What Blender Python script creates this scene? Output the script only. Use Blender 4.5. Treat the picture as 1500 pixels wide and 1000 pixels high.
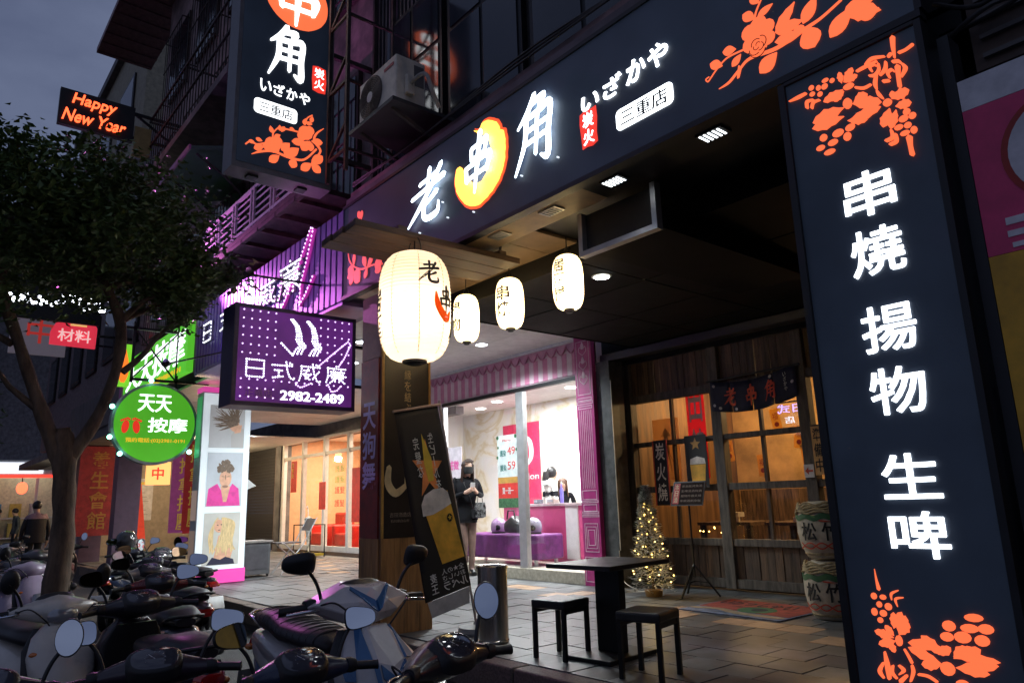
import bpy, math, random
from mathutils import Vector, Matrix
random.seed(11)
for o in list(bpy.data.objects): bpy.data.objects.remove(o)
S = bpy.context.scene
COL = S.collection
rad = math.radians
sin, cos, pi = math.sin, math.cos, math.pi

# ------------------------------------------------------------ camera
cam_d = bpy.data.cameras.new('camera')
cam_d.sensor_width = 36.0
cam_d.lens = 36.0 * 1058.43 / 1500.0
cam_d.clip_start = 0.05
cam_d.clip_end = 600
cam = bpy.data.objects.new('camera', cam_d)
COL.objects.link(cam)
_y, _p, _r = rad(49.844), rad(12.511), rad(-1.8009)
fw = Vector((-sin(_y)*cos(_p), cos(_y)*cos(_p), sin(_p)))
rt = Vector((cos(_y), sin(_y), 0)); up = rt.cross(fw)
r2 = rt*cos(_r) + up*sin(_r); u2 = -rt*sin(_r) + up*cos(_r)
mw = Matrix.Identity(4)
for i in range(3):
    mw[i][0], mw[i][1], mw[i][2] = r2[i], u2[i], -fw[i]
mw.translation = (0, 0, 1.08)
cam.matrix_world = mw
S.camera = cam

# ------------------------------------------------------------ dusk sky
w = bpy.data.worlds.new('World'); S.world = w; w.use_nodes = True
nt = w.node_tree; nt.nodes.clear()
sky = nt.nodes.new('ShaderNodeTexSky'); sky.sky_type = 'NISHITA'; sky.sun_disc = False
sky.sun_elevation = rad(1.0); sky.sun_rotation = rad(150); sky.air_density = 1.0; sky.dust_density = 2.0; sky.ozone_density = 3.0
tc = nt.nodes.new('ShaderNodeTexCoord')
mp = nt.nodes.new('ShaderNodeMapping'); mp.inputs['Scale'].default_value = (1.6, 1.6, 4.0)
nz = nt.nodes.new('ShaderNodeTexNoise'); nz.inputs['Scale'].default_value = 2.1; nz.inputs['Detail'].default_value = 6
cr = nt.nodes.new('ShaderNodeValToRGB')
cr.color_ramp.elements[0].position = 0.36; cr.color_ramp.elements[0].color = (0, 0, 0, 1)
cr.color_ramp.elements[1].position = 0.68; cr.color_ramp.elements[1].color = (1, 1, 1, 1)
mx = nt.nodes.new('ShaderNodeMix'); mx.data_type = 'RGBA'
ov = nt.nodes.new('ShaderNodeMix'); ov.data_type = 'RGBA'; ov.inputs[0].default_value = 0.82
bg = nt.nodes.new('ShaderNodeBackground'); out = nt.nodes.new('ShaderNodeOutputWorld')
nt.links.new(tc.outputs['Generated'], mp.inputs[0]); nt.links.new(mp.outputs[0], nz.inputs[0])
nt.links.new(nz.outputs[0], cr.inputs[0]); nt.links.new(cr.outputs[0], mx.inputs[0])
mx.inputs[6].default_value = (0.70, 0.86, 1.55, 1)      # dusk cloud, dark
mx.inputs[7].default_value = (1.30, 1.55, 2.45, 1)      # dusk cloud, light
nt.links.new(sky.outputs[0], ov.inputs[6]); nt.links.new(mx.outputs[2], ov.inputs[7])
nt.links.new(ov.outputs[2], bg.inputs[0]); bg.inputs[1].default_value = 0.13
nt.links.new(bg.outputs[0], out.inputs[0])

sl = bpy.data.lights.new('sun', 'SUN'); sl.energy = 0.01; sl.angle = rad(40); sl.color = (0.8, 0.88, 1.0)
so = bpy.data.objects.new('sun', sl); COL.objects.link(so); so.rotation_euler = (rad(50), 0, rad(150))

S.render.engine = 'CYCLES'
S.cycles.use_denoising = True
S.cycles.max_bounces = 7; S.cycles.diffuse_bounces = 3; S.cycles.glossy_bounces = 4
S.cycles.transparent_max_bounces = 12; S.cycles.transmission_bounces = 5
S.cycles.caustics_reflective = False; S.cycles.caustics_refractive = False
S.cycles.sample_clamp_indirect = 4.0
S.view_settings.view_transform = 'Standard'; S.view_settings.look = 'None'
S.view_settings.gamma = 1.0; S.view_settings.exposure = 0.0; S.view_settings.use_curve_mapping = False

# ------------------------------------------------------------ materials
MATS = {}
def M(name, col=(.5, .5, .5), rough=.5, metal=0.0, var=.15, scale=9.0, bump=0.0, coat=0.0, emit=None, es=0.0, stretch=None, spec=None, stain=0.0, glow=0.0):
    if name in MATS: return MATS[name]
    m = bpy.data.materials.new(name); m.use_nodes = True
    n = m.node_tree; b = n.nodes['Principled BSDF']
    b.inputs['Roughness'].default_value = rough; b.inputs['Metallic'].default_value = metal
    b.inputs['Coat Weight'].default_value = coat; b.inputs['Coat Roughness'].default_value = .08
    if spec is not None: b.inputs['Specular IOR Level'].default_value = spec
    t = n.nodes.new('ShaderNodeTexCoord'); mpp = n.nodes.new('ShaderNodeMapping')
    if stretch: mpp.inputs['Scale'].default_value = stretch
    z = n.nodes.new('ShaderNodeTexNoise'); z.inputs['Scale'].default_value = scale; z.inputs['Detail'].default_value = 5
    z.inputs['Roughness'].default_value = .62
    gp = n.nodes.new('ShaderNodeNewGeometry'); n.links.new(gp.outputs['Position'], mpp.inputs[0]); n.links.new(mpp.outputs[0], z.inputs[0])
    k = n.nodes.new('ShaderNodeMapRange')
    k.inputs[1].default_value = .3; k.inputs[2].default_value = .7
    k.inputs[3].default_value = 1 - var*1.6; k.inputs[4].default_value = 1 + var
    n.links.new(z.outputs[0], k.inputs[0])
    x = n.nodes.new('ShaderNodeMix'); x.data_type = 'RGBA'; x.blend_type = 'MULTIPLY'; x.inputs[0].default_value = 1
    x.inputs[6].default_value = (*col, 1); n.links.new(k.outputs[0], x.inputs[7])
    colout = x.outputs[2]
    if stain:      # broad dirt and wear
        z2 = n.nodes.new('ShaderNodeTexNoise'); z2.inputs['Scale'].default_value = 1.1; z2.inputs['Detail'].default_value = 7; n.links.new(gp.outputs['Position'], z2.inputs[0])
        k2 = n.nodes.new('ShaderNodeMapRange'); k2.inputs[1].default_value = .35; k2.inputs[2].default_value = .65; k2.inputs[3].default_value = 1-stain; k2.inputs[4].default_value = 1+stain*.4; n.links.new(z2.outputs[0], k2.inputs[0])
        x2 = n.nodes.new('ShaderNodeMix'); x2.data_type = 'RGBA'; x2.blend_type = 'MULTIPLY'; x2.inputs[0].default_value = 1; n.links.new(colout, x2.inputs[6]); n.links.new(k2.outputs[0], x2.inputs[7]); colout = x2.outputs[2]
    n.links.new(colout, b.inputs['Base Color'])
    kr = n.nodes.new('ShaderNodeMapRange'); kr.inputs[3].default_value = max(.02, rough - .1*var/.15*.6); kr.inputs[4].default_value = min(1, rough + .12*var/.15*.6)
    n.links.new(z.outputs[0], kr.inputs[0]); n.links.new(kr.outputs[0], b.inputs['Roughness'])
    if bump:
        bp = n.nodes.new('ShaderNodeBump'); bp.inputs['Strength'].default_value = bump; bp.inputs['Distance'].default_value = .02
        n.links.new(z.outputs[0], bp.inputs['Height']); n.links.new(bp.outputs[0], b.inputs['Normal'])
    if emit:
        b.inputs['Emission Color'].default_value = (*emit, 1); b.inputs['Emission Strength'].default_value = es
        if glow:      # uneven print or backlight
            kg = n.nodes.new('ShaderNodeMapRange'); kg.inputs[1].default_value = .32; kg.inputs[2].default_value = .68; kg.inputs[3].default_value = es*(1-glow); kg.inputs[4].default_value = es*(1+glow); n.links.new(z.outputs[0], kg.inputs[0]); n.links.new(kg.outputs[0], b.inputs['Emission Strength'])
    MATS[name] = m
    return m

def marble_mat(name):
    if name in MATS: return MATS[name]
    m = M(name, (.74, .74, .71), .22, var=.05); n = m.node_tree; b = n.nodes['Principled BSDF']
    t = n.nodes.new('ShaderNodeTexCoord'); z1 = n.nodes.new('ShaderNodeTexNoise'); z1.inputs['Scale'].default_value = .8; z1.inputs['Detail'].default_value = 8; z1.inputs['Distortion'].default_value = 1.6
    n.links.new(t.outputs['Object'], z1.inputs[0]); r = n.nodes.new('ShaderNodeValToRGB'); e = r.color_ramp.elements
    e[0].position = .40; e[0].color = (.78, .78, .76, 1); e[1].position = .62; e[1].color = (.74, .75, .74, 1)
    for p, c in ((.46, (.74, .72, .64, 1)), (.50, (.62, .54, .36, 1)), (.54, (.75, .73, .66, 1))): q = e.new(p); q.color = c
    n.links.new(z1.outputs[0], r.inputs[0]); n.links.new(r.outputs[0], b.inputs['Base Color']); return m

def EM(name, col, s, glow=0.0, scale=9.0, stretch=None):
    return M(name, tuple(min(.8, c) for c in col), .5, var=.02, scale=scale, emit=col, es=s, glow=glow, stretch=stretch)

def glass(name='window_glass', tint=(1, 1, 1), refl=1.0):
    if name in MATS: return MATS[name]
    m = bpy.data.materials.new(name); m.use_nodes = True; n = m.node_tree; n.nodes.clear()
    o = n.nodes.new('ShaderNodeOutputMaterial'); t = n.nodes.new('ShaderNodeBsdfTransparent'); t.inputs[0].default_value = (*tint, 1)
    g = n.nodes.new('ShaderNodeBsdfGlossy'); g.inputs['Roughness'].default_value = .03
    f = n.nodes.new('ShaderNodeFresnel'); f.inputs[0].default_value = 1.5
    mu = n.nodes.new('ShaderNodeMath'); mu.operation = 'MULTIPLY'; mu.inputs[1].default_value = refl
    ge = n.nodes.new('ShaderNodeNewGeometry'); sb = n.nodes.new('ShaderNodeMath'); sb.operation = 'SUBTRACT'; sb.inputs[0].default_value = 1.0
    n.links.new(ge.outputs['Backfacing'], sb.inputs[1]); mm = n.nodes.new('ShaderNodeMath'); mm.operation = 'MULTIPLY'
    n.links.new(f.outputs[0], mm.inputs[0]); n.links.new(sb.outputs[0], mm.inputs[1]); n.links.new(mm.outputs[0], mu.inputs[0])
    x = n.nodes.new('ShaderNodeMixShader'); n.links.new(mu.outputs[0], x.inputs[0]); n.links.new(t.outputs[0], x.inputs[1]); n.links.new(g.outputs[0], x.inputs[2])
    n.links.new(x.outputs[0], o.inputs[0]); MATS[name] = m
    return m

def paper(name, col, emit, es):
    """lantern paper: lets the bulb inside shine through"""
    m = bpy.data.materials.new(name); m.use_nodes = True; n = m.node_tree; n.nodes.clear()
    o = n.nodes.new('ShaderNodeOutputMaterial'); d = n.nodes.new('ShaderNodeBsdfDiffuse'); t = n.nodes.new('ShaderNodeBsdfTranslucent')
    d.inputs[0].default_value = (*col, 1); t.inputs[0].default_value = (*col, 1)
    x = n.nodes.new('ShaderNodeMixShader'); x.inputs[0].default_value = .6
    e = n.nodes.new('ShaderNodeEmission'); e.inputs[0].default_value = (*emit, 1); e.inputs[1].default_value = es
    a = n.nodes.new('ShaderNodeAddShader')
    n.links.new(d.outputs[0], x.inputs[1]); n.links.new(t.outputs[0], x.inputs[2]); n.links.new(x.outputs[0], a.inputs[0]); n.links.new(e.outputs[0], a.inputs[1])
    n.links.new(a.outputs[0], o.inputs[0]); MATS[name] = m
    return m

# ------------------------------------------------------------ mesh helpers
class MB:
    def __init__(s): s.v = []; s.f = []
    def add(s, vs, fs):
        n = len(s.v); s.v += [tuple(v) for v in vs]; s.f += [tuple(i+n for i in f) for f in fs]; return s
    def box(s, x0, x1, y0, y1, z0, z1):
        vs = [(x, y, z) for z in (z0, z1) for y in (y0, y1) for x in (x0, x1)]
        return s.add(vs, [(0, 2, 3, 1), (4, 5, 7, 6), (0, 1, 5, 4), (2, 6, 7, 3), (0, 4, 6, 2), (1, 3, 7, 5)])
    def hexa(s, p):     # eight corners: bottom 4 ccw, top 4 ccw
        return s.add(p, [(3, 2, 1, 0), (4, 5, 6, 7), (0, 1, 5, 4), (1, 2, 6, 5), (2, 3, 7, 6), (3, 0, 4, 7)])
    def bar(s, p0, p1, a, b=None, upv=(0, 0, 1)):
        b = b or a; p0 = Vector(p0); p1 = Vector(p1); d = (p1-p0).normalized(); u = Vector(upv)
        if abs(d.dot(u)) > .98: u = Vector((0, 1, 0))
        x = d.cross(u).normalized()*a/2; y = x.cross(d).normalized()*b/2
        return s.hexa([p0-x-y, p0+x-y, p0+x+y, p0-x+y, p1-x-y, p1+x-y, p1+x+y, p1-x+y])
    def rings(s, R, cap=True, closed=True):
        n = len(R[0]); vs = [p for r in R for p in r]; fs = []
        for i in range(len(R)-1):
            for j in range(n if closed else n-1):
                k = (j+1) % n
                fs.append((i*n+j, i*n+k, (i+1)*n+k, (i+1)*n+j))
        if cap:
            fs.append(tuple(range(n))[::-1]); fs.append(tuple(range((len(R)-1)*n, len(R)*n)))
        return s.add(vs, fs)
    def cyl(s, p0, p1, r0, r1=None, n=12, cap=True):
        r1 = r0 if r1 is None else r1
        return s.tube([p0, p1], [r0, r1], n, cap)
    def tube(s, pts, r, n=8, cap=True):
        pts = [Vector(p) for p in pts]; m = len(pts)
        rr = r if isinstance(r, (list, tuple)) else [r]*m
        R = []; u = None
        for i in range(m):
            d = (pts[min(i+1, m-1)]-pts[max(i-1, 0)])
            d = d.normalized() if d.length > 1e-9 else Vector((0, 0, 1))
            if u is None:
                u = Vector((0, 0, 1)) if abs(d.z) < .9 else Vector((1, 0, 0))
            u = (u-d*u.dot(d)).normalized(); v = d.cross(u)
            R.append([pts[i]+(u*cos(2*pi*k/n)+v*sin(2*pi*k/n))*rr[i] for k in range(n)])
        return s.rings(R, cap)
    def lathe(s, prof, n=24, c=(0, 0, 0), cap=True):
        return s.rings([[(c[0]+r*cos(2*pi*k/n), c[1]+r*sin(2*pi*k/n), c[2]+z) for k in range(n)] for r, z in prof], cap)
    def ell(s, c, r, n=14, m=9, rot=None):
        R = []
        for i in range(m+1):
            t = pi*i/m; t = min(max(t, .04), pi-.04)
            ring = []
            for k in range(n):
                p = Vector((r[0]*sin(t)*cos(2*pi*k/n), r[1]*sin(t)*sin(2*pi*k/n), -r[2]*cos(t)))
                if rot: p = rot @ p
                ring.append(p+Vector(c))
            R.append(ring)
        return s.rings(R)
    def loft(s, secs, n=16, t0=None, t1=None, grow=0.0):
        """secs: centre, axisA, axisB, ra, rb, exponent"""
        R = []
        for c, A, B, ra, rb, e in secs:
            c = Vector(c); A = Vector(A).normalized(); B = Vector(B).normalized(); ring = []
            for k in range(n):
                t = 2*pi*k/n if t0 is None else t0+(t1-t0)*k/(n-1)
                ca, sa = cos(t), sin(t)
                a = math.copysign(abs(ca)**(2/e), ca)*(ra+grow); b = math.copysign(abs(sa)**(2/e), sa)*(rb+grow)
                ring.append(c+A*a+B*b)
            R.append(ring)
        return s.rings(R, cap=t0 is None, closed=t0 is None)
    def prism(s, poly, fn, h0, h1):
        n = len(poly)
        vs = [fn(a, b, h0) for a, b in poly]+[fn(a, b, h1) for a, b in poly]
        fs = [tuple(range(n))[::-1], tuple(range(n, 2*n))]+[(i, (i+1) % n, n+(i+1) % n, n+i) for i in range(n)]
        return s.add(vs, fs)
    def flat(s, poly, fn, h):
        return s.add([fn(a, b, h) for a, b in poly], [tuple(range(len(poly)))])
    def mesh(s, name, smooth=None):
        me = bpy.data.meshes.new(name); me.from_pydata(s.v, [], s.f); me.validate(); me.update()
        if smooth is not None:
            for p in me.polygons: p.use_smooth = True
            me.set_sharp_from_angle(angle=rad(smooth))
        return me
    def build(s, name, mat, parent=None, smooth=None, bevel=0, kind=None, label=None):
        return place(name, s.mesh(name, smooth), mat, parent, bevel, kind, label)

def place(name, me, mat, parent=None, bevel=0, kind=None, label=None):
    o = bpy.data.objects.new(name, me); COL.objects.link(o)
    if mat and not me.materials: me.materials.append(mat)
    elif mat and me.materials[0] != mat:
        o.material_slots[0].link = 'OBJECT'; o.material_slots[0].material = mat
    if parent:
        o.parent = parent
        if parent.get('world'): o.matrix_parent_inverse = WM[parent.name].inverted()
    if bevel:
        b = o.modifiers.new('bevel', 'BEVEL'); b.width = bevel; b.segments = 2; b.limit_method = 'ANGLE'; b.angle_limit = rad(40)
    if kind: o['kind'] = kind
    if label: o['label'] = label
    return o
WM = {}
def thing(name, label, cat, loc=(0, 0, 0), rz=0, group=None, world=True):
    """Empty at a thing's base. world=True: the parts are given in world coordinates."""
    o = bpy.data.objects.new(name, None); COL.objects.link(o); o.empty_display_size = .1
    m = Matrix.Translation(loc) @ Matrix.Rotation(rz, 4, 'Z'); o.matrix_world = m
    o['label'] = label; o['category'] = cat
    if group: o['group'] = group
    if world: WM[o.name] = m; o['world'] = 1
    return o
def tag(o, label=None, cat=None, group=None, kind=None):
    if label: o['label'] = label
    if cat: o['category'] = cat
    if group: o['group'] = group
    if kind: o['kind'] = kind
    return o
LS = 3.0      # all lamps of the street are this much stronger than the figures given
def lamp(name, kind, loc, energy, col=(1, 1, 1), size=.05, parent=None, rot=None, spot=None, blend=.5, shape=None, sy=None):
    l = bpy.data.lights.new(name, kind); l.energy = energy*LS; l.color = col
    if kind in ('POINT', 'SPOT'): l.shadow_soft_size = size
    if kind == 'AREA':
        l.size = size
        if sy: l.shape = 'RECTANGLE'; l.size_y = sy
    if kind == 'SPOT': l.spot_size = rad(spot or 100); l.spot_blend = blend
    o = bpy.data.objects.new(name, l); COL.objects.link(o); o.location = loc
    if rot: o.rotation_euler = rot
    if parent:
        o.parent = parent
        if parent.get('world'): o.matrix_parent_inverse = WM[parent.name].inverted()
    return o
def XZ(Y): return lambda a, b, h: (a, Y-h, b)          # faces the street (-Y)
def YZ(X): return lambda a, b, h: (X+h, a, b)          # faces +X
def bxo(name, mat, parent, *d, bevel=0, kind=None, label=None):
    return MB().box(*d).build(name, mat, parent, bevel=bevel, kind=kind, label=label)

# ------------------------------------------------------------ lettering
_gl = {}
def glyph(ch, off=0.0):
    """mesh of a text, normalised to its own box; depth -1..1"""
    k = (ch, off)
    if k in _gl: return _gl[k]
    c = bpy.data.curves.new('g', 'FONT'); c.body = ch; c.offset = off; c.extrude = .1; c.resolution_u = 3
    o = bpy.data.objects.new('g', c); COL.objects.link(o)
    m = o.to_mesh(); v = [tuple(q.co) for q in m.vertices]; f = [tuple(p.vertices) for p in m.polygons]
    o.to_mesh_clear(); bpy.data.objects.remove(o); bpy.data.curves.remove(c)
    xs = [q[0] for q in v]; ys = [q[1] for q in v]
    x0, x1, y0, y1 = min(xs), max(xs), min(ys), max(ys)
    asp = (x1-x0)/max(1e-6, y1-y0)
    v = [((q[0]-x0)/(x1-x0), (q[1]-y0)/max(1e-6, y1-y0), (q[2]/.1+1)/2) for q in v]
    _gl[k] = (v, f, asp); return _gl[k]
def put(mb, ch, fn, a0, a1, b0, b1, h0, h1, off=0.0, mirror=False, shear=0.0, bold=0.0):
    if bold:      # thicker strokes: shifted copies, each a hair further out
        for i, (p, q) in enumerate(((0, 0), (1, 0), (-1, 0), (0, 1), (0, -1), (.7, .7), (-.7, -.7), (.7, -.7), (-.7, .7))):
            dx, dy = p*bold*(a1-a0), q*bold*(b1-b0); put(mb, ch, fn, a0+dx, a1+dx, b0+dy, b1+dy, h0, h1+i*.0003, 0.0, mirror, shear)
        return mb
    v, f, _ = glyph(ch, off)
    vs = []
    for x, y, z in v:
        if mirror: x = 1-x
        vs.append(fn(a0+(a1-a0)*x+shear*(y-.5), b0+(b1-b0)*y, h0+(h1-h0)*z))
    return mb.add(vs, f)
def col_text(mb, s, fn, a0, a1, btop, step, h0, h1, off=0.0, hgt=None, mirror=False):
    hgt = hgt or step*.86
    for i, c in enumerate(s):
        if c == ' ': continue
        m_ = (a0+a1)/2; w_ = (a1-a0)/2; t_ = btop-i*step
        if c == 'ー': mb.prism([(m_-w_*.12, t_-hgt), (m_+w_*.12, t_-hgt), (m_+w_*.12, t_), (m_-w_*.12, t_)], fn, h0, h1); continue
        if c == '。': put(mb, c, fn, m_-w_*.3, m_+w_*.3, t_-hgt*.4, t_, h0, h1, off, mirror); continue
        put(mb, c, fn, a0, a1, t_-hgt, t_, h0, h1, off, mirror)
    return mb
def row_text(mb, s, fn, a0, a1, b0, b1, h0, h1, off=0.0, gap=.12, mirror=False, bold=0.0):
    return put(mb, s, fn, a0, a1, b0, b1, h0, h1, min(off, .012), mirror, 0.0, bold)
def smooth_line(p, k=6):
    if len(p) < 3: return [tuple(p[0][i]+(p[1][i]-p[0][i])*t/k for i in range(len(p[0]))) for t in range(k+1)]
    q = [p[0]]+list(p)+[p[-1]]; o = []
    for i in range(1, len(q)-2):
        for t in range(k):
            s = t/k
            o.append(tuple(.5*((2*q[i][d])+(-q[i-1][d]+q[i+1][d])*s+(2*q[i-1][d]-5*q[i][d]+4*q[i+1][d]-q[i+2][d])*s*s+(-q[i-1][d]+3*q[i][d]-3*q[i+1][d]+q[i+2][d])*s**3) for d in range(len(p[0]))))
    o.append(tuple(p[-1])); return o
def ribbon(pts):
    """outline polygon of a brush stroke given as (a, b, width)"""
    p = smooth_line(pts); L = []; R = []; m = len(p)
    for i in range(m):
        a = p[max(i-1, 0)]; b = p[min(i+1, m-1)]
        dx, dy = b[0]-a[0], b[1]-a[1]; l = math.hypot(dx, dy) or 1
        nx, ny = -dy/l*p[i][2]/2, dx/l*p[i][2]/2
        L.append((p[i][0]+nx, p[i][1]+ny)); R.append((p[i][0]-nx, p[i][1]-ny))
    def cap(c, a, b, sgn):
        return []
    a, b = p[0], p[1]; l = math.hypot(b[0]-a[0], b[1]-a[1]) or 1
    st = (a[0]-(b[0]-a[0])/l*a[2]*.45, a[1]-(b[1]-a[1])/l*a[2]*.45)
    a, b = p[-1], p[-2]; l = math.hypot(b[0]-a[0], b[1]-a[1]) or 1
    en = (a[0]-(b[0]-a[0])/l*a[2]*.45, a[1]-(b[1]-a[1])/l*a[2]*.45)
    return [st]+L+[en]+R[::-1]
BR = {
 '老': [[(25, 78, 9), (50, 81, 8), (72, 84, 10)], [(52, 99, 11), (51, 80, 9), (50, 62, 9)], [(4, 57, 8), (50, 64, 9), (98, 72, 12)],
       [(86, 96, 11), (60, 62, 10), (30, 32, 10), (0, 6, 3)], [(80, 49, 11), (60, 39, 8), (44, 32, 5)], [(48, 50, 10), (45, 22, 11), (54, 7, 11), (78, 6, 12), (89, 12, 9), (88, 28, 3)]],
 '串': [[(28, 81, 9), (31, 58, 8)], [(30, 81, 9), (55, 84, 9), (73, 87, 11), (69, 60, 8)], [(32, 60, 7), (70, 63, 7)], [(15, 48, 9), (21, 20, 9)],
       [(16, 47, 9), (50, 51, 9), (86, 55, 12), (80, 25, 9)], [(22, 24, 8), (80, 29, 8)], [(53, 106, 12), (51, 50, 11), (48, -8, 4)]],
 '角': [[(46, 101, 11), (30, 80, 10), (8, 63, 4)], [(38, 89, 9), (69, 93, 10), (57, 77, 6)], [(28, 68, 10), (26, 35, 10), (6, -4, 4)],
       [(28, 71, 9), (60, 74, 9), (84, 77, 11), (82, 40, 11), (82, 4, 12), (66, 9, 4)], [(30, 52, 7), (78, 56, 7)], [(29, 34, 7), (78, 38, 7)], [(55, 72, 8), (54, 14, 7)]]}
def brush(mb, ch, fn, a0, a1, b0, b1, h0, h1, fat=1.0, shear=0.0):
    for i, st in enumerate(BR[ch]):
        poly = ribbon([(x, y, ww*fat) for x, y, ww in st])
        q = [(a0+(a1-a0)*x/100+shear*(y/100-.5), b0+(b1-b0)*y/100) for x, y in poly]
        mb.prism(q, fn, h0, h1+i*.0006)
    return mb
def leaf(p, q, wd, notch=0, n=7):
    """pointed leaf outline from p to q"""
    dx, dy = q[0]-p[0], q[1]-p[1]; L = []; R = []
    for i in range(1, n):
        t = i/n; ww = wd*sin(pi*t**.8)*(1+(.22*notch if i % 2 else -.12*notch))
        L.append((p[0]+dx*t-dy*ww, p[1]+dy*t+dx*ww)); R.append((p[0]+dx*t+dy*ww, p[1]+dy*t-dx*ww))
    return [p]+R+[q]+L[::-1]
def oval(c, rx, ry, n=12, a=0):
    return [(c[0]+rx*cos(2*pi*i/n)*cos(a)-ry*sin(2*pi*i/n)*sin(a), c[1]+rx*cos(2*pi*i/n)*sin(a)+ry*sin(2*pi*i/n)*cos(a)) for i in range(n)]
def rrect(a0, a1, b0, b1, r, k=5):
    o = []
    for cx, cy, s in ((a1-r, b1-r, 0), (a0+r, b1-r, 90), (a0+r, b0+r, 180), (a1-r, b0+r, 270)):
        for i in range(k+1):
            t = rad(s+90*i/k); o.append((cx+r*cos(t), cy+r*sin(t)))
    return o
# ------------------------------------------------------------ flower and grape cut-outs of the signs (metres on the panel)
FLOWER_RIGHT = [('s',[(-1.97,3.249,0.0044),(-1.906,3.257,0.0155),(-1.839,3.297,0.0155),(-1.769,3.329,0.0177),(-1.615,3.307,0.0221),(-1.46,3.328,0.0199),(-1.375,3.34,0.0155),(-1.271,3.376,0.0133)]),('s',[(-2.025,3.35,0.0066),(-2.046,3.345,0.0066),(-2.034,3.326,0.0077),(-2.01,3.342,0.0077),(-1.97,3.371,0.0077),(-1.902,3.403,0.0088),(-1.803,3.398,0.0099)]),('s',[(-1.827,3.297,0.0044),(-1.85,3.255,0.011),(-1.837,3.32,0.0088)]),('l',(-2.01,3.423),(-1.934,3.371),0.3,0),('l',(-1.925,3.45),(-1.843,3.426),0.32,0),('l',(-1.878,3.336),(-1.818,3.382),0.3,0),('l',(-1.783,3.599),(-1.718,3.536),0.32,0),('l',(-1.7,3.538),(-1.609,3.563),0.22,0),('s',[(-1.723,3.521,0.011),(-1.705,3.571,0.0088),(-1.67,3.622,0.0066)]),('l',(-1.73,3.671),(-1.683,3.612),0.3,0),('o',(-1.702,3.497),0.0464,0.0398),('o',(-1.758,3.475),0.0442,0.0442),('o',(-1.655,3.452),0.042,0.042),('o',(-1.657,3.388),0.0398,0.0376),('o',(-1.717,3.368),0.0552,0.0442),('o',(-1.76,3.404),0.042,0.0442),('o',(-1.71,3.43),0.053,0.0508),('l',(-1.723,3.216),(-1.618,3.283),0.36,0),('l',(-1.611,3.391),(-1.494,3.502),0.18,0.5),('l',(-1.616,3.394),(-1.464,3.381),0.22,0.5),('l',(-1.467,3.36),(-1.385,3.469),0.26,0),('l',(-1.425,3.207),(-1.459,3.333),0.42,0),('l',(-1.622,3.34),(-1.472,3.317),0.2,0),('o',(-1.49,3.339),0.0287,0.0221),('l',(-1.346,3.213),(-1.231,3.309),0.28,0),('l',(-1.252,3.299),(-1.104,3.221),0.25,0.6),('o',(-1.193,3.307),0.0663,0.0331),('l',(-1.196,3.223),(-1.111,3.236),0.3,0)]
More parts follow.
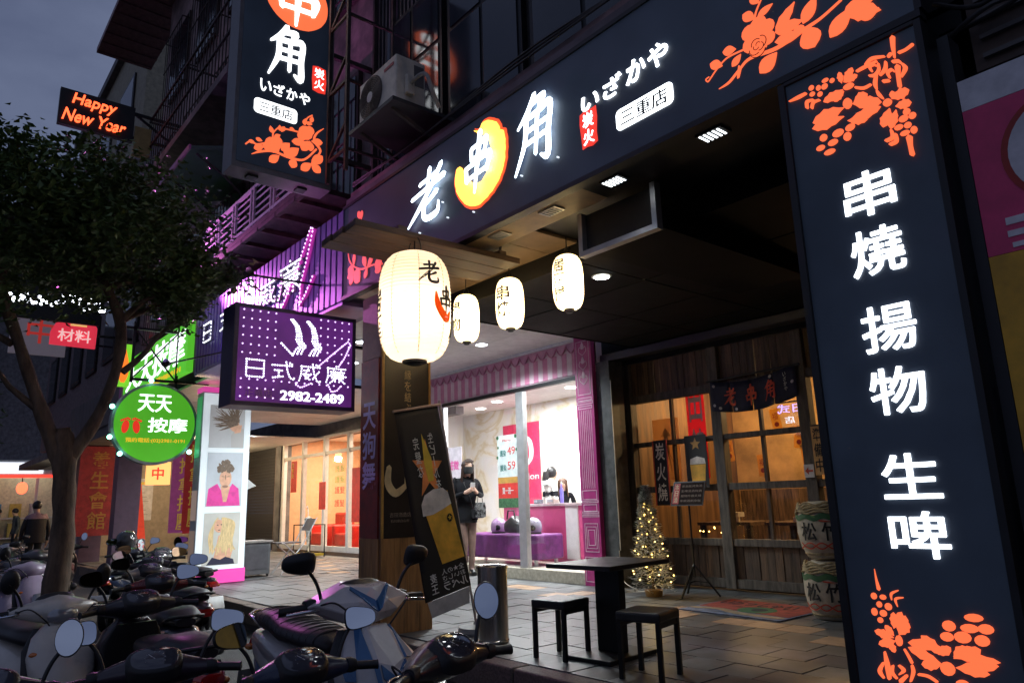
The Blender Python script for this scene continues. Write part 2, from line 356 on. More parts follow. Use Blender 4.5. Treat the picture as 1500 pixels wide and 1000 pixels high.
GRAPE_TOP = [('o',(-1.406,2.984),0.0159,0.0151),('o',(-1.436,2.991),0.0121,0.0144),('o',(-1.47,3.008),0.0136,0.0136),('o',(-1.399,3.013),0.0167,0.0106),('o',(-1.367,2.996),0.0121,0.0121),('o',(-1.469,2.974),0.0136,0.0121),('o',(-1.432,2.956),0.0129,0.0129),('o',(-1.373,2.724),0.0273,0.0189),('o',(-1.315,2.727),0.0227,0.0167),('o',(-1.443,2.73),0.0182,0.0182),('o',(-1.333,2.689),0.0182,0.0212),('o',(-1.402,2.688),0.0242,0.0151),('o',(-1.463,2.685),0.0212,0.0136),('o',(-1.423,2.648),0.0273,0.0136),('o',(-1.069,2.693),0.0151,0.0151),('o',(-1.049,2.665),0.0151,0.0151),('o',(-1.086,2.667),0.0197,0.0151),('o',(-1.073,2.63),0.0151,0.0136),('o',(-1.11,2.636),0.0182,0.0121),('o',(-1.052,2.598),0.0136,0.0167),('o',(-1.089,2.599),0.0197,0.0114),('l',(-1.266,3.011),(-1.314,2.958),0.24,1),('l',(-1.328,3.019),(-1.325,2.959),0.2,1),('l',(-1.249,2.966),(-1.307,2.954),0.24,1),('l',(-1.419,2.906),(-1.322,2.925),0.2,1),('l',(-1.369,2.884),(-1.319,2.916),0.24,1),('l',(-1.483,2.823),(-1.33,2.835),0.22,0.8),('l',(-1.489,2.795),(-1.334,2.792),0.17,0.8),('l',(-1.218,2.853),(-1.282,2.836),0.4,0.6),('l',(-1.164,2.785),(-1.289,2.834),0.2,0.8),('l',(-1.17,2.765),(-1.314,2.759),0.16,0.9),('l',(-1.234,2.731),(-1.321,2.762),0.2,1),('l',(-1.045,2.788),(-1.12,2.779),0.3,1),('l',(-1.112,2.813),(-1.117,2.777),0.3,0.6),('l',(-1.044,2.727),(-1.109,2.735),0.3,1),('l',(-1.174,2.664),(-1.133,2.738),0.26,0.8),('l',(-1.143,2.643),(-1.108,2.719),0.2,1),('o',(-1.294,2.927),0.0242,0.0136),('o',(-1.31,2.846),0.0197,0.0258),('o',(-1.139,2.769),0.0182,0.0167),('s',[(-1.586,2.988,0.003),(-1.539,2.988,0.0151),(-1.498,2.99,0.0106)]),('s',[(-1.076,3.062,0.0197),(-1.08,3.016,0.0151),(-1.081,2.963,0.0061)]),('s',[(-1.06,2.977,0.0106),(-1.032,2.976,0.0091),(-1.001,2.985,0.0106)]),('s',[(-1.206,2.994,0.0076),(-1.175,3.008,0.0136),(-1.121,2.991,0.0061)]),('s',[(-1.247,2.981,0.0091),(-1.214,2.984,0.0121),(-1.157,2.986,0.0061)]),('s',[(-1.166,2.923,0.0091),(-1.177,2.885,0.0151),(-1.175,2.853,0.0061)]),('s',[(-1.174,2.844,0.0076),(-1.166,2.818,0.0136),(-1.154,2.796,0.0061)]),('s',[(-1.263,2.905,0.0091),(-1.228,2.885,0.0106),(-1.196,2.887,0.0076)]),('s',[(-1.105,2.981,0.0106),(-1.094,2.989,0.0121)]),('s',[(-1.196,2.931,0.0076),(-1.173,2.923,0.0121),(-1.153,2.94,0.0106),(-1.151,2.971,0.0061)]),('s',[(-1.183,2.948,0.0076),(-1.189,2.971,0.0091),(-1.173,2.975,0.0076),(-1.16,2.964,0.0061)]),('s',[(-1.119,2.962,0.0076),(-1.126,2.93,0.0136),(-1.15,2.911,0.0076)]),('s',[(-1.141,2.875,0.0121),(-1.118,2.867,0.0106)]),('s',[(-1.113,2.88,0.0076),(-1.118,2.906,0.0106),(-1.101,2.913,0.0091),(-1.092,2.9,0.0061)]),('s',[(-1.09,2.947,0.0106),(-1.067,2.937,0.0121),(-1.059,2.923,0.0061)]),('s',[(-1.056,2.921,0.0061),(-1.044,2.891,0.0151),(-1.065,2.86,0.0061)]),('s',[(-1.074,2.915,0.0197),(-1.077,2.873,0.0136),(-1.078,2.818,0.0136)]),('s',[(-1.073,2.571,0.0227),(-1.074,2.53,0.0151),(-1.072,2.489,0.0167)]),('s',[(-1.5,2.912,0.0106),(-1.496,2.943,0.0106),(-1.464,2.938,0.0076)]),('s',[(-1.477,2.9,0.0091),(-1.466,2.924,0.0091),(-1.435,2.924,0.0061)]),('s',[(-1.14,2.634,0.0076),(-1.139,2.599,0.0136),(-1.168,2.594,0.0106)]),('s',[(-1.124,2.608,0.0076),(-1.127,2.575,0.0136),(-1.153,2.57,0.0106)])]
GRAPE_BOTTOM = [('s',[(-1.475,0.758,0.0021),(-1.473,0.717,0.0083),(-1.468,0.678,0.0156)]),('s',[(-1.421,0.639,0.0042),(-1.419,0.663,0.0104),(-1.39,0.678,0.0052)]),('s',[(-1.401,0.614,0.0031),(-1.405,0.643,0.0104),(-1.374,0.651,0.0052)]),('o',(-1.492,0.649),0.0125,0.0135),('o',(-1.455,0.647),0.0135,0.0104),('o',(-1.474,0.617),0.0114,0.0125),('o',(-1.438,0.611),0.0145,0.0145),('o',(-1.498,0.586),0.0125,0.0156),('o',(-1.462,0.583),0.0145,0.0135),('o',(-1.478,0.555),0.0114,0.0114),('l',(-1.388,0.595),(-1.427,0.527),0.2,1),('l',(-1.421,0.591),(-1.427,0.527),0.2,1),('l',(-1.376,0.582),(-1.409,0.503),0.26,0.7),('l',(-1.365,0.554),(-1.409,0.503),0.26,1),('l',(-1.507,0.511),(-1.432,0.49),0.2,1),('l',(-1.461,0.537),(-1.431,0.498),0.24,0.7),('l',(-1.497,0.459),(-1.426,0.48),0.22,0.8),('l',(-1.436,0.434),(-1.453,0.477),0.26,0.8),('o',(-1.413,0.482),0.0135,0.0208),('l',(-1.378,0.48),(-1.252,0.475),0.16,0.5),('l',(-1.324,0.512),(-1.251,0.445),0.2,0.8),('l',(-1.222,0.479),(-1.27,0.448),0.3,0.6),('l',(-1.38,0.462),(-1.263,0.414),0.14,0.7),('l',(-1.337,0.404),(-1.264,0.409),0.26,0.8),('o',(-1.243,0.4),0.026,0.0249),('l',(-1.057,0.446),(-1.216,0.45),0.1,0.8),('l',(-1.163,0.488),(-1.215,0.44),0.3,0.6),('l',(-1.117,0.484),(-1.202,0.447),0.24,0.8),('l',(-1.065,0.433),(-1.213,0.409),0.13,0.8),('l',(-1.099,0.399),(-1.213,0.409),0.15,0.7),('o',(-1.123,0.597),0.0322,0.0145),('o',(-1.215,0.559),0.0229,0.0197),('o',(-1.143,0.557),0.0312,0.0156),('o',(-1.087,0.56),0.026,0.0177),('o',(-1.228,0.518),0.0229,0.0166),('o',(-1.172,0.522),0.0291,0.0208),('o',(-1.106,0.517),0.0249,0.0197),('s',[(-1.476,0.432,0.0052),(-1.472,0.38,0.0177),(-1.471,0.331,0.0125)]),('s',[(-1.395,0.452,0.0052),(-1.383,0.428,0.0073),(-1.373,0.404,0.0083)]),('s',[(-1.374,0.394,0.0073),(-1.373,0.369,0.0114),(-1.388,0.333,0.0062)]),('s',[(-1.353,0.364,0.0083),(-1.318,0.362,0.0093),(-1.288,0.346,0.0073)]),('s',[(-1.487,0.389,0.0073),(-1.506,0.355,0.0135),(-1.493,0.33,0.0052)]),('s',[(-1.45,0.383,0.0073),(-1.456,0.356,0.0104),(-1.441,0.336,0.0062)]),('s',[(-1.425,0.387,0.0062),(-1.409,0.371,0.0114),(-1.428,0.353,0.0052)]),('s',[(-1.426,0.328,0.0156),(-1.401,0.352,0.0104)]),('o',(-1.197,0.355),0.0208,0.0114)]
FLOWER_HANG = [('s',[(2.179,4.504,0.0132),(2.226,4.547,0.0176),(2.286,4.534,0.0176),(2.365,4.57,0.0176)]),('l',(2.206,4.552),(2.27,4.54),0.3,0),('l',(2.273,4.595),(2.34,4.583),0.3,0),('l',(2.259,4.482),(2.357,4.534),0.3,0),('o',(2.443,4.583),0.0793,0.0749),('o',(2.397,4.547),0.0529,0.0485),('o',(2.486,4.63),0.0529,0.0485),('o',(2.449,4.53),0.0617,0.0353),('s',[(2.242,4.419,0.0066),(2.329,4.471,0.022),(2.45,4.508,0.0198),(2.618,4.493,0.0264),(2.768,4.515,0.0198),(2.895,4.667,0.0198)]),('l',(2.414,4.389),(2.513,4.484),0.3,0),('l',(2.532,4.544),(2.612,4.647),0.35,0),('l',(2.643,4.39),(2.671,4.498),0.4,0),('l',(2.596,4.509),(2.71,4.621),0.3,0),('l',(2.553,4.54),(2.649,4.502),0.3,0),('s',[(2.445,4.617,0.0154),(2.442,4.704,0.0132),(2.501,4.79,0.0132)]),('l',(2.432,4.701),(2.408,4.77),0.3,0),('l',(2.513,4.749),(2.5,4.808),0.35,0),('l',(2.454,4.663),(2.515,4.705),0.3,0),('s',[(2.501,4.779,0.0132),(2.607,4.791,0.0132),(2.693,4.797,0.0132)]),('l',(2.553,4.807),(2.524,4.742),0.3,0),('l',(2.606,4.814),(2.66,4.798),0.3,0),('o',(2.775,4.812),0.0749,0.0749),('o',(2.737,4.766),0.0485,0.0485),('o',(2.818,4.849),0.0485,0.0485),('s',[(2.766,4.901,0.0132),(2.785,4.977,0.0132),(2.839,5.03,0.011)]),('l',(2.755,4.897),(2.77,4.971),0.3,0),('l',(2.831,4.946),(2.84,5.018),0.3,0),('l',(2.776,4.927),(2.843,4.927),0.3,0),('s',[(2.967,4.921,0.0066),(2.89,4.838,0.0198),(2.87,4.751,0.0198),(2.94,4.658,0.0198),(2.855,4.53,0.0176)]),('l',(2.632,4.676),(2.783,4.701),0.25,0),('l',(2.743,4.609),(2.804,4.73),0.35,0),('l',(2.96,4.756),(2.837,4.741),0.3,0),('l',(2.739,4.395),(2.845,4.493),0.3,0),('l',(2.947,4.421),(2.845,4.493),0.35,0),('l',(2.964,4.608),(2.845,4.493),0.3,0),('l',(2.841,4.628),(2.815,4.734),0.35,0)]
FLOWER_LEFT = [('s',[(-6.067,3.895,0.0111),(-6.037,3.835,0.0139),(-6.063,3.772,0.0139)]),('l',(-6.111,3.946),(-6.052,3.854),0.3,0),('l',(-6.026,3.932),(-6.037,3.835),0.3,0),('l',(-6.122,3.848),(-6.051,3.839),0.3,0),('l',(-5.967,3.783),(-6.035,3.763),0.3,0),('s',[(-6.298,3.557,0.0139),(-6.266,3.476,0.0167),(-6.177,3.394,0.0167),(-6.008,3.319,0.0195),(-5.795,3.302,0.0167),(-5.616,3.265,0.0195)]),('l',(-6.168,3.533),(-6.177,3.394),0.22,0),('l',(-6.292,3.397),(-6.16,3.319),0.35,0),('l',(-6.242,3.214),(-6.189,3.341),0.32,0),('l',(-6.046,3.205),(-6.175,3.337),0.35,0),('l',(-6.302,3.3),(-6.189,3.341),0.3,0),('l',(-6.034,3.285),(-6.161,3.333),0.3,0),('l',(-5.985,3.452),(-5.927,3.311),0.25,0),('l',(-5.951,3.208),(-5.9,3.304),0.3,0),('l',(-5.797,3.397),(-5.9,3.304),0.25,0),('o',(-5.691,3.286),0.0613,0.0557),('o',(-5.642,3.339),0.0557,0.0418),('o',(-5.69,3.226),0.0557,0.0348)]
def motif(mb, prims, fn, h0, h1):
    for i, p in enumerate(prims):
        e = h1+i*.00025
        if p[0] == 's': mb.prism(ribbon(p[1]), fn, h0, e)
        elif p[0] == 'l': mb.prism(leaf(p[1], p[2], p[3], p[4]), fn, h0, e)
        else: mb.prism(oval(p[1], p[2], p[3]), fn, h0, e)
    return mb
# ============================================================ SETTING: road, kerb, pavement
asphalt = M('asphalt', (.05, .05, .052), .7, var=.35, scale=60, bump=.5, stain=.4)
granite = M('kerb_granite', (.16, .12, .095), .7, var=.35, scale=55, bump=.3)
tile_m = M('grey_paving', (.13, .135, .138), .42, var=.3, scale=7, bump=.12, stain=.45)
tile_m2 = M('grey_paving_pale', (.16, .163, .163), .46, var=.3, scale=6, bump=.12, stain=.45)
tile_m3 = M('grey_paving_dark', (.105, .108, .112), .40, var=.3, scale=8, bump=.12, stain=.45)
peach = M('peach_paving', (.42, .27, .17), .5, var=.22, scale=9)
grout = M('grout', (.07, .07, .068), .8)
road = MB().add([(-260, -160, -.28), (90, -160, -.28), (90, 160, -.28), (-260, 160, -.28)], [(0, 1, 2, 3)]).build('road', asphalt, kind='structure')
pav = bxo('pavement', grout, None, -40, 8, 3.45, 12, -.27, -.008, kind='structure')
kerb = bxo('kerb', grout, None, -40, 8, 3.31, 3.447, -.275, -.03, kind='structure')
ks = MB().box(0, .985, 3.295, 3.449, -.2, -.004).mesh('kerb_stone')
for i in range(22):
    o = place('kerb_stone', ks, granite, kerb, bevel=.012); o.location = (-19+i*1.0, random.uniform(-.004, .004), random.uniform(-.004, .003))
T = .31
tms = MB().box(.004, T-.004, .004, T-.004, -.03, 0).mesh('paving_tile')
cells = []
for j in range(15):
    for i in range(40):
        x = -12.0+i*T+(T/2 if j % 2 else 0); y = 3.455+j*T
        if x > -1.0 or y > 7.75: continue
        cells.append((math.hypot(x+T/2, y+T/2), x, y))
cells.sort()
acc = [(-7.6, 6.25), (-7.45, 6.55), (-6.7, 6.1), (-6.55, 6.4), (-4.65, 6.2), (-4.5, 5.85), (-3.95, 5.9), (-3.5, 5.85), (-3.25, 5.65), (-2.9, 5.6)]
rest = MB()
for k, (d, x, y) in enumerate(cells):
    isacc = any(abs(x+T/2-a) < T/2 and abs(y+T/2-b) < T/2 for a, b in acc)
    dz = random.uniform(-.0025, .002)
    if k < 292 or isacc:
        o = place('paving_tile', tms, peach if isacc else random.choice((tile_m, tile_m, tile_m2, tile_m3)), pav); o.location = (x, y, dz)
    else:
        rest.box(x+.004, x+T-.004, y+.004, y+T-.004, -.03, dz)
for j in range(15):
    for i in range(80):
        x = -37+i*T+(T/2 if j % 2 else 0); y = 3.455+j*T
        if x < -12.3 and y < 8: rest.box(x+.004, x+T-.004, y+.004, y+T-.004, -.03, random.uniform(-.003, .002))
rest.build('far_paving_tiles', tile_m2, pav, kind='stuff')
for a, b in [(-15.2, 6.9), (-14.3, 6.6), (-13.5, 6.3), (-12.7, 6.0), (-12.0, 5.8), (-16.1, 7.1)]:
    o = place('paving_tile', tms, peach, pav); o.location = (a, b, .003)

# ============================================================ materials of the houses
black_p = M('black_paint', (.012, .012, .014), .45, var=.3)
dark_wall = M('dark_wall', (.03, .028, .028), .6, var=.35, bump=.2)
ceil_dark = M('dark_ceiling_board', (.006, .0055, .005), .75, var=.4, scale=4, spec=.15)
tan = M('tan_soffit', (.74, .56, .36), .5, var=.2, scale=4)
brown_c = M('brown_ceiling_board', (.27, .18, .11), .55, var=.3, scale=3)
white_p = M('white_paint', (.82, .81, .79), .55, var=.08, stain=.12)
old_wood = M('old_wood', (.085, .055, .036), .65, var=.5, scale=7, bump=.35, stretch=(5, 5, .5))
old_wood2 = M('old_wood_pale', (.14, .085, .05), .65, var=.5, scale=7, bump=.35, stretch=(5, 5, .5))
grey_wood = M('weathered_wood', (.10, .085, .07), .7, var=.45, scale=6, bump=.35, stretch=(4, 4, .6))
steel = M('brushed_steel', (.55, .52, .48), .25, 1.0, var=.12, scale=5, stretch=(12, 12, .3))
alu = M('aluminium', (.55, .55, .56), .4, .8, var=.1)
frame_bk = M('black_metal', (.02, .02, .022), .4, .5, var=.2)
wing = glass()
tint = glass('dark_window_glass', (.35, .38, .42), 1.6)
rust = M('rusty_steel', (.07, .05, .045), .7, .3, var=.4)
wall_old = M('old_pink_wall_tiles', (.30, .20, .20), .65, var=.45, scale=3, bump=.2, stain=.5)
wall_grey = M('grey_wall', (.14, .135, .14), .7, var=.35, scale=3)

# ============================================================ the tavern's house
hb = thing('tavern_building', 'dark house above the black fascia sign, with arcade ceiling and unlit upper windows', 'building', (-3.7, 3.5, 0))
bxo('wall', dark_wall, hb, -6.4, 3, 3.56, 3.9, 3.32, 13)
bxo('ledge', wall_grey, hb, -6.4, -.2, 3.22, 3.558, 4.09, 4.17)
bxo('ledge', wall_old, hb, -6.4, -.2, 3.27, 3.557, 4.19, 4.26)
for i, (a, b) in enumerate([(-6.1, -5.05), (-4.95, -3.9), (-3.8, -2.6), (-2.5, -1.3), (-1.2, .2)]):
    for z0, z1 in ((4.35, 6.1), (7.2, 8.9)):
        wn = bxo('window', frame_bk, hb, a, b, 3.50, 3.559, z0, z1)
        cx = (a+b)/2
        for p, q in ((a+.05, cx-.025), (cx+.025, b-.05)):
            for u, v in ((z0+.05, z0+1.05), (z0+1.1, z1-.05)):
                bxo('pane', M('unlit_glass', (.02, .024, .034), .08, 0, var=.1, spec=.8), wn, p, q, 3.488, 3.499, u, v)
        bxo('window_sill', alu, wn, a-.03, b+.03, 3.46, 3.498, z0-.06, z0-.005)
bxo('soffit', tan, hb, -6.35, -3.16, 3.225, 3.585, 3.135, 3.16)
bxo('soffit', black_p, hb, -3.158, -1.0, 3.225, 3.585, 3.135, 3.16)
for k in range(6): bxo('ceiling_board', brown_c, hb, -6.02+k*.34, -5.69+k*.34, 3.59, 4.12, 3.165, 3.19)
bxo('ceiling_slab', black_p, hb, -6.03, -.9, 3.586, 7.6, 3.20, 3.30)
for k in range(5):
    for j in range(4):
        bxo('ceiling_panel', ceil_dark, hb, -6.03+k*1.02, -5.02+k*1.02-.008, 4.12+j*.86, 4.97+j*.86-.008, 3.0, 3.05)
bxo('ceiling_edge', ceil_dark, hb, -6.03, -.93, 4.105, 4.119, 2.998, 3.199)
bxo('ceiling_side', ceil_dark, hb, -6.045, -6.031, 4.12, 7.5, 2.99, 3.26)
bxo('column', black_p, hb, -1.52, -1.02, 3.47, 3.95, 0, 3.13)
bxo('party_wall', black_p, hb, -6.655, -6.605, 7.05, 7.67, 0, 3.3)
bxo('upper_wall', black_p, hb, -6.98, -.9, 7.68, 7.69, 2.9, 3.35)
bxo('side_wall', dark_wall, hb, -1.02, -.85, 3.955, 10.2, 0, 3.2)
for (x, y, on) in [(-2.93, 3.40, 1), (-2.16, 3.40, 1), (-3.55, 3.41, 0), (-4.15, 3.41, 0)]:
    g = bxo('floodlight', alu if not on else black_p, hb, x-.085, x+.085, y-.055, y+.055, 3.122, 3.134)
    for k in range(5):
        bxo('light_strip', EM('led_white', (.9, .96, 1), 3.5) if on else M('unlit_led', (.45, .47, .5), .3), g, x-.07+k*.03, x-.058+k*.03, y-.045, y+.045, 3.118, 3.1215)
    if on: lamp('floodlight_light', 'SPOT', (x, y, 3.1), 2.2, (.92, .96, 1), .05, hb, (0, 0, 0), 95)
for (x, y) in [(-4.14, 4.55)]:
    g = MB().lathe([(.0, -.004), (.075, -.006), (.09, 0), (.0, .003)], 24, (x, y, 2.995)).build('downlight', white_p, hb, smooth=40)
    MB().lathe([(.0, -.004), (.068, -.003), (.0, -.001)], 24, (x, y, 2.988)).build('bulb', EM('bulb_white', (.9, .95, 1), 22), g)
    lamp('downlight_light', 'SPOT', (x, y, 2.96), 9, (.86, .94, 1), .06, hb, (0, 0, 0), 130)
nh = thing('neighbour_house', 'dark unlit house front behind the pink board at the right edge', 'building', (2.5, 3.6, 0))
bxo('wall', dark_wall, nh, -.84, 7, 3.5, 3.9, 0, 3.31); bxo('fascia', M('brown_fascia', (.10, .07, .055), .6, var=.4, scale=4), nh, -.84, 7, 3.42, 3.499, 2.85, 3.3)
for k in range(5): MB().bar((-.8, 3.40, 2.9+k*.09), (6.9, 3.40, 2.92+k*.085), .02).build('conduit', M('grey_conduit', (.13, .12, .115), .6), nh)
# air duct under the arcade ceiling
dt = thing('air_duct', 'square black air duct with bare metal rim under the dark arcade ceiling', 'duct', (-3.14, 3.62, 2.8))
MB().box(-3.46, -2.82, 3.68, 5.6, 2.84, 2.995).build('duct_body', M('duct_sheet', (.006, .0055, .005), .8, var=.3, spec=.1), dt)
for d in ((-3.50, -3.46, 2.80, 3.13), (-2.82, -2.78, 2.80, 3.13)): bxo('rim', alu, dt, d[0], d[1], 3.62, 3.679, d[2], d[3])
bxo('rim', alu, dt, -3.459, -2.821, 3.62, 3.678, 2.80, 2.838)
bxo('grille_back', black_p, dt, -3.458, -2.822, 3.665, 3.677, 2.84, 3.12)

# ============================================================ wooden tavern front
wf = thing('wooden_shopfront', 'old timber tavern front with board panels, mullioned glass and warm light behind', 'shopfront', (-5.0, 7.6, 0))
Yw = 7.6
def plank(x0, x1, z0, z1, i, y=0.0):
    bxo('plank', (old_wood, old_wood2, old_wood)[i % 3], wf, x0+.003, x1-.003, Yw+.005+y+random.uniform(0, .012), Yw+.05, z0, z1)
for x0, x1 in ((-6.62, -6.49), (-5.22, -5.08), (-4.09, -3.96), (-3.3, -3.2)):
    bxo('post', grey_wood, wf, x0, x1, Yw-.045, Yw+.08, .02, 2.88, bevel=.006)
for a, b in ((-6.488, -5.222), (-5.078, -4.092), (-3.958, -3.302)):
    for z0, z1 in ((2.33, 2.43), (1.74, 1.80), (1.14, 1.22), (.50, .58), (.03, .13)):
        bxo('rail', grey_wood, wf, a, b, Yw-.03, Yw+.07, z0, z1, bevel=.004)
    n = max(1, round((b-a)/.1))
    for i in range(n):
        plank(a+(b-a)*i/n, a+(b-a)*(i+1)/n, 2.432, 2.8845, i+random.randint(0, 2))
        plank(a+(b-a)*i/n, a+(b-a)*(i+1)/n, .132, .498, i+random.randint(0, 2))
    mids = [a, (a+b)/2, b] if b-a > .9 else [a, b]
    for m0, m1 in zip(mids, mids[1:]):
        for z0, z1 in ((1.802, 2.328), (1.222, 1.738), (.582, 1.138)):
            bxo('pane', wing, wf, m0+.02, m1-.02, Yw+.022, Yw+.026, z0, z1)
    if len(mids) > 2:
        for z0, z1 in ((1.802, 2.328), (1.222, 1.738), (.582, 1.138)): bxo('mullion', old_wood, wf, mids[1]-.019, mids[1]+.019, Yw+.0, Yw+.045, z0, z1)
hd = MB().box(-6.75, -3.2, 7.12, 7.3, 2.88, 2.985).build('head_beam', black_p, wf, bevel=.01)
MB().cyl((-6.70, 7.1, 2.86), (-6.70, 7.32, 2.86), .05, n=14).build('beam_end', black_p, hd, smooth=40)
bxo('side_post', M('dark_post', (.06, .062, .06), .6, var=.4), wf, -6.60, -6.37, 7.03, 7.29, .0, 2.87)
bxo('cable', M('cream_cable', (.5, .45, .36), .5), wf, -6.355, -6.345, 7.02, 7.03, .45, 2.6)
bxo('lintel_board', black_p, wf, -6.62, -3.2, Yw-.02, Yw+.06, 2.885, 3.0)
MB().box(-6.8, -3.1, 7.62, 7.66, 2.99, 3.02).build('capping', black_p, wf)
# room behind
wr = thing('tavern_room', 'warm lit tavern dining room behind the mullioned glass', 'room', (-5, 9, 0))
plaster = M('ochre_plaster', (.45, .28, .12), .75, var=.25, scale=3)
bxo('back_wall', plaster, wr, -6.7, -.9, 10.2, 10.3, 0, 2.9)
bxo('side_wall', M('brown_boards', (.20, .11, .05), .6, var=.4, scale=3, stretch=(4, 4, .4)), wr, -6.75, -6.65, 7.7, 10.2, 0, 2.9)
bxo('ceiling', M('room_ceiling', (.12, .07, .04), .7), wr, -6.75, -.9, 7.7, 10.3, 2.9, 2.95)
bxo('floor', M('room_floor', (.06, .04, .03), .4), wr, -6.65, -.9, 7.72, 10.2, -.006, .01)
for i in range(9): bxo('wainscot_board', old_wood2, wr, -6.6+i*.62, -5.99+i*.62, 10.16, 10.199, 0.02, 1.15)
for (x, y, z, e) in [(-5.9, 9.0, 2.55, 20), (-4.4, 8.7, 2.55, 26), (-3.2, 9.2, 2.5, 16)]:
    p = MB().lathe([(.02, .2), (.03, .12), (.09, .0), (.088, -.002), (.0, .05)], 16, (x, y, z)).build('pendant_shade', frame_bk, wr, smooth=40)
    MB().ell((x, y, z-.01), (.04, .04, .05)).build('bulb', EM('bulb_warm', (1, .72, .36), 14), p)
    MB().cyl((x, y, z+.18), (x, y, 2.9), .005, n=6).build('pendant_cord', frame_bk, p)
    lamp('pendant_light', 'POINT', (x, y, z-.1), e*.85, (1, .62, .27), .05, wr)

# ============================================================ pink salon
ps = thing('pink_salon', 'bright hair salon with pink striped valance, pink column and glass front', 'shop', (-9, 7, 0))
pinkA = M('pink_print', (.62, .22, .36), .45, var=.1); pinkB = M('pale_pink_print', (.72, .55, .60), .45, var=.08)
magenta = M('magenta_print', (.42, .035, .19), .4, var=.12); linep = M('pale_line', (.78, .55, .66), .5)
cream = M('cream_stone', (.42, .38, .30), .5, var=.2, scale=20)
bxo('step', cream, ps, -11.4, -6.94, 6.985, 7.2, 0.0, .155, bevel=.006)
bxo('wall', pinkB, ps, -11.4, -6.6, 7.05, 7.16, 2.76, 3.26)
n = 40
for i in range(n):
    x0 = -11.0+i*(4.05/n)
    bxo('valance_stripe', pinkA if i % 2 else pinkB, ps, x0+.002, x0+4.05/n-.002, 7.03, 7.049, 2.78, 3.10)
for i in range(20):
    x0 = -11.0+i*(4.05/20); w_ = 4.05/20
    MB().tube([(x0+w_*t/8, 7.022, 3.2-.11*sin(pi*t/8)) for t in range(9)], .009, 6).build('swag', pinkA, ps, smooth=60)
    MB().prism([(x0+w_*t/8, 3.2-.10*sin(pi*t/8)) for t in range(9)]+[(x0+w_, 3.24), (x0, 3.24)], XZ(7.049), 0, .016).build('scallop', M('swag_print', (.66, .34, .46), .5), ps)
bxo('cornice', white_p, ps, -11.3, -6.6, 6.996, 7.06, 3.235, 3.268)
for d in ((-10.25, -6.95, 2.70, 2.757),): bxo('window_head', frame_bk, ps, d[0], d[1], 7.02, 7.10, d[2], d[3])
for x0, x1 in ((-10.3, -10.2), (-8.30, -8.14), (-7.0, -6.95)): bxo('window_post', alu, ps, x0, x1, 7.03, 7.11, .156, 2.698)
for x0, x1 in ((-10.198, -8.302), (-8.138, -7.002)): bxo('pane', wing, ps, x0, x1, 7.06, 7.068, .158, 2.696)
bxo('wall', pinkB, ps, -11.4, -10.3, 7.05, 7.14, .156, 2.76)
# printed column
bxo('column', magenta, ps, -6.94, -6.62, 6.97, 7.04, 0, 3.27)
fnc = XZ(6.97)
ln = MB()
def frame_line(a0, a1, b0, b1, t=.008):
    for d in ((a0, a1, b0, b0+t), (a0, a1, b1-t, b1), (a0, a0+t, b0+t, b1-t), (a1-t, a1, b0+t, b1-t)):
        ln.prism([(d[0], d[2]), (d[1], d[2]), (d[1], d[3]), (d[0], d[3])], fnc, 0, .004)
for k in range(3): frame_line(-6.90+k*.03, -6.66-k*.03, .42+k*.04, .78-k*.04)
frame_line(-6.915, -6.645, .05, .36)
for z in (.86, .90, 1.04): frame_line(-6.93, -6.63, z, z+.03)
frame_line(-6.90, -6.66, .93, 1.02); frame_line(-6.91, -6.65, 1.08, 1.2)
for k in range(7): ln.prism([(-6.89+k*.035, 1.22), (-6.884+k*.035, 1.22), (-6.884+k*.035, 2.25), (-6.89+k*.035, 2.25)], fnc, 0, .004)
for z, e in ((2.27, .0), (2.33, .015), (2.38, 0)): frame_line(-6.91-e, -6.65+e, z, z+.04)
frame_line(-6.90, -6.66, 2.46, 3.2)
for k in range(3):
    for s in (-1, 1):
        ln.prism(ribbon([(-6.78, 2.6+k*.2, .008), (-6.78+s*.07, 2.66+k*.2, .008), (-6.78+s*.05, 2.72+k*.2, .008), (-6.78+s*.02, 2.69+k*.2, .006)]), fnc, 0, .004+.0004*(s+1))
    ln.prism(leaf((-6.78, 2.68+k*.2), (-6.78, 2.79+k*.2), .25), fnc, 0, .0055)
ln.build('column_print', linep, ps, kind='stuff')
# salon ceiling over the pavement and its downlights
for k in range(5):
    for j in range(4): bxo('ceiling_panel', white_p, ps, -11.2+k*1.03, -10.17+k*1.03-.006, 3.6+j*.85, 4.45+j*.85-.006, 3.27, 3.30)
for (x, y) in [(-7.9, 6.1), (-10.0, 5.2)]:
    g = MB().lathe([(.0, -.004), (.085, -.006), (.1, 0), (.0, .003)], 24, (x, y, 3.264)).build('downlight', white_p, ps, smooth=40)
    MB().lathe([(.0, -.004), (.078, -.003), (.0, -.001)], 24, (x, y, 3.257)).build('bulb', MATS['bulb_white'], g)
    lamp('downlight_light', 'SPOT', (x, y, 3.22), 105, (.84, .95, 1), .08, ps, (0, 0, 0), 150)
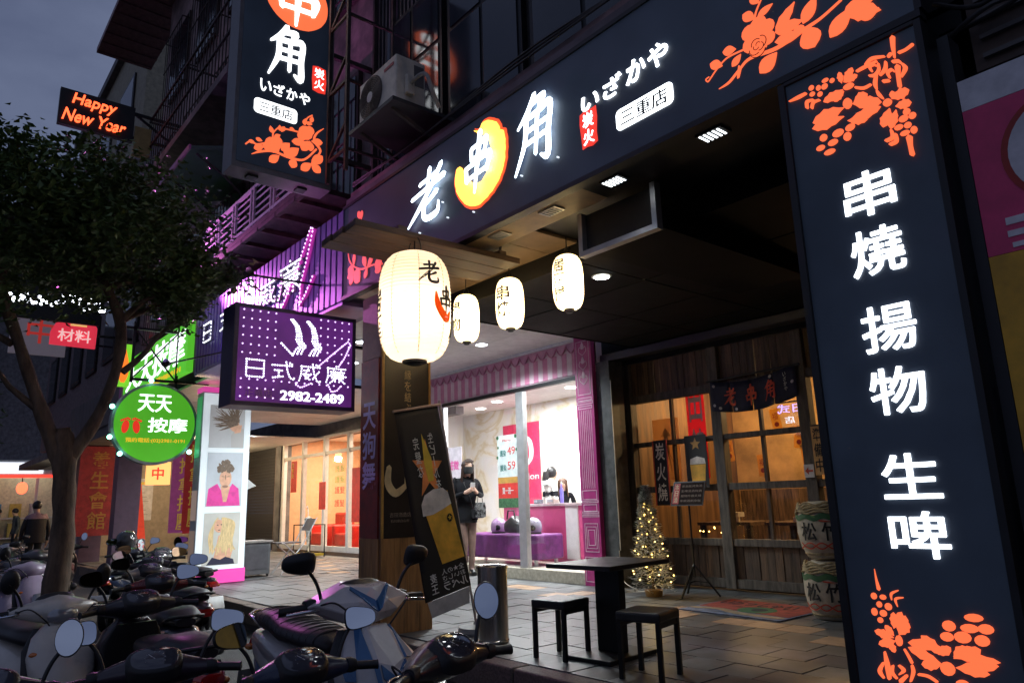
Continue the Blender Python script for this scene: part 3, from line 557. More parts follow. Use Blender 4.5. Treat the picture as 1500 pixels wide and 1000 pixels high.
# room
marble = marble_mat('yellow_veined_marble')
rm = thing('salon_room', 'white marble salon room behind the pink shop window', 'room', (-9, 8.5, .1))
bxo('back_wall', marble, rm, -12.9, -6.8, 9.4, 9.5, .15, 2.95)
bxo('side_wall', marble, rm, -13.0, -12.9, 7.15, 9.5, .15, 2.95)
bxo('side_wall', white_p, rm, -6.75, -6.66, 7.3, 9.5, .15, 2.95)
bxo('floor', M('salon_floor', (.55, .45, .40), .3), rm, -12.9, -6.75, 7.2, 9.4, .10, .15)
bxo('ceiling', white_p, rm, -13.0, -6.66, 7.15, 9.5, 2.95, 3.0)
for (x, y) in [(-10.64, 8.56), (-8.66, 8.58), (-7.5, 7.9), (-9.6, 7.8), (-11.6, 8.9)]:
    MB().lathe([(.0, -.004), (.09, -.005), (.1, 0), (.0, .002)], 20, (x, y, 2.945)).build('ceiling_lamp', EM('salon_lamp', (1, .97, .92), 16), rm)
for (x, y) in [(-9.6, 8.2), (-7.8, 8.3)]:
    lamp('salon_light', 'AREA', (x, y, 2.9), 56, (.95, .99, 1), 1.2, rm, (0, 0, 0), sy=.8)

# ============================================================ arcade houses further left
nb = thing('arcade_house', 'old pink tiled house with rusty balconies above the violet ribbed fascia', 'building', (-9, 3.6, 0))
bxo('wall', wall_old, nb, -17.0, -6.42, 3.8, 4.1, 3.35, 13.2)
bxo('slab', wall_grey, nb, -17.0, -6.42, 3.32, 3.8, 3.26, 3.4)
for k in range(4): bxo('ceiling_panel', white_p, nb, -17+k*1.42, -15.6+k*1.42-.01, 3.5, 8.0, 3.1, 3.14)
bxo('ceiling_panel', white_p, nb, -11.32, -11.21, 3.5, 7.0, 3.27, 3.3)
bxo('roof_eave', M('pink_roof_sheet', (.24, .12, .13), .5, .2, var=.25), nb, -20.2, -9, 2.75, 4.1, 13.2, 13.35)
for k in range(22): bxo('roof_rib', MATS['pink_roof_sheet'], nb, -20.1+k*.5, -20.05+k*.5, 2.74, 4.1, 13.17, 13.199)
for i in range(5):
    for z0 in (4.6, 7.4, 10.2):
        a = -16.4+i*1.98
        wn = bxo('window', rust, nb, a, a+1.3, 3.74, 3.799, z0, z0+1.7)
        for s in range(2): bxo('pane', MATS['unlit_glass'], wn, a+.06+s*.62, a+.62+s*.62, 3.728, 3.739, z0+.06, z0+1.64)
        gr = MB()
        for k in range(8): gr.bar((a+.08+k*.165, 3.6, z0-.05), (a+.08+k*.165, 3.6, z0+1.5), .014)
        for z in (z0-.05, z0+.7, z0+1.5): gr.bar((a, 3.6, z), (a+1.3, 3.6, z), .02)
        for x in (a, a+1.3): gr.bar((x, 3.6, z0-.05), (x, 3.799, z0-.05), .02); gr.bar((x, 3.6, z0+1.5), (x, 3.799, z0+1.5), .02)
        gr.build('window_grille', rust, wn)
# lit balcony with its railing
bal = thing('balcony', 'steel balcony with white bars lit magenta above the violet fascia', 'balcony', (-9, 3.3, 4.4))
railm = M('white_rail', (.5, .48, .5), .4, .2)
bxo('slab', rust, bal, -11.05, -6.82, 2.95, 3.79, 4.40, 4.46)
for k in range(8): MB().bar((-10.9+k*.54, 2.95, 4.37), (-10.9+k*.54, 3.78, 4.37), .05).build('joist', rust, bal)
MB().bar((-11.05, 2.98, 4.38), (-6.82, 2.98, 4.38), .05, .06).build('edge_beam', rust, bal)
for z in (4.5, 4.98): MB().bar((-11.0, 2.97, z), (-6.82, 2.97, z), .035).build('rail', railm, bal)
for z in (4.60, 4.69, 4.79, 4.88): MB().bar((-11.0, 2.97, z), (-6.82, 2.97, z), .014).build('rail', railm, bal)
for k in range(7):
    for e in (0, .10): MB().bar((-11.0+k*.64+e, 2.965, 4.462), (-11.0+k*.64+e, 2.965, 5.0), .028).build('baluster', railm, bal)
# canopy and cage balcony higher up
cp = thing('window_canopy', 'magenta edged sheet canopy over old balcony beside hanging sign', 'canopy', (-11.2, 3.3, 6.2))
MB().hexa([(-12.3, 2.6, 6.05), (-9.9, 2.6, 6.05), (-9.9, 3.79, 6.4), (-12.3, 3.79, 6.4), (-12.3, 2.6, 6.08), (-9.9, 2.6, 6.08), (-9.9, 3.79, 6.43), (-12.3, 3.79, 6.43)]).build('sheet', M('canopy_sheet', (.10, .16, .12), .5), cp)
MB().bar((-12.3, 2.585, 6.06), (-9.9, 2.585, 6.06), .03, .07).build('edge', M('canopy_edge', (.5, .12, .35), .4), cp)
for x in (-12.2, -11.1, -10.0):
    MB().tube([(x, 3.78, 5.3), (x, 3.5, 5.45), (x, 3.1, 5.8), (x, 2.7, 6.03)], .02, 6).build('bracket', rust, cp)
cg = thing('cage_balcony', 'old rusty cage balcony with upright bars under the pink eave', 'balcony', (-11, 3.3, 7.4))
for z in (7.3, 7.9, 8.5): MB().bar((-14.2, 2.95, z), (-9.6, 2.95, z), .035).build('rail', rust, cg)
for k in range(30): MB().bar((-14.2+k*.158, 2.95, 7.3), (-14.2+k*.158, 2.95, 8.5), .016).build('bar', rust, cg)
bxo('slab', wall_old, cg, -14.3, -9.5, 2.9, 3.79, 7.15, 7.28)
for x in (-14.2, -11.9, -9.6): MB().bar((x, 2.95, 8.5), (x, 3.79, 8.5), .03).build('rail', rust, cg)
# violet ribbed fascia
rf = thing('violet_fascia', 'violet ribbed metal fascia with LED lettering above the salon arcade', 'fascia', (-8.8, 3.2, 3.1))
vio = M('violet_sheet', (.16, .11, .34), .38, .3, var=.12)
bxo('backing', M('violet_shadow', (.05, .03, .12), .5), rf, -11.2, -6.42, 3.235, 3.31, 3.10, 4.07)
for k in range(36):
    x0 = -11.2+k*(4.78/36); MB().box(x0+.016, x0+.117, 3.2, 3.234, 3.10, 4.07).build('rib', vio, rf, bevel=.006)
bxo('bottom_trim', vio, rf, -11.2, -6.42, 3.21, 3.6, 3.06, 3.098)
bxo('return', M('violet_return', (.10, .08, .2), .5), rf, -11.2, -6.42, 3.31, 3.75, 3.10, 3.14)
# shutter and white glass doors
sh = thing('roller_shutter', 'closed dark roller shutter between the light box and white glass doors', 'shutter', (-21, 8, 0))
sl_m = M('shutter_slat', (.05, .05, .055), .5, .4)
for k in range(34): MB().box(-22.6, -19.75, 7.985+.01*(k % 2), 8.03, .06+k*.085, .06+k*.085+.08).build('slat', sl_m, sh)
bxo('frame', M('shutter_frame', (.2, .1, .07), .5), sh, -19.74, -19.6, 7.95, 8.1, 0, 3.0)
wd = thing('white_glass_doors', 'white framed glass doors with peach room and red sofas behind', 'shopfront', (-17, 8, 0))
wht = M('white_frame', (.7, .7, .68), .4, var=.06)
bxo('pier', wall_grey, wd, -19.6, -19.25, 7.9, 8.2, 0, 3.1)
bxo('head', wall_grey, wd, -19.25, -12.0, 7.95, 8.2, 2.82, 3.1)
for x0 in (-19.24, -18.0, -16.75, -15.5, -14.2, -12.9): bxo('door_frame', wht, wd, x0, x0+.12, 7.94, 8.04, .08, 2.8)
for z0, z1 in ((2.35, 2.43), (2.76, 2.82), (.08, .2)): bxo('door_rail', wht, wd, -19.12, -12.0, 7.955, 8.03, z0, z1)
for x0 in (-19.1, -17.87, -16.62, -15.37, -14.07):
    bxo('pane', wing, wd, x0, x0+1.1, 7.985, 7.99, .2, 2.35); bxo('pane', wing, wd, x0, x0+1.1, 7.985, 7.99, 2.43, 2.76)
bxo('upper_wall', wall_grey, wd, -23, -11.5, 8.21, 8.4, 2.8, 3.5)
bxo('sill', M('brown_sill', (.12, .08, .06), .5), wd, -19.3, -12, 7.9, 8.1, 0, .078)
redm = M('red_vinyl', (.55, .03, .02), .35)
yel = M('yellow_print', (.75, .5, .05), .5); redp = M('red_paper', (.65, .04, .03), .6)
bxo('notice', redp, wd, -18.6, -18.25, 7.93, 7.938, 1.5, 2.3); bxo('notice', redp, wd, -16.9, -16.55, 7.93, 7.938, 1.05, 1.7); bxo('notice', redp, wd, -15.2, -14.55, 7.93, 7.938, .75, 1.95)
tx = MB(); col_text(tx, '洗剪燙', XZ(7.93), -18.56, -18.44, 2.26, .14, 0, .004); tx.build('notice_print', yel, wd)
for (z, c) in ((1.9, 'green'), (1.65, 'green'), (1.4, 'red'), (1.1, 'red')):
    tx = MB(); row_text(tx, '護髮', XZ(7.98), -16.15, -15.65, z, z+.16, 0, .003)
    tx.build('door_lettering', M('green_film', (.15, .5, .05), .5) if c == 'green' else redp, wd)
wr2 = thing('sofa_room', 'peach walled waiting room behind the white glass doors', 'room', (-17, 9, 0))
bxo('back_wall', M('peach_wall', (.70, .42, .24), .6, var=.08), wr2, -20, -11.6, 10.6, 10.7, 0, 3.0)
bxo('side_wall', MATS['peach_wall'], wr2, -20, -19.9, 8.2, 10.6, 0, 3.0)
bxo('ceiling', white_p, wr2, -20, -11.6, 8.2, 10.7, 3.0, 3.05)
bxo('floor', M('sofa_room_floor', (.4, .3, .22), .4), wr2, -19.9, -11.6, 8.2, 10.6, -.006, .02)
for x in (-18, -15): lamp('room_light', 'AREA', (x, 9.3, 2.95), 60, (1, .8, .58), 1.4, wr2)
for i, x in enumerate((-18.4, -17.0, -15.6)):
    s = thing('red_sofa', ['red vinyl armchair nearest the door frame on the left', 'red vinyl armchair in the middle behind white glass doors', 'red vinyl armchair on the right behind white glass doors'][i], 'armchair', (x, 8.9, .02), group='red armchairs')
    bxo('seat', redm, s, x-.4, x+.4, 8.6, 9.3, .15, .45, bevel=.04); bxo('backrest', redm, s, x-.4, x+.4, 9.3, 9.5, .15, .95, bevel=.05)
    for sx in (-1, 1): bxo('armrest', redm, s, min(x+sx*.41, x+sx*.55), max(x+sx*.41, x+sx*.55), 8.6, 9.48, .1, .65, bevel=.04)
# downlights of the left arcade
for (x, y, e) in [(-8.6, 4.6, 26), (-14.6, 5.6, 60), (-13.0, 6.5, 40), (-17, 6, 50)]:
    z = 3.1 if x < -11.3 else 3.264
    g = MB().lathe([(.0, -.004), (.09, -.006), (.105, 0), (.0, .003)], 20, (x, y, z-.005)).build('downlight', white_p, nb, smooth=40)
    MB().lathe([(.0, -.004), (.08, -.003), (.0, -.001)], 20, (x, y, z-.012)).build('bulb', MATS['bulb_white'], g)
    lamp('downlight_light', 'SPOT', (x, y, z-.05), e, (.95, .97, 1), .08, nb, (0, 0, 0), 150)
# far arcade houses
fb = thing('far_arcade_house', 'far dark arcade house with grey boarded fascia behind the tree', 'building', (-20, 3.6, 0))
bxo('wall', M('far_wall', (.16, .13, .14), .7, var=.4), fb, -32, -17.05, 3.9, 4.3, 3.4, 10.5)
for k in range(14): bxo('fascia_board', M('fascia_board', (.10, .11, .115), .5, var=.3), fb, -21.8+k*.42, -21.4+k*.42, 3.25, 3.3, 2.95, 3.75)
bxo('slab', wall_grey, fb, -32, -17.05, 3.3, 3.9, 2.75, 2.94)
for x in (-17.0, -20.4, -24): bxo('column', M('violet_column', (.12, .08, .13), .5), fb, x-.2, x+.2, 3.45, 3.9, 0, 2.75)
bxo('back_wall', M('beige_wall', (.32, .26, .2), .6), fb, -32, -22.8, 8.0, 8.2, 0, 2.75)
bxo('arcade_ceiling', white_p, fb, -32, -17.05, 3.91, 8.0, 2.77, 2.8)
for i in range(6):
    wn = bxo('window', frame_bk, fb, -31+i*2.3, -29.6+i*2.3, 3.84, 3.899, 5.0, 6.6); bxo('pane', MATS['unlit_glass'], wn, -30.9+i*2.3, -29.7+i*2.3, 3.83, 3.839, 5.1, 6.5)
    wn = bxo('window', frame_bk, fb, -31+i*2.3, -29.6+i*2.3, 3.84, 3.899, 7.6, 9.2); bxo('pane', MATS['unlit_glass'], wn, -30.9+i*2.3, -29.7+i*2.3, 3.83, 3.839, 7.7, 9.1)
lamp('arcade_light', 'POINT', (-20, 6, 2.5), 70, (1, .72, .4), .1, fb); lamp('arcade_light', 'POINT', (-26, 5, 2.4), 60, (1, .85, .6), .1, fb)
MB().ell((-20, 6, 2.62), (.1, .1, .06)).build('lamp_globe', EM('globe_warm', (1, .75, .42), 8), fb); MB().ell((-26, 5, 2.62), (.1, .1, .06)).build('lamp_globe', EM('globe_pale', (1, .88, .65), 8), fb)
yb = thing('pale_tower_house', 'pale yellow house end rising beyond the pink eave', 'building', (-26, 4.5, 0))
bxo('wall', M('yellow_render', (.30, .27, .19), .7, var=.2), yb, -34, -22.2, 4.4, 9, 9, 16.6)
bxo('roof_slab', wall_grey, yb, -34.2, -22.0, 4.2, 9.2, 16.6, 16.9)
for i in range(3):
    wn = bxo('window', frame_bk, yb, -32+i*3.2, -30+i*3.2, 4.34, 4.399, 13, 15); bxo('pane', MATS['unlit_glass'], wn, -31.9+i*3.2, -30.1+i*3.2, 4.33, 4.339, 13.1, 14.9)
# end of the street: lit store front across the junction
es = thing('corner_store', 'lit corner store with red stripe at the end of the street', 'shop', (-36, 3, -.28))
bxo('wall', M('store_wall', (.2, .19, .2), .7, var=.3), es, -38, -36.4, -14, 6, 3.4, 9.5)
bxo('fascia', M('store_fascia', (.55, .55, .55), .5), es, -36.4, -36.2, -10, 5.2, 2.75, 3.4)
bxo('red_stripe', EM('red_led_stripe', (1, .05, .03), 1.6), es, -36.19, -36.15, -10, 5.2, 2.68, 2.8)
for k in range(7): bxo('glazing_bar', wht, es, -36.3, -36.2, -10+k*2.4, -9.9+k*2.4, -.2, 2.66)
bxo('back_wall', M('store_back', (.7, .62, .45), .6), es, -38, -37.8, -10, 5.5, -.28, 3.3); bxo('ceiling', white_p, es, -38, -36.3, -10, 5.5, 3.3, 3.38)
for k in range(5): bxo('ceiling_light', EM('store_tube', (1, .95, .8), 7), es, -37.2, -37.0, -8.5+k*3, -7+k*3, 3.22, 3.29)
for k in range(5): bxo('curtain', M('yellow_curtain', (.75, .6, .25), .7, var=.2), es, -36.5, -36.46, -1.2+k*.32+.9, -1.2+k*.32+1.16, .1, 2.5)
for k in range(16):
    cc = [(.6, .1, .05), (.1, .3, .5), (.6, .5, .1), (.5, .5, .5)][k % 4]; bxo('goods', M('goods_%d' % (k % 4), cc, .5), es, -37.6, -37.3, -.5+(k % 8)*.7, -.1+(k % 8)*.7, .3+.8*(k//8), .85+.8*(k//8))
for z in (.28, 1.08): bxo('shelf', wht, es, -37.7, -37.25, -2, 5.3, z-.05, z)
MB().ell((-36.0, 3.9, 2.25), (.2, .2, .24)).build('red_lamp', EM('red_round_lamp', (1, .12, .05), 3), es)
MB().bar((-36.0, 3.9, 2.45), (-36.2, 3.9, 2.72), .03).build('lamp_arm', frame_bk, es)
bxo('shop_sign', EM('white_store_sign', (.8, .85, .95), 1.4), es, -36.2, -36.16, 2.9, 4.6, 2.85, 3.3)
for i in range(4):
    wn = bxo('window', frame_bk, es, -36.45, -36.39, -12+i*4, -10+i*4, 5.2, 7); bxo('pane', MATS['unlit_glass'], wn, -36.38, -36.37, -11.9+i*4, -10.1+i*4, 5.3, 6.9)
# ============================================================ SIGNS
navy = M('navy_acrylic', (.030, .040, .062), .5, var=.1, scale=1.4, emit=(.32, .5, .9), es=.014, glow=.35)
whiteE = EM('sign_white', (.90, .96, 1.0), 4.2)
whiteS = EM('letter_blue_white', (.72, .86, 1.0), 5.0)
orangeE = EM('sign_orange', (1.0, .16, .055), 1.15)
flameE = EM('flame_yellow', (1.0, .50, .07), 2.6)
redE = EM('seal_red', (1, .05, .03), .9)
inkm = M('sign_ink', (.01, .012, .02), .5)
Yf = 3.2
ms = thing('fascia_sign', 'long black fascia sign with glowing white brush characters and orange flame', 'sign', (-3.7, 3.2, 3.13))
MB().box(-6.4, -.97, 3.204, 3.26, 3.135, 4.06).build('panel', navy, ms)
for d in ((-6.42, -.95, 3.098, 3.134), (-6.42, -.95, 4.061, 4.09)): bxo('frame', black_p, ms, d[0], d[1], 3.19, 3.27, d[2], d[3])
bxo('frame', black_p, ms, -.969, -.94, 3.19, 3.27, 3.135, 4.06); bxo('frame', vio, ms, -6.43, -6.401, 3.19, 3.27, 3.135, 4.06)
f = XZ(3.204)
brush(MB(), '老', f, -5.08, -4.57, 3.41, 3.88, .03, .035, .92, .08).build('character', whiteS, ms)
# flame: crescent of paint
out_ = [(-4.41, 3.72), (-4.43, 3.60), (-4.37, 3.47), (-4.27, 3.37), (-4.15, 3.325), (-4.02, 3.35), (-3.90, 3.42), (-3.82, 3.52), (-3.79, 3.66), (-3.80, 3.80), (-3.84, 3.83), (-3.87, 3.90), (-3.95, 3.96), (-4.05, 3.985), (-4.10, 3.94), (-4.16, 3.965),
        (-4.09, 3.90), (-4.01, 3.86), (-3.96, 3.76), (-3.955, 3.66), (-4.0, 3.56), (-4.10, 3.50), (-4.22, 3.55), (-4.30, 3.66), (-4.36, 3.73)]
out_ = smooth_line(out_+[out_[0]], 4)[:-1]; out_ = [(x+random.uniform(-.004, .004), z+random.uniform(-.004, .004)) for x, z in out_]
MB().prism(out_, f, .01, .02).build('flame', flameE, ms)
rim = [(x-.0, z) for x, z in out_]
cxm, czm = -4.1, 3.64
MB().prism([(cxm+(x-cxm)*1.07, czm+(z-czm)*1.07) for x, z in out_], f, .0, .009).build('flame_edge', EM('flame_red', (1, .10, .03), 1.0), ms)
brush(MB(), '串', f, -4.30, -3.88, 3.45, 3.87, .045, .05, .95, .06).build('character', whiteS, ms)
brush(MB(), '角', f, -3.66, -3.21, 3.39, 3.91, .03, .035, .92, .05).build('character', whiteS, ms)
t = MB()
for ch, a, b0, b1, w_ in (('い', -3.0, 3.575, 3.68, .16), ('ざ', -2.80, 3.57, 3.71, .15), ('か', -2.60, 3.58, 3.73, .15), ('や', -2.43, 3.59, 3.74, .15)):
    put(t, ch, f, a, a+w_, b0, b1, .002, .012, .012, shear=.02)
t.build('kana', whiteE, ms)
MB().prism([(-3.02, 3.57), (-2.97, 3.585), (-2.92, 3.575), (-2.875, 3.58), (-2.87, 3.5), (-2.88, 3.40), (-2.875, 3.33), (-2.92, 3.315), (-2.97, 3.325), (-3.01, 3.32), (-3.015, 3.4), (-3.025, 3.5)], f, .001, .006).build('seal', redE, ms)
t = MB(); col_text(t, '炭火', f, -2.995, -2.90, 3.56, .12, .007, .009, .01); t.build('seal_lettering', whiteE, ms)
MB().prism(rrect(-2.71, -2.27, 3.315, 3.455, .035), f, .001, .006).build('plate', whiteE, ms)
t = MB(); row_text(t, '三重店', f, -2.67, -2.31, 3.335, 3.435, .007, .008, bold=.006); t.build('plate_lettering', inkm, ms)
motif(MB(), FLOWER_RIGHT, f, .001, .004).build('flower_print', orangeE, ms, kind='stuff')
motif(MB(), FLOWER_LEFT, f, .001, .004).build('flower_print', EM('sign_coral', (1.0, .12, .10), .8), ms, kind='stuff')
t = MB()
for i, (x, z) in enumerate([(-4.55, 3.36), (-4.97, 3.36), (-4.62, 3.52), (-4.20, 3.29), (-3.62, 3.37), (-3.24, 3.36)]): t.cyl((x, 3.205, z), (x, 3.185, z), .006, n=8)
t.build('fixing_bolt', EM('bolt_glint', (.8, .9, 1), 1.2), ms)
# rose outlines
t = MB()
for (cx, cz, s) in ((-1.715, 3.372, 1.0), ):
    for k, (dx, dz, r, a0, a1) in enumerate(((.004, .006, .012, 20, 190), (-.008, -.004, .016, 150, 330), (.012, -.010, .022, 250, 420), (-.006, .012, .028, 40, 190), (-.014, -.012, .034, 170, 300), (.016, .010, .036, -60, 80), (.0, -.02, .046, 210, 340))):
        t.prism(ribbon([(cx+dx+r*cos(rad(a0+(a1-a0)*i/7)), cz+dz+r*sin(rad(a0+(a1-a0)*i/7)), .0035) for i in range(8)]), f, .0115, .0130+k*.0003)
t.build('rose_lines', inkm, ms)

vs = thing('pillar_sign', 'tall black light box on the right with six white characters and orange grapes', 'sign', (-1.29, 3.2, 0))
MB().box(-1.60, -.985, 3.207, 3.4, .06, 3.075).build('panel', navy, vs)
for d in ((-1.635, -1.601, .03, 3.09), (-.984, -.955, .03, 3.09)): bxo('frame', black_p, vs, d[0], d[1], 3.19, 3.42, d[2], d[3])
bxo('frame', black_p, vs, -1.6, -.985, 3.19, 3.42, 3.076, 3.093); bxo('frame', black_p, vs, -1.6, -.985, 3.19, 3.42, .0, .059)
f2 = XZ(3.207)
for ch, z0, z1 in (('串', 2.285, 2.49), ('燒', 2.01, 2.22), ('揚', 1.665, 1.865), ('物', 1.395, 1.59), ('生', 1.045, 1.225), ('啤', .81, .99)):
    put(MB(), ch, f2, -1.388, -1.165, z0, z1, .002, .006, bold=.013).build('character', EM('letter_white', (.88, .95, 1.0), 3.4), vs)
motif(MB(), GRAPE_TOP, f2, .001, .004).build('grape_print', orangeE, vs, kind='stuff')
motif(MB(), GRAPE_BOTTOM, f2, .001, .004).build('grape_print', orangeE, vs, kind='stuff')

# hanging sign upper left
Xh = -6.45
hs = thing('hanging_sign', 'tall black box sign hanging above the street with orange disc and white character', 'sign', (-6.6, 2.58, 4.25))
MB().box(-6.72, -6.46, 2.06, 3.07, 4.26, 7.2).build('box', M('grey_sign_box', (.16, .155, .17), .45), hs)
MB().box(-6.459, -6.45, 2.10, 3.04, 4.32, 7.15).build('panel', navy, hs)
f3 = YZ(Xh)
disc = [(2.635+.345*cos(2*pi*i/48)*(1+random.uniform(-.012, .006)), 6.30+.345*sin(2*pi*i/48)*(1+random.uniform(-.012, .006))) for i in range(48)]
MB().prism(disc, f3, .001, .004).build('disc', orangeE, hs)
brush(MB(), '串', f3, 2.36, 2.92, 6.03, 6.62, .006, .010, 1.15).build('character', EM('sign_white_soft', (.93, .97, 1), 2.4), hs)
brush(MB(), '角', f3, 2.34, 2.78, 5.36, 5.92, .002, .008, 1.2).build('character', MATS['sign_white_soft'], hs)
t = MB()
for i, ch in enumerate('いざかや'): put(t, ch, f3, 2.29+i*.135, 2.405+i*.135, 5.12+.0*i, 5.25, .002, .006, .012)
t.build('kana', MATS['sign_white_soft'], hs)
MB().prism([(2.83, 5.60), (2.89, 5.615), (2.975, 5.60), (2.985, 5.45), (2.975, 5.32), (2.9, 5.31), (2.835, 5.325), (2.825, 5.45)], f3, .001, .004).build('seal', redE, hs)
t = MB(); col_text(t, '炭火', f3, 2.85, 2.96, 5.59, .13, .005, .007, .01); t.build('seal_lettering', MATS['sign_white_soft'], hs)
MB().prism(rrect(2.24, 2.68, 4.87, 5.03, .04), f3, .001, .004).build('plate', MATS['sign_white_soft'], hs)
t = MB(); row_text(t, '三重店', f3, 2.29, 2.63, 4.895, 5.005, .005, .006, bold=.005); t.build('plate_lettering', M('plate_ink', (.05, .06, .09), .5), hs)
motif(MB(), FLOWER_HANG, f3, .001, .004).build('flower_print', orangeE, hs, kind='stuff')
for z in (4.7, 5.9, 7.0):
    MB().bar((-6.58, 3.07, z), (-6.58, 3.8, z), .05).build('bracket', rust, hs)
for y in (2.3, 2.8): bxo('lamp_socket', black_p, hs, -6.64, -6.54, y-.05, y+.05, 4.235, 4.259)

# steel frame on the wall behind hanging sign
sf = thing('steel_sign_frame', 'rusty angle iron sign frame fixed to the wall beside the air conditioner', 'frame', (-6.0, 3.2, 4.3))
for x in (-6.35, -5.95):
    for y in (2.98, 3.5): MB().bar((x, y, 4.27), (x, y, 8.5), .035).build('upright', rust, sf)
for k in range(6):
    z = 4.5+k*.75
    MB().bar((-6.35, 2.98, z), (-5.95, 2.98, z+.3), .025).build('brace', rust, sf); MB().bar((-5.95, 2.98, z), (-5.95, 3.5, z), .025).build('brace', rust, sf); MB().bar((-6.35, 2.98, z), (-5.95, 2.98, z), .025).build('brace', rust, sf)
for k in range(12): MB().bar((-6.38+k*.075, 3.545, 4.27), (-6.38+k*.075, 3.545, 9), .03).build('corrugated_strip', M('corrugated_sheet', (.09, .085, .10), .5, .4), sf)

# air conditioner
ac = thing('air_conditioner', 'cream outdoor air conditioner unit on the wall above the fascia sign', 'air conditioner', (-5.2, 3.05, 4.45))
acm = M('cream_casing', (.66, .60, .50), .5, var=.15)
MB().box(-5.54, -4.88, 2.9, 3.2, 4.50, 4.93).build('casing', acm, ac, bevel=.012)
MB().lathe([(.0, 0), (.19, 0), (.19, .012), (.0, .012)], 28).build('x', acm) if False else None
g = MB()
for k in range(9):
    r = .03+k*.02
    g.tube([(-5.32+r*cos(2*pi*i/24), 2.888, 4.71+r*sin(2*pi*i/24)) for i in range(25)], .003, 5)
for i in range(12): g.bar((-5.32, 2.89, 4.71), (-5.32+.2*cos(i*pi/6), 2.89, 4.71+.2*sin(i*pi/6)), .004)
g.build('fan_grille', M('brown_grille', (.16, .11, .08), .5), ac)
MB().cyl((-5.32, 2.899, 4.71), (-5.32, 2.885, 4.71), .05, n=18).build('fan_hub', M('pale_hub', (.55, .48, .48), .4), ac)
MB().cyl((-5.32, 2.8995, 4.71), (-5.32, 2.896, 4.71), .205, n=30).build('fan_opening', M('brown_dark', (.07, .05, .04), .6), ac)
bxo('valve_cover', acm, ac, -4.879, -4.83, 2.98, 3.06, 4.56, 4.74, bevel=.01); bxo('side_grille', M('side_grille', (.12, .11, .11), .5), ac, -4.879, -4.874, 3.08, 3.18, 4.68, 4.88)
bxo('brand_strip', M('red_strip', (.4, .05, .07), .5), ac, -5.08, -4.92, 2.894, 2.8995, 4.84, 4.865)
MB().tube(smooth_line([(-4.83, 3.02, 4.66), (-4.68, 3.02, 4.66), (-4.55, 3.0, 4.58), (-4.5, 3.02, 4.42), (-4.52, 3.1, 4.3)]), .018, 8).build('pipe', M('pipe_wrap', (.35, .32, .28), .7), ac, smooth=60)
bxo('tray', M('dark_tray', (.06, .055, .055), .5, .3), ac, -5.62, -4.83, 2.84, 3.5, 4.44, 4.475)
for x in (-5.5, -4.95): MB().bar((x, 2.9, 4.435), (x, 3.5, 4.2), .03).build('bracket', rust, ac)

# violet LED box sign
Xp = -6.6
pl = thing('violet_led_sign', 'violet box sign studded with white LED dots and hairdresser lettering', 'sign', (-6.75, 2.85, 2.0))
MB().box(-6.93, -6.605, 2.22, 3.46, 2.02, 2.98).build('box', M('violet_box', (.05, .035, .10), .45), pl)
MB().box(-6.604, -6.6, 2.26, 3.42, 2.06, 2.94).build('panel', M('violet_panel', (.13, .03, .24), .4, var=.1, scale=2.5, emit=(.34, .06, .55), es=.2, glow=.35), pl)
f4 = YZ(Xp)
ledW = EM('led_dot', (.90, .97, 1), 3.2); ledP = EM('led_dot_violet', (.85, .6, 1), 2.2)
def dot(mb, fn, a, b, r=.009):
    mb.prism([(a+r*cos(k*pi/3), b+r*sin(k*pi/3)) for k in range(6)], fn, .0, .006)
def dots_on(mb, fn, line, step, r=.009):
    acc_ = 0.0
    for (a, b), (c, d) in zip(line, line[1:]):
        L = math.hypot(c-a, d-b); s = -acc_ % step if acc_ else 0
        while s <= L:
            dot(mb, fn, a+(c-a)*s/L, b+(d-b)*s/L, r); s += step
        acc_ = (acc_+L) % step
t = MB()
for i in range(15):
    for j in range(11):
        a, b = 2.30+i*.077, 2.10+j*.082
        if 2.28 < b < 2.5 or (2.08 < b < 2.22 and a > 2.62) or (2.62 < a < 3.03 and b > 2.5): continue
        dot(t, f4, a, b, .0075)
t.build('background_leds', ledP, pl, kind='stuff')
SK = {'日': [[(15, 92), (85, 92), (85, 8), (15, 8), (15, 92)], [(15, 50), (85, 50)]],
 '式': [[(5, 75), (95, 78)], [(15, 50), (50, 50)], [(32, 50), (32, 18)], [(8, 12), (55, 22)], [(62, 95), (68, 50), (80, 15), (97, 8), (97, 25)], [(78, 92), (90, 84)]],
 '威': [[(12, 82), (95, 82)], [(14, 82), (12, 40), (3, 5)], [(25, 62), (55, 62)], [(42, 70), (25, 35), (55, 12)], [(55, 45), (25, 12)], [(22, 42), (58, 42)], [(62, 97), (68, 50), (82, 10), (96, 5), (97, 22)], [(90, 60), (60, 15)], [(78, 95), (90, 88)]],
 '廉': [[(50, 98), (52, 90)], [(10, 86), (95, 86)], [(12, 86), (12, 40), (3, 5)], [(38, 80), (45, 72)], [(72, 80), (65, 72)], [(25, 68), (90, 68)], [(22, 46), (95, 46)], [(28, 57), (82, 57), (82, 36), (28, 36)], [(45, 68), (45, 5)], [(64, 68), (64, 5)], [(45, 34), (22, 8)], [(64, 34), (92, 8)]]}
def led_char(mb, ch, fn, a0, a1, b0, b1, step, r):
    for ln_ in SK[ch]:
        dots_on(mb, fn, [(a0+(a1-a0)*x/100, b0+(b1-b0)*y/100) for x, y in ln_], step, r)
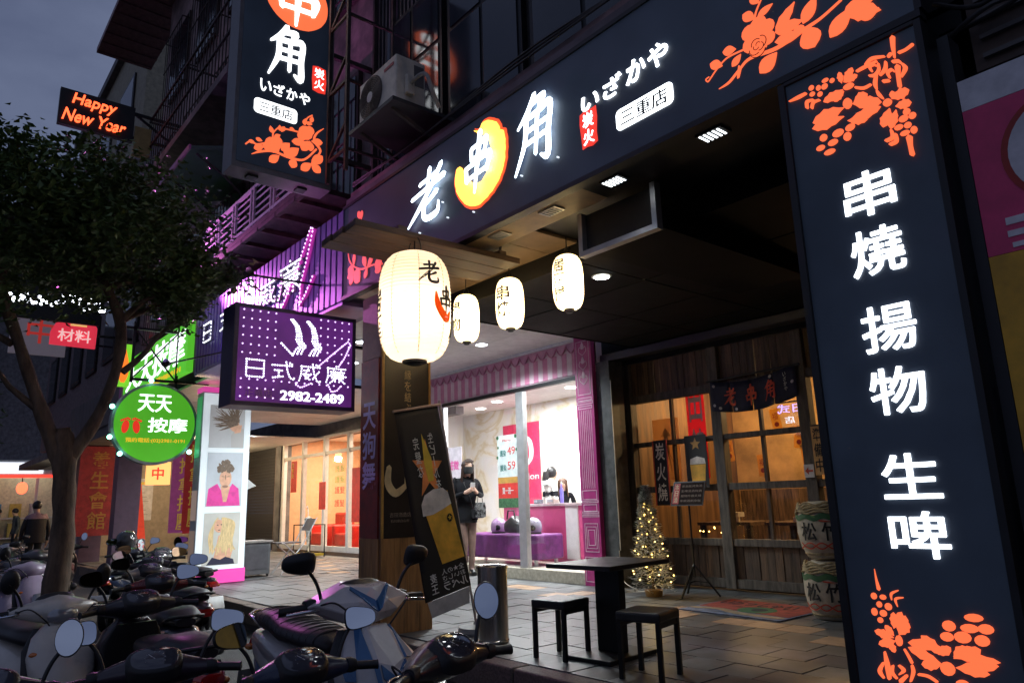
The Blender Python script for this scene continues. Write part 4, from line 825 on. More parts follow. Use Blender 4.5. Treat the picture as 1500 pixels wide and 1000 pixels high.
def profile(mb, fn, a0, b0, s, step, r):
    """two face profiles of the hairdresser's emblem, filled with dots"""
    for k in range(2):
        ox = a0+k*.46*s
        edge = [(0, 1), (.16, .85), (.22, .62), (.20, .45), (.34, .30), (.22, .22), (.10, .05)]
        for i in range(3):
            dots_on(mb, fn, [(ox+(x*.8+i*.11-.08*i*y)*s, b0+y*s) for x, y in edge], step, r)
        if k == 0: dots_on(mb, fn, [(ox-.25*s, b0+.32*s), (ox+.1*s, b0+.0*s)], step, r)
for ch, a in (('日', 2.31), ('式', 2.58), ('威', 2.85), ('廉', 3.13)):
    t = MB(); led_char(t, ch, f4, a, a+.235, 2.275, 2.465, .024, .0075); t.build('led_character', ledW, pl, kind='stuff')
t = MB(); profile(t, f4, 2.76, 2.52, .36, .026, .009); t.build('led_emblem', ledW, pl, kind='stuff')
t = MB(); dots_on(t, f4, [(3.05, 2.44), (3.2, 2.58), (3.37, 2.73), (3.40, 2.70), (3.33, 2.55), (3.27, 2.46)], .024, .008); dots_on(t, f4, [(2.98, 2.27), (2.88, 2.22), (2.82, 2.25), (2.84, 2.28)], .024, .008); dots_on(t, f4, [(3.16, 2.27), (3.2, 2.2), (3.26, 2.22), (3.3, 2.27)], .024, .008)
t.build('led_razor', ledP, pl, kind='stuff')
t = MB(); row_text(t, '2982-2489', f4, 2.68, 3.33, 2.09, 2.18, .001, .005, bold=.006)
t.build('led_number', EM('led_number', (.9, 1, .95), 2.6), pl)
t = MB(); row_text(t, '正義店', f4, 2.34, 2.60, 2.105, 2.18, .001, .004, .0, gap=.25); t.build('small_lettering', M('dull_pink', (.5, .28, .45), .5), pl)
for z in (2.3, 2.72): MB().bar((-6.75, 3.46, z), (-6.75, 3.9, z), .03).build('bracket', frame_bk, pl)
# LED lettering on the ribbed fascia
f5 = XZ(3.198)
for ch, a, b, z0, z1 in (('日', -10.75, -10.3, 3.44, 3.75), ('式', -10.0, -9.5, 3.46, 3.80), ('威', -8.58, -8.05, 3.46, 3.80), ('廉', -7.98, -7.3, 3.44, 3.86)):
    t = MB(); bk = MB()
    for ln_ in SK[ch]: bk.tube([(a+(b-a)*x/100, 3.185, z0+(z1-z0)*y/100) for x, y in ln_], .02, 6)
    c_ = bk.build('letter_box', M('pale_letter_box', (.16, .14, .22), .4), rf); led_char(t, ch, lambda p, q, h: (p, 3.16-h, q), a, b, z0, z1, .05, .0115); t.build('led_dots', ledW, c_, kind='stuff')
t = MB(); profile(t, f5, -9.22, 3.56, .44, .05, .013); t.build('led_emblem', ledW, rf, kind='stuff')
rz = [(-7.98, 3.28), (-7.8, 3.38), (-7.62, 3.56), (-7.42, 3.74), (-7.12, 4.09), (-7.05, 4.06), (-7.2, 3.74), (-7.34, 3.5), (-7.36, 3.26), (-7.22, 3.34), (-7.02, 3.52)]
MB().tube([(x, 3.18, z) for x, z in rz], .02, 6).build('razor_tube', M('magenta_tube', (.5, .04, .4), .3, emit=(.9, .08, .7), es=.25), rf)
t = MB(); dots_on(t, lambda p, q, h: (p, 3.16-h, q), rz, .05, .0115); t.build('led_razor', ledP, rf, kind='stuff')
sp = MB().cyl((-10.98, 2.6, 4.32), (-10.86, 2.72, 4.22), .05, .065, 14).build('spotlight_head', frame_bk, bal, smooth=40)
MB().cyl((-10.86, 2.72, 4.22), (-10.857, 2.723, 4.217), .055, n=14).build('spotlight_lens', EM('magenta_lens', (1, .15, .85), 12), sp)
MB().bar((-11.0, 2.6, 4.34), (-11.0, 2.97, 4.5), .025).build('spotlight_arm', frame_bk, bal)
lamp('magenta_spot', 'SPOT', (-10.8, 2.5, 4.3), 130, (1, .25, .9), .05, bal, Vector((1, .22, .1)).to_track_quat('-Z', 'Y').to_euler(), 90)
lamp('violet_wash', 'SPOT', (-8.9, 2.2, 2.8), 24, (.45, .3, 1), .08, rf, Vector((0.05, 1, .9)).to_track_quat('-Z', 'Y').to_euler(), 140)
lamp('magenta_wash', 'SPOT', (-6.9, 2.4, 3.4), 10, (.95, .3, .85), .08, rf, Vector((0, 1, .35)).to_track_quat('-Z', 'Y').to_euler(), 130)
for x, y, z in ((-8.9, 2.2, 2.8), (-6.9, 2.4, 3.4)):
    h_ = MB().cyl((x, y, z-.05), (x, y+.05, z), .035, .05, 12).build('wash_lamp', frame_bk, rf, smooth=40); MB().bar((x, y, z-.04), (x, 3.2, z-.02 if z > 3.2 else 3.09), .018).build('lamp_arm', frame_bk, h_)

# green massage parlour signs
gm = thing('green_fascia_sign', 'backlit green massage fascia sign with white characters, beyond the violet fascia', 'sign', (-13.6, 3.2, 3.1))
gE = EM('sign_green', (.10, .55, .03), .8)
MB().box(-15.75, -11.6, 3.2, 3.3, 3.2, 4.02).build('panel', gE, gm)
bxo('end_trim', M('pink_trim', (.5, .15, .4), .5), gm, -16.0, -15.76, 3.18, 3.32, 2.9, 3.9)
f6 = XZ(3.2); t = MB(); row_text(t, '天天按摩', f6, -15.5, -11.75, 3.38, 3.95, .002, .006, bold=.008); t.build('lettering', EM('soft_white', (.92, .95, 1), 1.6), gm)
t = MB(); row_text(t, '預約電話29810191', f6, -14.2, -11.9, 3.23, 3.34, .002, .008, .01); t.build('phone_lettering', EM('amber_print', (1, .5, .03), .8), gm)
gr_ = thing('round_green_sign', 'round green double sided massage sign with red footprints on a bracket', 'sign', (-12, 2.92, 1.7))
fr = YZ(-12.0); C0 = (2.92, 2.42)
MB().prism(oval(C0, .615, .625, 40), fr, -.16, 0).build('drum', M('grey_rim', (.35, .36, .38), .4), gr_)
MB().prism(oval(C0, .575, .585, 40), fr, .001, .006).build('face', EM('disc_green', (.08, .42, .02), .75), gr_)
t = MB(); row_text(t, '天天', fr, 2.66, 3.13, 2.60, 2.86, .007, .009, bold=.012); t.build('lettering', MATS['soft_white'], gr_); t = MB(); row_text(t, '按摩', fr, 2.82, 3.38, 2.29, 2.51, .007, .009, bold=.012); t.build('lettering', MATS['soft_white'], gr_)
t = MB()
for s in (-1, 1):
    c = (2.58+s*.075, 2.36); t.prism(oval((c[0], c[1]), .05, .1, 12, s*.15), fr, .007, .011)
    for k in range(5): t.prism(oval((c[0]+s*(-.05+k*.027), c[1]+.125-.012*abs(k-1)), .016, .018, 8), fr, .007, .0115)
t.build('footprints', EM('foot_red', (1, .04, .02), .7), gr_)
t = MB(); row_text(t, '預約電話:(02)2981-0191', fr, 2.52, 3.36, 2.12, 2.2, .007, .010, .015, gap=.1); t.build('phone_lettering', MATS['amber_print'], gr_)
for i, a in enumerate((100, 160, 200, 225, 320)):
    MB().ell((-11.95, C0[0]+.66*cos(rad(a)), C0[1]+.66*sin(rad(a))), (.035, .035, .035), 10, 6).build('bulb', EM('bulb_green', (.25, 1, .65), 9), gr_)
fr_m = thing('plant_light_sign', 'black steel cage bracket with orange plant light box beside green sign', 'sign', (-12.1, 2.9, 3.2))
for y in (2.55, 3.2): MB().bar((-12.1, y, 2.98 if y > 3 else 3.05), (-12.1, y, 4.0), .04).build('upright', frame_bk, fr_m)
for z in (3.1, 3.9): MB().bar((-12.1, 2.3, z), (-12.1, 3.7, z), .04).build('rail', frame_bk, fr_m)
MB().bar((-12.1, 2.55, 3.1), (-12.1, 3.2, 3.9), .02).build('brace', frame_bk, fr_m); MB().bar((-12.1, 2.55, 3.9), (-12.1, 3.2, 3.1), .02).build('brace', frame_bk, fr_m)
MB().box(-12.2, -12.05, 2.33, 2.52, 2.98, 3.62).build('light_box', EM('box_green', (.2, .65, .03), .9), fr_m)
t = MB(); ff = YZ(-12.05)
for k, (dx, hh) in enumerate(((-.05, .42), (-.02, .55), (.02, .52), (.05, .4))): t.prism(leaf((2.425+dx*.4, 3.02), (2.425+dx, 3.02+hh), .1), ff, .001, .004+.0005*k)
t.build('plant_print', EM('plant_orange', (1, .2, .02), 1.1), fr_m)

# neon board above the tree
nn = thing('neon_sign', 'black board with red neon greeting above the tree crown', 'sign', (-14, 2.05, 8.0))
MB().box(-14.1, -14.0, 1.42, 2.64, 7.9, 8.6).build('board', black_p, nn)
t = MB(); fn_ = YZ(-14.0)
put(t, 'Happy', fn_, 1.62, 2.32, 8.28, 8.55, .01, .03, .012, shear=.05); put(t, 'New Year', fn_, 1.5, 2.5, 7.98, 8.22, .01, .03, .012, shear=.05)
t.build('neon_lettering', EM('neon_red', (1, .10, .03), 3.2), nn)
for z in (8.0, 8.5): MB().bar((-14.05, 2.64, z), (-14.05, 3.8, z), .05).build('bracket', frame_bk, nn)
MB().bar((-14.05, 2.64, 8.5), (-14.05, 3.8, 7.8), .04).build('brace', frame_bk, nn)
bxo('yellow_box', M('yellow_box', (.4, .28, .1), .5), nn, -14.2, -14.02, 2.66, 2.95, 7.7, 8.25)
# red and white signs behind the tree
rs = thing('red_hanging_sign', 'red cut corner sign with pale characters behind the tree', 'sign', (-18, 2.6, 4.6))
MB().prism([(2.15, 4.72), (3.02, 4.70), (3.03, 5.15), (2.75, 5.65), (2.4, 5.6), (2.15, 5.0)], YZ(-18), -.1, 0).build('panel', EM('sign_red', (.85, .04, .08), .7), rs)
t = MB(); row_text(t, '材料', YZ(-18), 2.28, 2.92, 4.8, 5.08, .001, .01, .015); t.build('lettering', EM('pale_pink', (1, .6, .6), .8), rs)
t = MB(); put(t, '生', YZ(-18), 2.5, 2.82, 5.16, 5.5, .001, .01, .02); t.build('lettering', EM('pale_gold', (1, .6, .2), .7), rs)
MB().bar((-18.05, 3.03, 5.0), (-18.05, 3.9, 5.0), .05).build('bracket', frame_bk, rs)
cw = thing('pale_hanging_sign', 'pale sign with red character at the far left behind leaves', 'sign', (-22, 2.2, 4.6))
MB().box(-22.1, -22, 1.75, 3.0, 5.2, 6.5).build('panel', EM('dim_white', (.5, .45, .52), .1), cw)
t = MB(); put(t, '中', YZ(-22), 2.1, 2.7, 5.5, 6.15, .001, .01, .01); t.build('lettering', EM('dull_red', (.7, .05, .04), .4), cw)
MB().bar((-22.05, 3.0, 5.6), (-22.05, 3.9, 5.6), .05).build('bracket', frame_bk, cw)
# blue-white-pink LED display seen through the branches
ld = thing('led_display', 'pink, white and blue LED figure board glittering through the tree', 'sign', (-17, 2.0, 5))
MB().box(-17.1, -17.02, .6, 2.9, 5.0, 7.3).build('board', black_p, ld)
fl = YZ(-17.02)
for nm, mtt, pts in (('pink_leds', EM('led_pink', (1, .12, .8), 9), [(1.95+.3*cos(a_)*(1 if k % 2 else .8), 6.3+.22*sin(a_)) for k, a_ in enumerate([i*.5 for i in range(13)])]+[(2.0, 5.95), (2.1, 5.85), (1.95, 5.75), (2.08, 5.7), (2.2, 5.72)]),
                     ('white_leds', EM('led_cold', (.85, .9, 1), 9), [(1.3+.13*k+random.uniform(-.05, .05), 5.45+random.uniform(-.14, .14)) for k in range(14) for _ in range(3)]),
                     ('blue_leds', EM('led_blue', (.12, .25, 1), 8), [(1.05+random.uniform(-.1, .1), 5.9+random.uniform(-.3, .3)) for _ in range(16)])):
    t = MB()
    for a_, b_ in pts: dot(t, fl, a_, b_, .035)
    t.build(nm, mtt, ld, kind='stuff')
MB().bar((-17.06, 2.9, 6), (-17.06, 3.9, 6), .06).build('bracket', frame_bk, ld)
# pink poster board on the right edge
pk = thing('pink_board_sign', 'tall unlit pink and yellow board with white ring beside the pillar sign', 'sign', (-.5, 3.3, 0))
MB().box(-.88, .6, 3.262, 3.34, 1.98, 2.62).build('pink_panel', M('crimson_print', (.78, .06, .19), .5, var=.1), pk)
MB().box(-.88, .6, 3.262, 3.34, 2.622, 2.76).build('top_band', M('grey_white', (.75, .73, .75), .5), pk)
MB().box(-.88, .6, 3.262, 3.34, .3, 1.978).build('yellow_panel', M('yellow_board', (.75, .40, .03), .5), pk)
f7 = XZ(3.262); wpk = M('white_print', (.8, .76, .78), .5)
MB().prism(oval((-.54, 2.36), .235, .235, 36), f7, .001, .003).build('ring_edge', M('red_print', (.45, .03, .02), .5), pk)
MB().prism(oval((-.54, 2.36), .21, .212, 36), f7, .0035, .005).build('ring', wpk, pk)
for z in (2.475, 2.36): MB().prism(oval((-.52, z-.05), .085, .06, 20), f7, .0055, .007).build('ring_hole', MATS['crimson_print'], pk)
for k, d in enumerate(((-.80, -.55, 2.09, 2.12), (-.80, -.55, 2.04, 2.065), (-.79, -.56, 1.995, 2.015), (-.70, -.66, 1.99, 2.16))): MB().prism([(d[0], d[2]), (d[1], d[2]), (d[1], d[3]), (d[0], d[3])], f7, .001, .003+.0006*k).build('stroke', wpk, pk)
bxo('post', black_p, pk, -.93, -.885, 3.27, 3.4, 0, 3.0); bxo('post', black_p, pk, .2, .26, 3.341, 3.45, 0, 3.0)
# cables above the right sign
cb = thing('wall_cables', 'bundle of loose dark cables above the pink board', 'cables', (-.6, 3.3, 3.4))
for k in range(9):
    z = 3.0+k*.13
    MB().tube(smooth_line([(-.95, 3.4, z+random.uniform(-.1, .1)), (-.7, 3.3+random.uniform(-.05, .05), z+random.uniform(-.2, .2)), (-.4, 3.3, z+random.uniform(-.2, .2)), (.3, 3.4, z+random.uniform(-.1, .3))]), .010+.01*random.random(), 6).build('cable', M('dark_cable', (.05, .045, .045), .6), cb, smooth=60)
cb2 = thing('facade_cables', 'thin cables sagging along the ledge over the fascia sign', 'cables', (-3.5, 3.3, 4.27))
for k in range(3): MB().tube(smooth_line([(-6.3, 3.24, 4.29+k*.02), (-5, 3.22, 4.275), (-3.6, 3.23, 4.3+.03*k), (-2.2, 3.22, 4.275), (-.5, 3.24, 4.3+.05*k)], 8), .009, 6).build('cable', MATS['dark_cable'], cb2, smooth=60)
# ============================================================ LANTERNS
plankm = M('dark_stained_plank', (.10, .055, .033), .55, var=.45, scale=5, bump=.3, stretch=(6, .6, 6))
lp = thing('lantern_plank', 'dark stained plank canopy sticking out over the street, carrying the big lantern', 'plank', (-4.6, 3.0, 3.0))
for k in range(3):
    x0 = -4.87+k*.19
    MB().hexa([(x0, 2.25, 3.0), (x0+.183, 2.235, 3.0), (x0+.183, 3.75, 3.0), (x0, 3.75, 3.0), (x0, 2.25, 3.05), (x0+.183, 2.235, 3.05), (x0+.183, 3.75, 3.05), (x0, 3.75, 3.05)]).build('board', plankm, lp, bevel=.004)
for y in (2.6, 3.55): bxo('batten', plankm, lp, -4.85, -4.33, y, y+.07, 3.052, 3.09)
for x in (-4.8, -4.38): MB().cyl((x, 3.6, 3.09), (x, 3.6, 3.165), .012, n=8).build('hanger_rod', frame_bk, lp)
ink = M('black_ink', (.008, .007, .006), .6); flame_ink = paper('orange_ink', (.92, .22, .03), (1, .18, .02), .22)
bigp = paper('lantern_paper_big', (.90, .82, .70), (1.0, .80, .58), .20)
smallp = paper('lantern_paper_small', (.92, .84, .64), (1.0, .80, .42), 1.0)
capm = M('lantern_cap', (.012, .011, .010), .5)
def lan_r(t):      # t -1..1
    return (1-abs(t)**3.2)**(1/2.5)*.68+.32 if abs(t) < 1 else .32
def lantern(label, loc, R, H, pm, ribs, texts, watt, hook, group):
    t_ = thing('paper_lantern', label, 'lantern', loc, group=group, world=False)
    prof = []
    N = ribs*4
    for i in range(N+1):
        t = -1+2*i/N; prof.append((R*lan_r(t)*(1+.012*cos(2*pi*i/4)), H/2+t*H/2))
    MB().lathe(prof, 40, cap=False).build('paper_body', pm, t_, smooth=70)
    for z, s in ((0, -1), (H, 1)): MB().lathe([(R*.30, z-.012), (R*.34, z-.014), (R*.34, z+.014), (R*.30, z+.012)], 28).build('cap_ring', capm, t_, smooth=40)
    MB().lathe([(0.001, -.03), (R*.2, -.028), (R*.2, -.02), (.001, -.02)], 20).build('tassel_plate', capm, t_)
    v_ = MB()
    for k in range(8):
        a = k*pi/4+.35
        v_.tube([(R*lan_r(-1+2*i/24)*.996*cos(a), R*lan_r(-1+2*i/24)*.996*sin(a), H*i/24) for i in range(1, 24)], .0014*R/.13, 5)
    v_.build('seam', M('seam_paper', (.75, .55, .32), .7), t_)
    MB().tube([(0, 0, H+.0), (0, 0, H+hook)], .005, 6).build('hook_wire', frame_bk, t_)
    MB().tube([(R*.34*cos(a), 0, H+.01+R*.5*sin(a)) for a in [pi*i/10 for i in range(11)]], .005, 6).build('handle', frame_bk, t_)
    MB().ell((0, 0, H*.42), (.03, .03, .045)).build('bulb', EM('lantern_bulb', (1, .8, .5), 6), t_)
    lamp('lantern_light', 'POINT', (0, 0, H*.42), watt, (1, .78, .52), .06, t_)
    for kind, ch, ang, zc, sz in texts:
        def fn(a, b, h, ang=ang, zc=zc, sz=sz):
            z = zc+b*sz; r = R*lan_r(2*z/H-1)+h+.004; th = rad(ang)+a*sz/R
            return (r*cos(th), r*sin(th), z)
        mb = MB()
        if kind == 'b': brush(mb, ch, fn, -.5, .5, -.5, .5, 0, .002, 1.05)
        elif kind == 'f': mb.prism(ribbon([(-.45, .5, .08), (-.35, 0, .3), (.1, -.42, .34), (.42, -.1, .1)]), fn, 0, .0015)
        else: put(mb, ch, fn, -.5, .5, -.5, .5, 0, .002, .02)
        mb.build('ink_mark' if kind != 'f' else 'flame_mark', ink if kind != 'f' else flame_ink, t_)
    return t_
lantern('large white paper lantern with black and orange brush marks hanging from plank', (-4.35, 2.75, 2.09), .262, .80, bigp, 30,
        [('b', '老', -8, .60, .17), ('b', '串', 24, .42, .17), ('f', '', 21, .36, .19), ('b', '角', 58, .24, .17), ('t', '居', -112, .42, .17), ('t', '酒', -112, .24, .17)], 7.5, .11, 'paper lanterns')
for i, (lc, txt, lb, ang) in enumerate([((-5.315, 3.93, 2.555), '揚物', 'small glowing paper lantern nearest the big lantern', -92), ((-4.67, 3.93, 2.55), '串焼', 'small glowing paper lantern in the middle of the three', -72), ((-3.94, 3.93, 2.555), '居酒屋', 'small glowing paper lantern nearest the air duct', -82)]):
    n_ = len(txt); s_ = .135 if n_ == 2 else .108
    lantern(lb, lc, .124, .448, smallp, 22, [('t', c, ang, .448*.5+(n_/2-.5-k)*(s_*1.08), s_) for k, c in enumerate(txt)], 6.5, .16, 'paper lanterns')

# ============================================================ POSTER PILLAR
pp = thing('poster_pillar', 'wood clad arcade pillar wrapped in black and red sake posters', 'pillar', (-5.95, 3.55, 0))
honey = M('honey_wood', (.34, .17, .06), .45, var=.35, scale=4, stretch=(5, 5, .5), bump=.1)
gold = M('gold_edge', (.55, .30, .07), .4)
for k in range(4): bxo('base_board', honey, pp, -5.772, -5.75, 3.29+k*.132, 3.29+(k+1)*.132-.003, 0, .80)
for k in range(3): bxo('base_board', honey, pp, -6.12+k*.115, -6.12+(k+1)*.115-.003, 3.272, 3.29, 0, .80)
bxo('core', M('pillar_core', (.25, .14, .13), .6), pp, -6.12, -5.773, 3.291, 3.815, 0, 3.05)
bxo('poster', M('black_poster', (.018, .012, .010), .4, var=.2), pp, -5.772, -5.762, 3.315, 3.795, .803, 2.5)
for y0, y1 in ((3.291, 3.314), (3.796, 3.815)): bxo('poster_frame', gold, pp, -5.772, -5.755, y0, y1, .803, 2.52)
bxo('poster_frame', gold, pp, -5.772, -5.755, 3.315, 3.795, 2.501, 2.52)
fp = YZ(-5.762)
goldp = M('gold_print', (.72, .55, .3), .5)
t = MB(); col_text(t, '縁を結ぶ酒', fp, 3.53, 3.60, 2.32, .105, .001, .003, .0); t.build('poster_lettering', goldp, pp)
t = MB(); t.prism(ribbon([(3.37, 1.42, .05), (3.36, 1.28, .07), (3.44, 1.19, .07), (3.56, 1.27, .04)]), fp, .001, .003); t.prism(ribbon([(3.56, 1.50, .02), (3.575, 1.36, .08), (3.56, 1.27, .06)]), fp, .001, .0036)
t.build('brush_mark', goldp, pp)
t = MB(); row_text(t, '吉田酒造店', fp, 3.38, 3.60, .98, 1.02, .001, .003); row_text(t, '石川県白山市', fp, 3.39, 3.58, .935, .96, .001, .003); t.build('small_print', M('dull_print', (.35, .28, .22), .5), pp)
bxo('poster', M('red_poster', (.22, .025, .02), .4, var=.25), pp, -6.115, -5.79, 3.27, 3.289, .803, 2.42)
fq = XZ(3.27)
t = MB(); col_text(t, '天狗舞', fq, -6.07, -5.83, 2.02, .27, .001, .003, .02, hgt=.25); t.build('poster_lettering', M('lilac_print', (.62, .52, .85), .5), pp)
bxo('upper_cladding', M('pinkish_cladding', (.30, .17, .15), .55), pp, -6.119, -5.776, 3.28, 3.2905, 2.43, 3.04)
# tilted beer banner
bn = thing('beer_banner', 'tilted black beer banner with orange star and glass, lettering seen from behind', 'banner', (-5.3, 3.6, 0))
P0, P1, P2, P3 = Vector((-5.22, 3.40, .30)), Vector((-5.22, 3.86, .40)), Vector((-5.22, 3.53, 1.93)), Vector((-5.22, 3.10, 1.84))
def fb_(a, b, h):      # a,b in 0..1 on the cloth, slightly billowing
    p = P0.lerp(P1, a).lerp(P3.lerp(P2, a), b); return (p.x+h, p.y, p.z)
mb = MB(); NA, NB = 8, 22
mb.add([fb_(i/NA, j/NB, 0) for j in range(NB+1) for i in range(NA+1)], [(j*(NA+1)+i, j*(NA+1)+i+1, (j+1)*(NA+1)+i+1, (j+1)*(NA+1)+i) for j in range(NB) for i in range(NA)])
clo = mb.build('cloth', M('black_cloth', (.014, .012, .012), .75, var=.25), bn, smooth=60)
sd = clo.modifiers.new('thick', 'SOLIDIFY'); sd.thickness = .003; sd.offset = -1
star = [(.52+(.30 if k % 2 == 0 else .12)*sin(k*pi/5+.12)*1.15, .66+(.17 if k % 2 == 0 else .065)*cos(k*pi/5+.12)*1.0) for k in range(10)]
MB().prism(star, fb_, .002, .004).build('star', M('star_orange', (.85, .28, .08), .5, var=.35, scale=3), bn)
MB().prism([(.50, .86), (.45, .70), (.48, .60), (.60, .60), (.63, .72)], fb_, .005, .006).build('star_glow', M('star_yellow', (.75, .52, .06), .5), bn)
MB().prism([(.26, .50), (.86, .53), (.97, .16), (.47, .16)], fb_, .002, .004).build('beer', M('beer_amber', (.95, .52, .07), .4, var=.25, scale=5), bn)
MB().prism([(.235, .43), (.24, .49), (.34, .535), (.55, .555), (.76, .55), (.86, .52), (.89, .455), (.70, .44), (.45, .425)], fb_, .005, .006).build('foam', M('foam', (.82, .75, .68), .6, var=.3, scale=5), bn)
MB().prism(oval((.80, .385), .062, .022, 16), fb_, .0065, .008).build('emblem', ink, bn)
MB().prism([(.80+(.05 if k % 2 == 0 else .02)*sin(k*pi/5), .385+(.016 if k % 2 == 0 else .007)*cos(k*pi/5)) for k in range(10)], fb_, .0085, .0095).build('emblem_star', yel, bn)
wcl = M('cloth_white', (.75, .74, .72), .6)
t = MB(); col_text(t, '完璧な', fb_, .28, .40, .845, .075, .0065, .008, .0, mirror=True); col_text(t, '生ビールを。', fb_, .62, .74, .855, .064, .0065, .008, .0, mirror=True); t.build('lettering', wcl, bn)
MB().prism([(.02, .005), (.98, .005), (.985, .15), (.025, .15)], fb_, .002, .0035).build('black_band', ink, bn)
t = MB(); row_text(t, '全★の人', fb_, .42, .92, .105, .135, .005, .007, .0, mirror=True); row_text(t, 'ルペラ', fb_, .42, .95, .02, .065, .005, .007, .01, mirror=True); row_text(t, 'おいしさ', fb_, .42, .92, .072, .098, .005, .007, 0, mirror=True); t.build('band_lettering', wcl, bn)
t = MB(); col_text(t, '麦王', fb_, .16, .30, .128, .055, .005, .007, .01, mirror=True); t.build('band_emblem', wcl, bn)
MB().prism([(.08, -.085), (.90, -.085), (.96, -.002), (.04, -.002)], fb_, .0, .002).build('paper_strip', M('pale_strip', (.55, .52, .5), .6), bn)
MB().tube([Vector(fb_(0, 1.0, .012))+Vector((0, -.02, 0)), Vector(fb_(1, 1.0, .012))+Vector((0, .02, 0))], .012, 8).build('top_rod', M('pale_rod', (.6, .42, .33), .5), bn)
MB().tube([(-5.24, 3.93, .05), (-5.24, 3.70, 1.2), (-5.24, 3.56, 1.97)], .011, 8).build('pole', M('pale_pole', (.5, .42, .38), .4), bn)
MB().lathe([(.0, 0), (.17, 0), (.18, .02), (.17, .055), (.05, .075), (.03, .11), (.0, .11)], 28, (-5.24, 3.95, 0)).build('base', M('grey_base', (.3, .29, .28), .6), bn, smooth=40)

# ============================================================ BIN, TABLE, STOOLS
bi = thing('steel_bin', 'tall round brushed steel bin beside the poster pillar', 'bin', (-4.82, 3.78, 0))
MB().lathe([(.118, .0), (.125, .005), (.125, .02), (.12, .025), (.12, .56)], 36, (-4.82, 3.78, 0), cap=False).build('drum', steel, bi, smooth=40)
MB().lathe([(.12, .56), (.128, .562), (.128, .58), (.118, .588), (.085, .585), (.082, .565)], 36, (-4.82, 3.78, 0), cap=False).build('rim', steel, bi, smooth=40)
MB().lathe([(.0, .566), (.082, .566), (.082, .56), (.0, .56)], 24, (-4.82, 3.78, 0)).build('ash_tray', black_p, bi)
tb = thing('cafe_table', 'square black pedestal table standing between two stools', 'table', (-3.78, 4.05, 0))
blk = M('black_laminate', (.016, .014, .015), .32, var=.25); blk2 = M('black_steel', (.013, .013, .014), .4, .3)
def rotbox(mb, cx, cy, sx, sy, z0, z1, a):
    c, s = cos(a), sin(a); q = [(cx+x*c-y*s, cy+x*s+y*c) for x, y in ((-sx, -sy), (sx, -sy), (sx, sy), (-sx, sy))]
    return mb.hexa([(x, y, z0) for x, y in q]+[(x, y, z1) for x, y in q])
ta = rad(5)
rotbox(MB(), -3.80, 4.06, .29, .36, .605, .637, ta).build('tabletop', blk, tb, bevel=.004)
rotbox(MB(), -3.76, 4.02, .11, .035, .03, .604, ta).build('pedestal', blk2, tb, bevel=.005)
rotbox(MB(), -3.76, 4.00, .20, .27, 0, .03, ta).build('base_plate', blk2, tb, bevel=.006)
for i, (x, y, a, lb) in enumerate([(-4.015, 3.765, rad(8), 'square black stool with thin legs left of the table'), (-3.17, 3.72, rad(14), 'square black stool with padded seat right of the table')]):
    s = thing('stool', lb, 'stool', (x, y, 0), a, 'black stools at the table', world=False)
    MB().box(-.152, .152, -.152, .152, .335, .395).build('seat', M('black_vinyl', (.02, .019, .019), .38, var=.3), s, bevel=.014)
    for sx in (-1, 1):
        for sy in (-1, 1): bxo('leg', blk2, s, sx*.132-.014, sx*.132+.014, sy*.132-.014, sy*.132+.014, 0, .34)
    for sx in (-1, 1): bxo('seat_rail', blk2, s, sx*.132-.01, sx*.132+.01, -.117, .117, .305, .334)

# ============================================================ CHRISTMAS TREE, MENU STAND, MAT, BARRELS
xt = thing('christmas_tree', 'small snowy christmas tree with warm fairy lights before the tavern', 'christmas tree', (-5.56, 6.66, 0))
MB().lathe([(.0, 0), (.09, 0), (.105, .07), (.095, .07), (.0, .06)], 16, (-5.56, 6.66, 0)).build('pot', M('gold_pot', (.4, .22, .06), .4, .4), xt, smooth=40)
MB().cyl((-5.56, 6.66, .08), (-5.6, 6.66, 1.2), .018, .006, 8).build('trunk', M('tree_stem', (.1, .07, .04), .8), xt)
mb = MB(); rnd = random.Random(3)
snow = MB()
for k in range(4200):
    t_ = rnd.random()**.8; z = .06+t_*1.16; rr = .235*(1-t_)**.85+.02
    a = rnd.random()*2*pi; r = rr*(.55+.5*rnd.random())*(1+.12*sin(z*42)); x, y = -5.56-.035*t_+r*cos(a), 6.66+r*sin(a)
    l = .03+.02*rnd.random(); b = a+rnd.uniform(-.9, .9); dz = rnd.uniform(-.012, .02)
    tgt = snow if rnd.random() < .72 else mb
    p = Vector((x, y, z)); d = Vector((cos(b)*l, sin(b)*l, dz)); s_ = Vector((-sin(b), cos(b), .4))*.007
    tgt.add([p-d*.5-s_, p-d*.5+s_, p+d, p], [(0, 1, 2), (0, 2, 3)])
mb.build('green_needles', M('fir_green', (.05, .085, .05), .7, var=.3), xt, kind='stuff')
snow.build('snow_tips', M('snow_tip', (.78, .77, .72), .8, var=.2), xt, kind='stuff')
for k in range(52):
    t_ = (k+.5)/52; z = .16+t_*.86; a = k*2.39996; r = (.235*(1-t_)**.85+.02)*1.0
    MB().ell((-5.56-.035*t_+r*cos(a), 6.66+r*sin(a), z), (.008, .008, .008), 8, 5).build('fairy_light', EM('fairy_warm', (1, .62, .16), 8), xt)
lamp('fairy_glow', 'POINT', (-5.4, 6.42, .35), 1.0, (1, .65, .2), .1, xt)
MB().tube(smooth_line([(-5.7, 6.7, .04), (-5.95, 6.75, .012), (-6.1, 6.65, .012), (-6.15, 6.8, .012), (-6.0, 6.9, .015), (-6.3, 6.99, .1), (-6.35, 7.0, .45)]), .006, 6).build('light_cable', MATS['cream_cable'], xt, smooth=60)
mn = thing('menu_stand', 'black music stand tripod carrying a black and red menu board', 'menu stand', (-5.2, 6.95, 0))
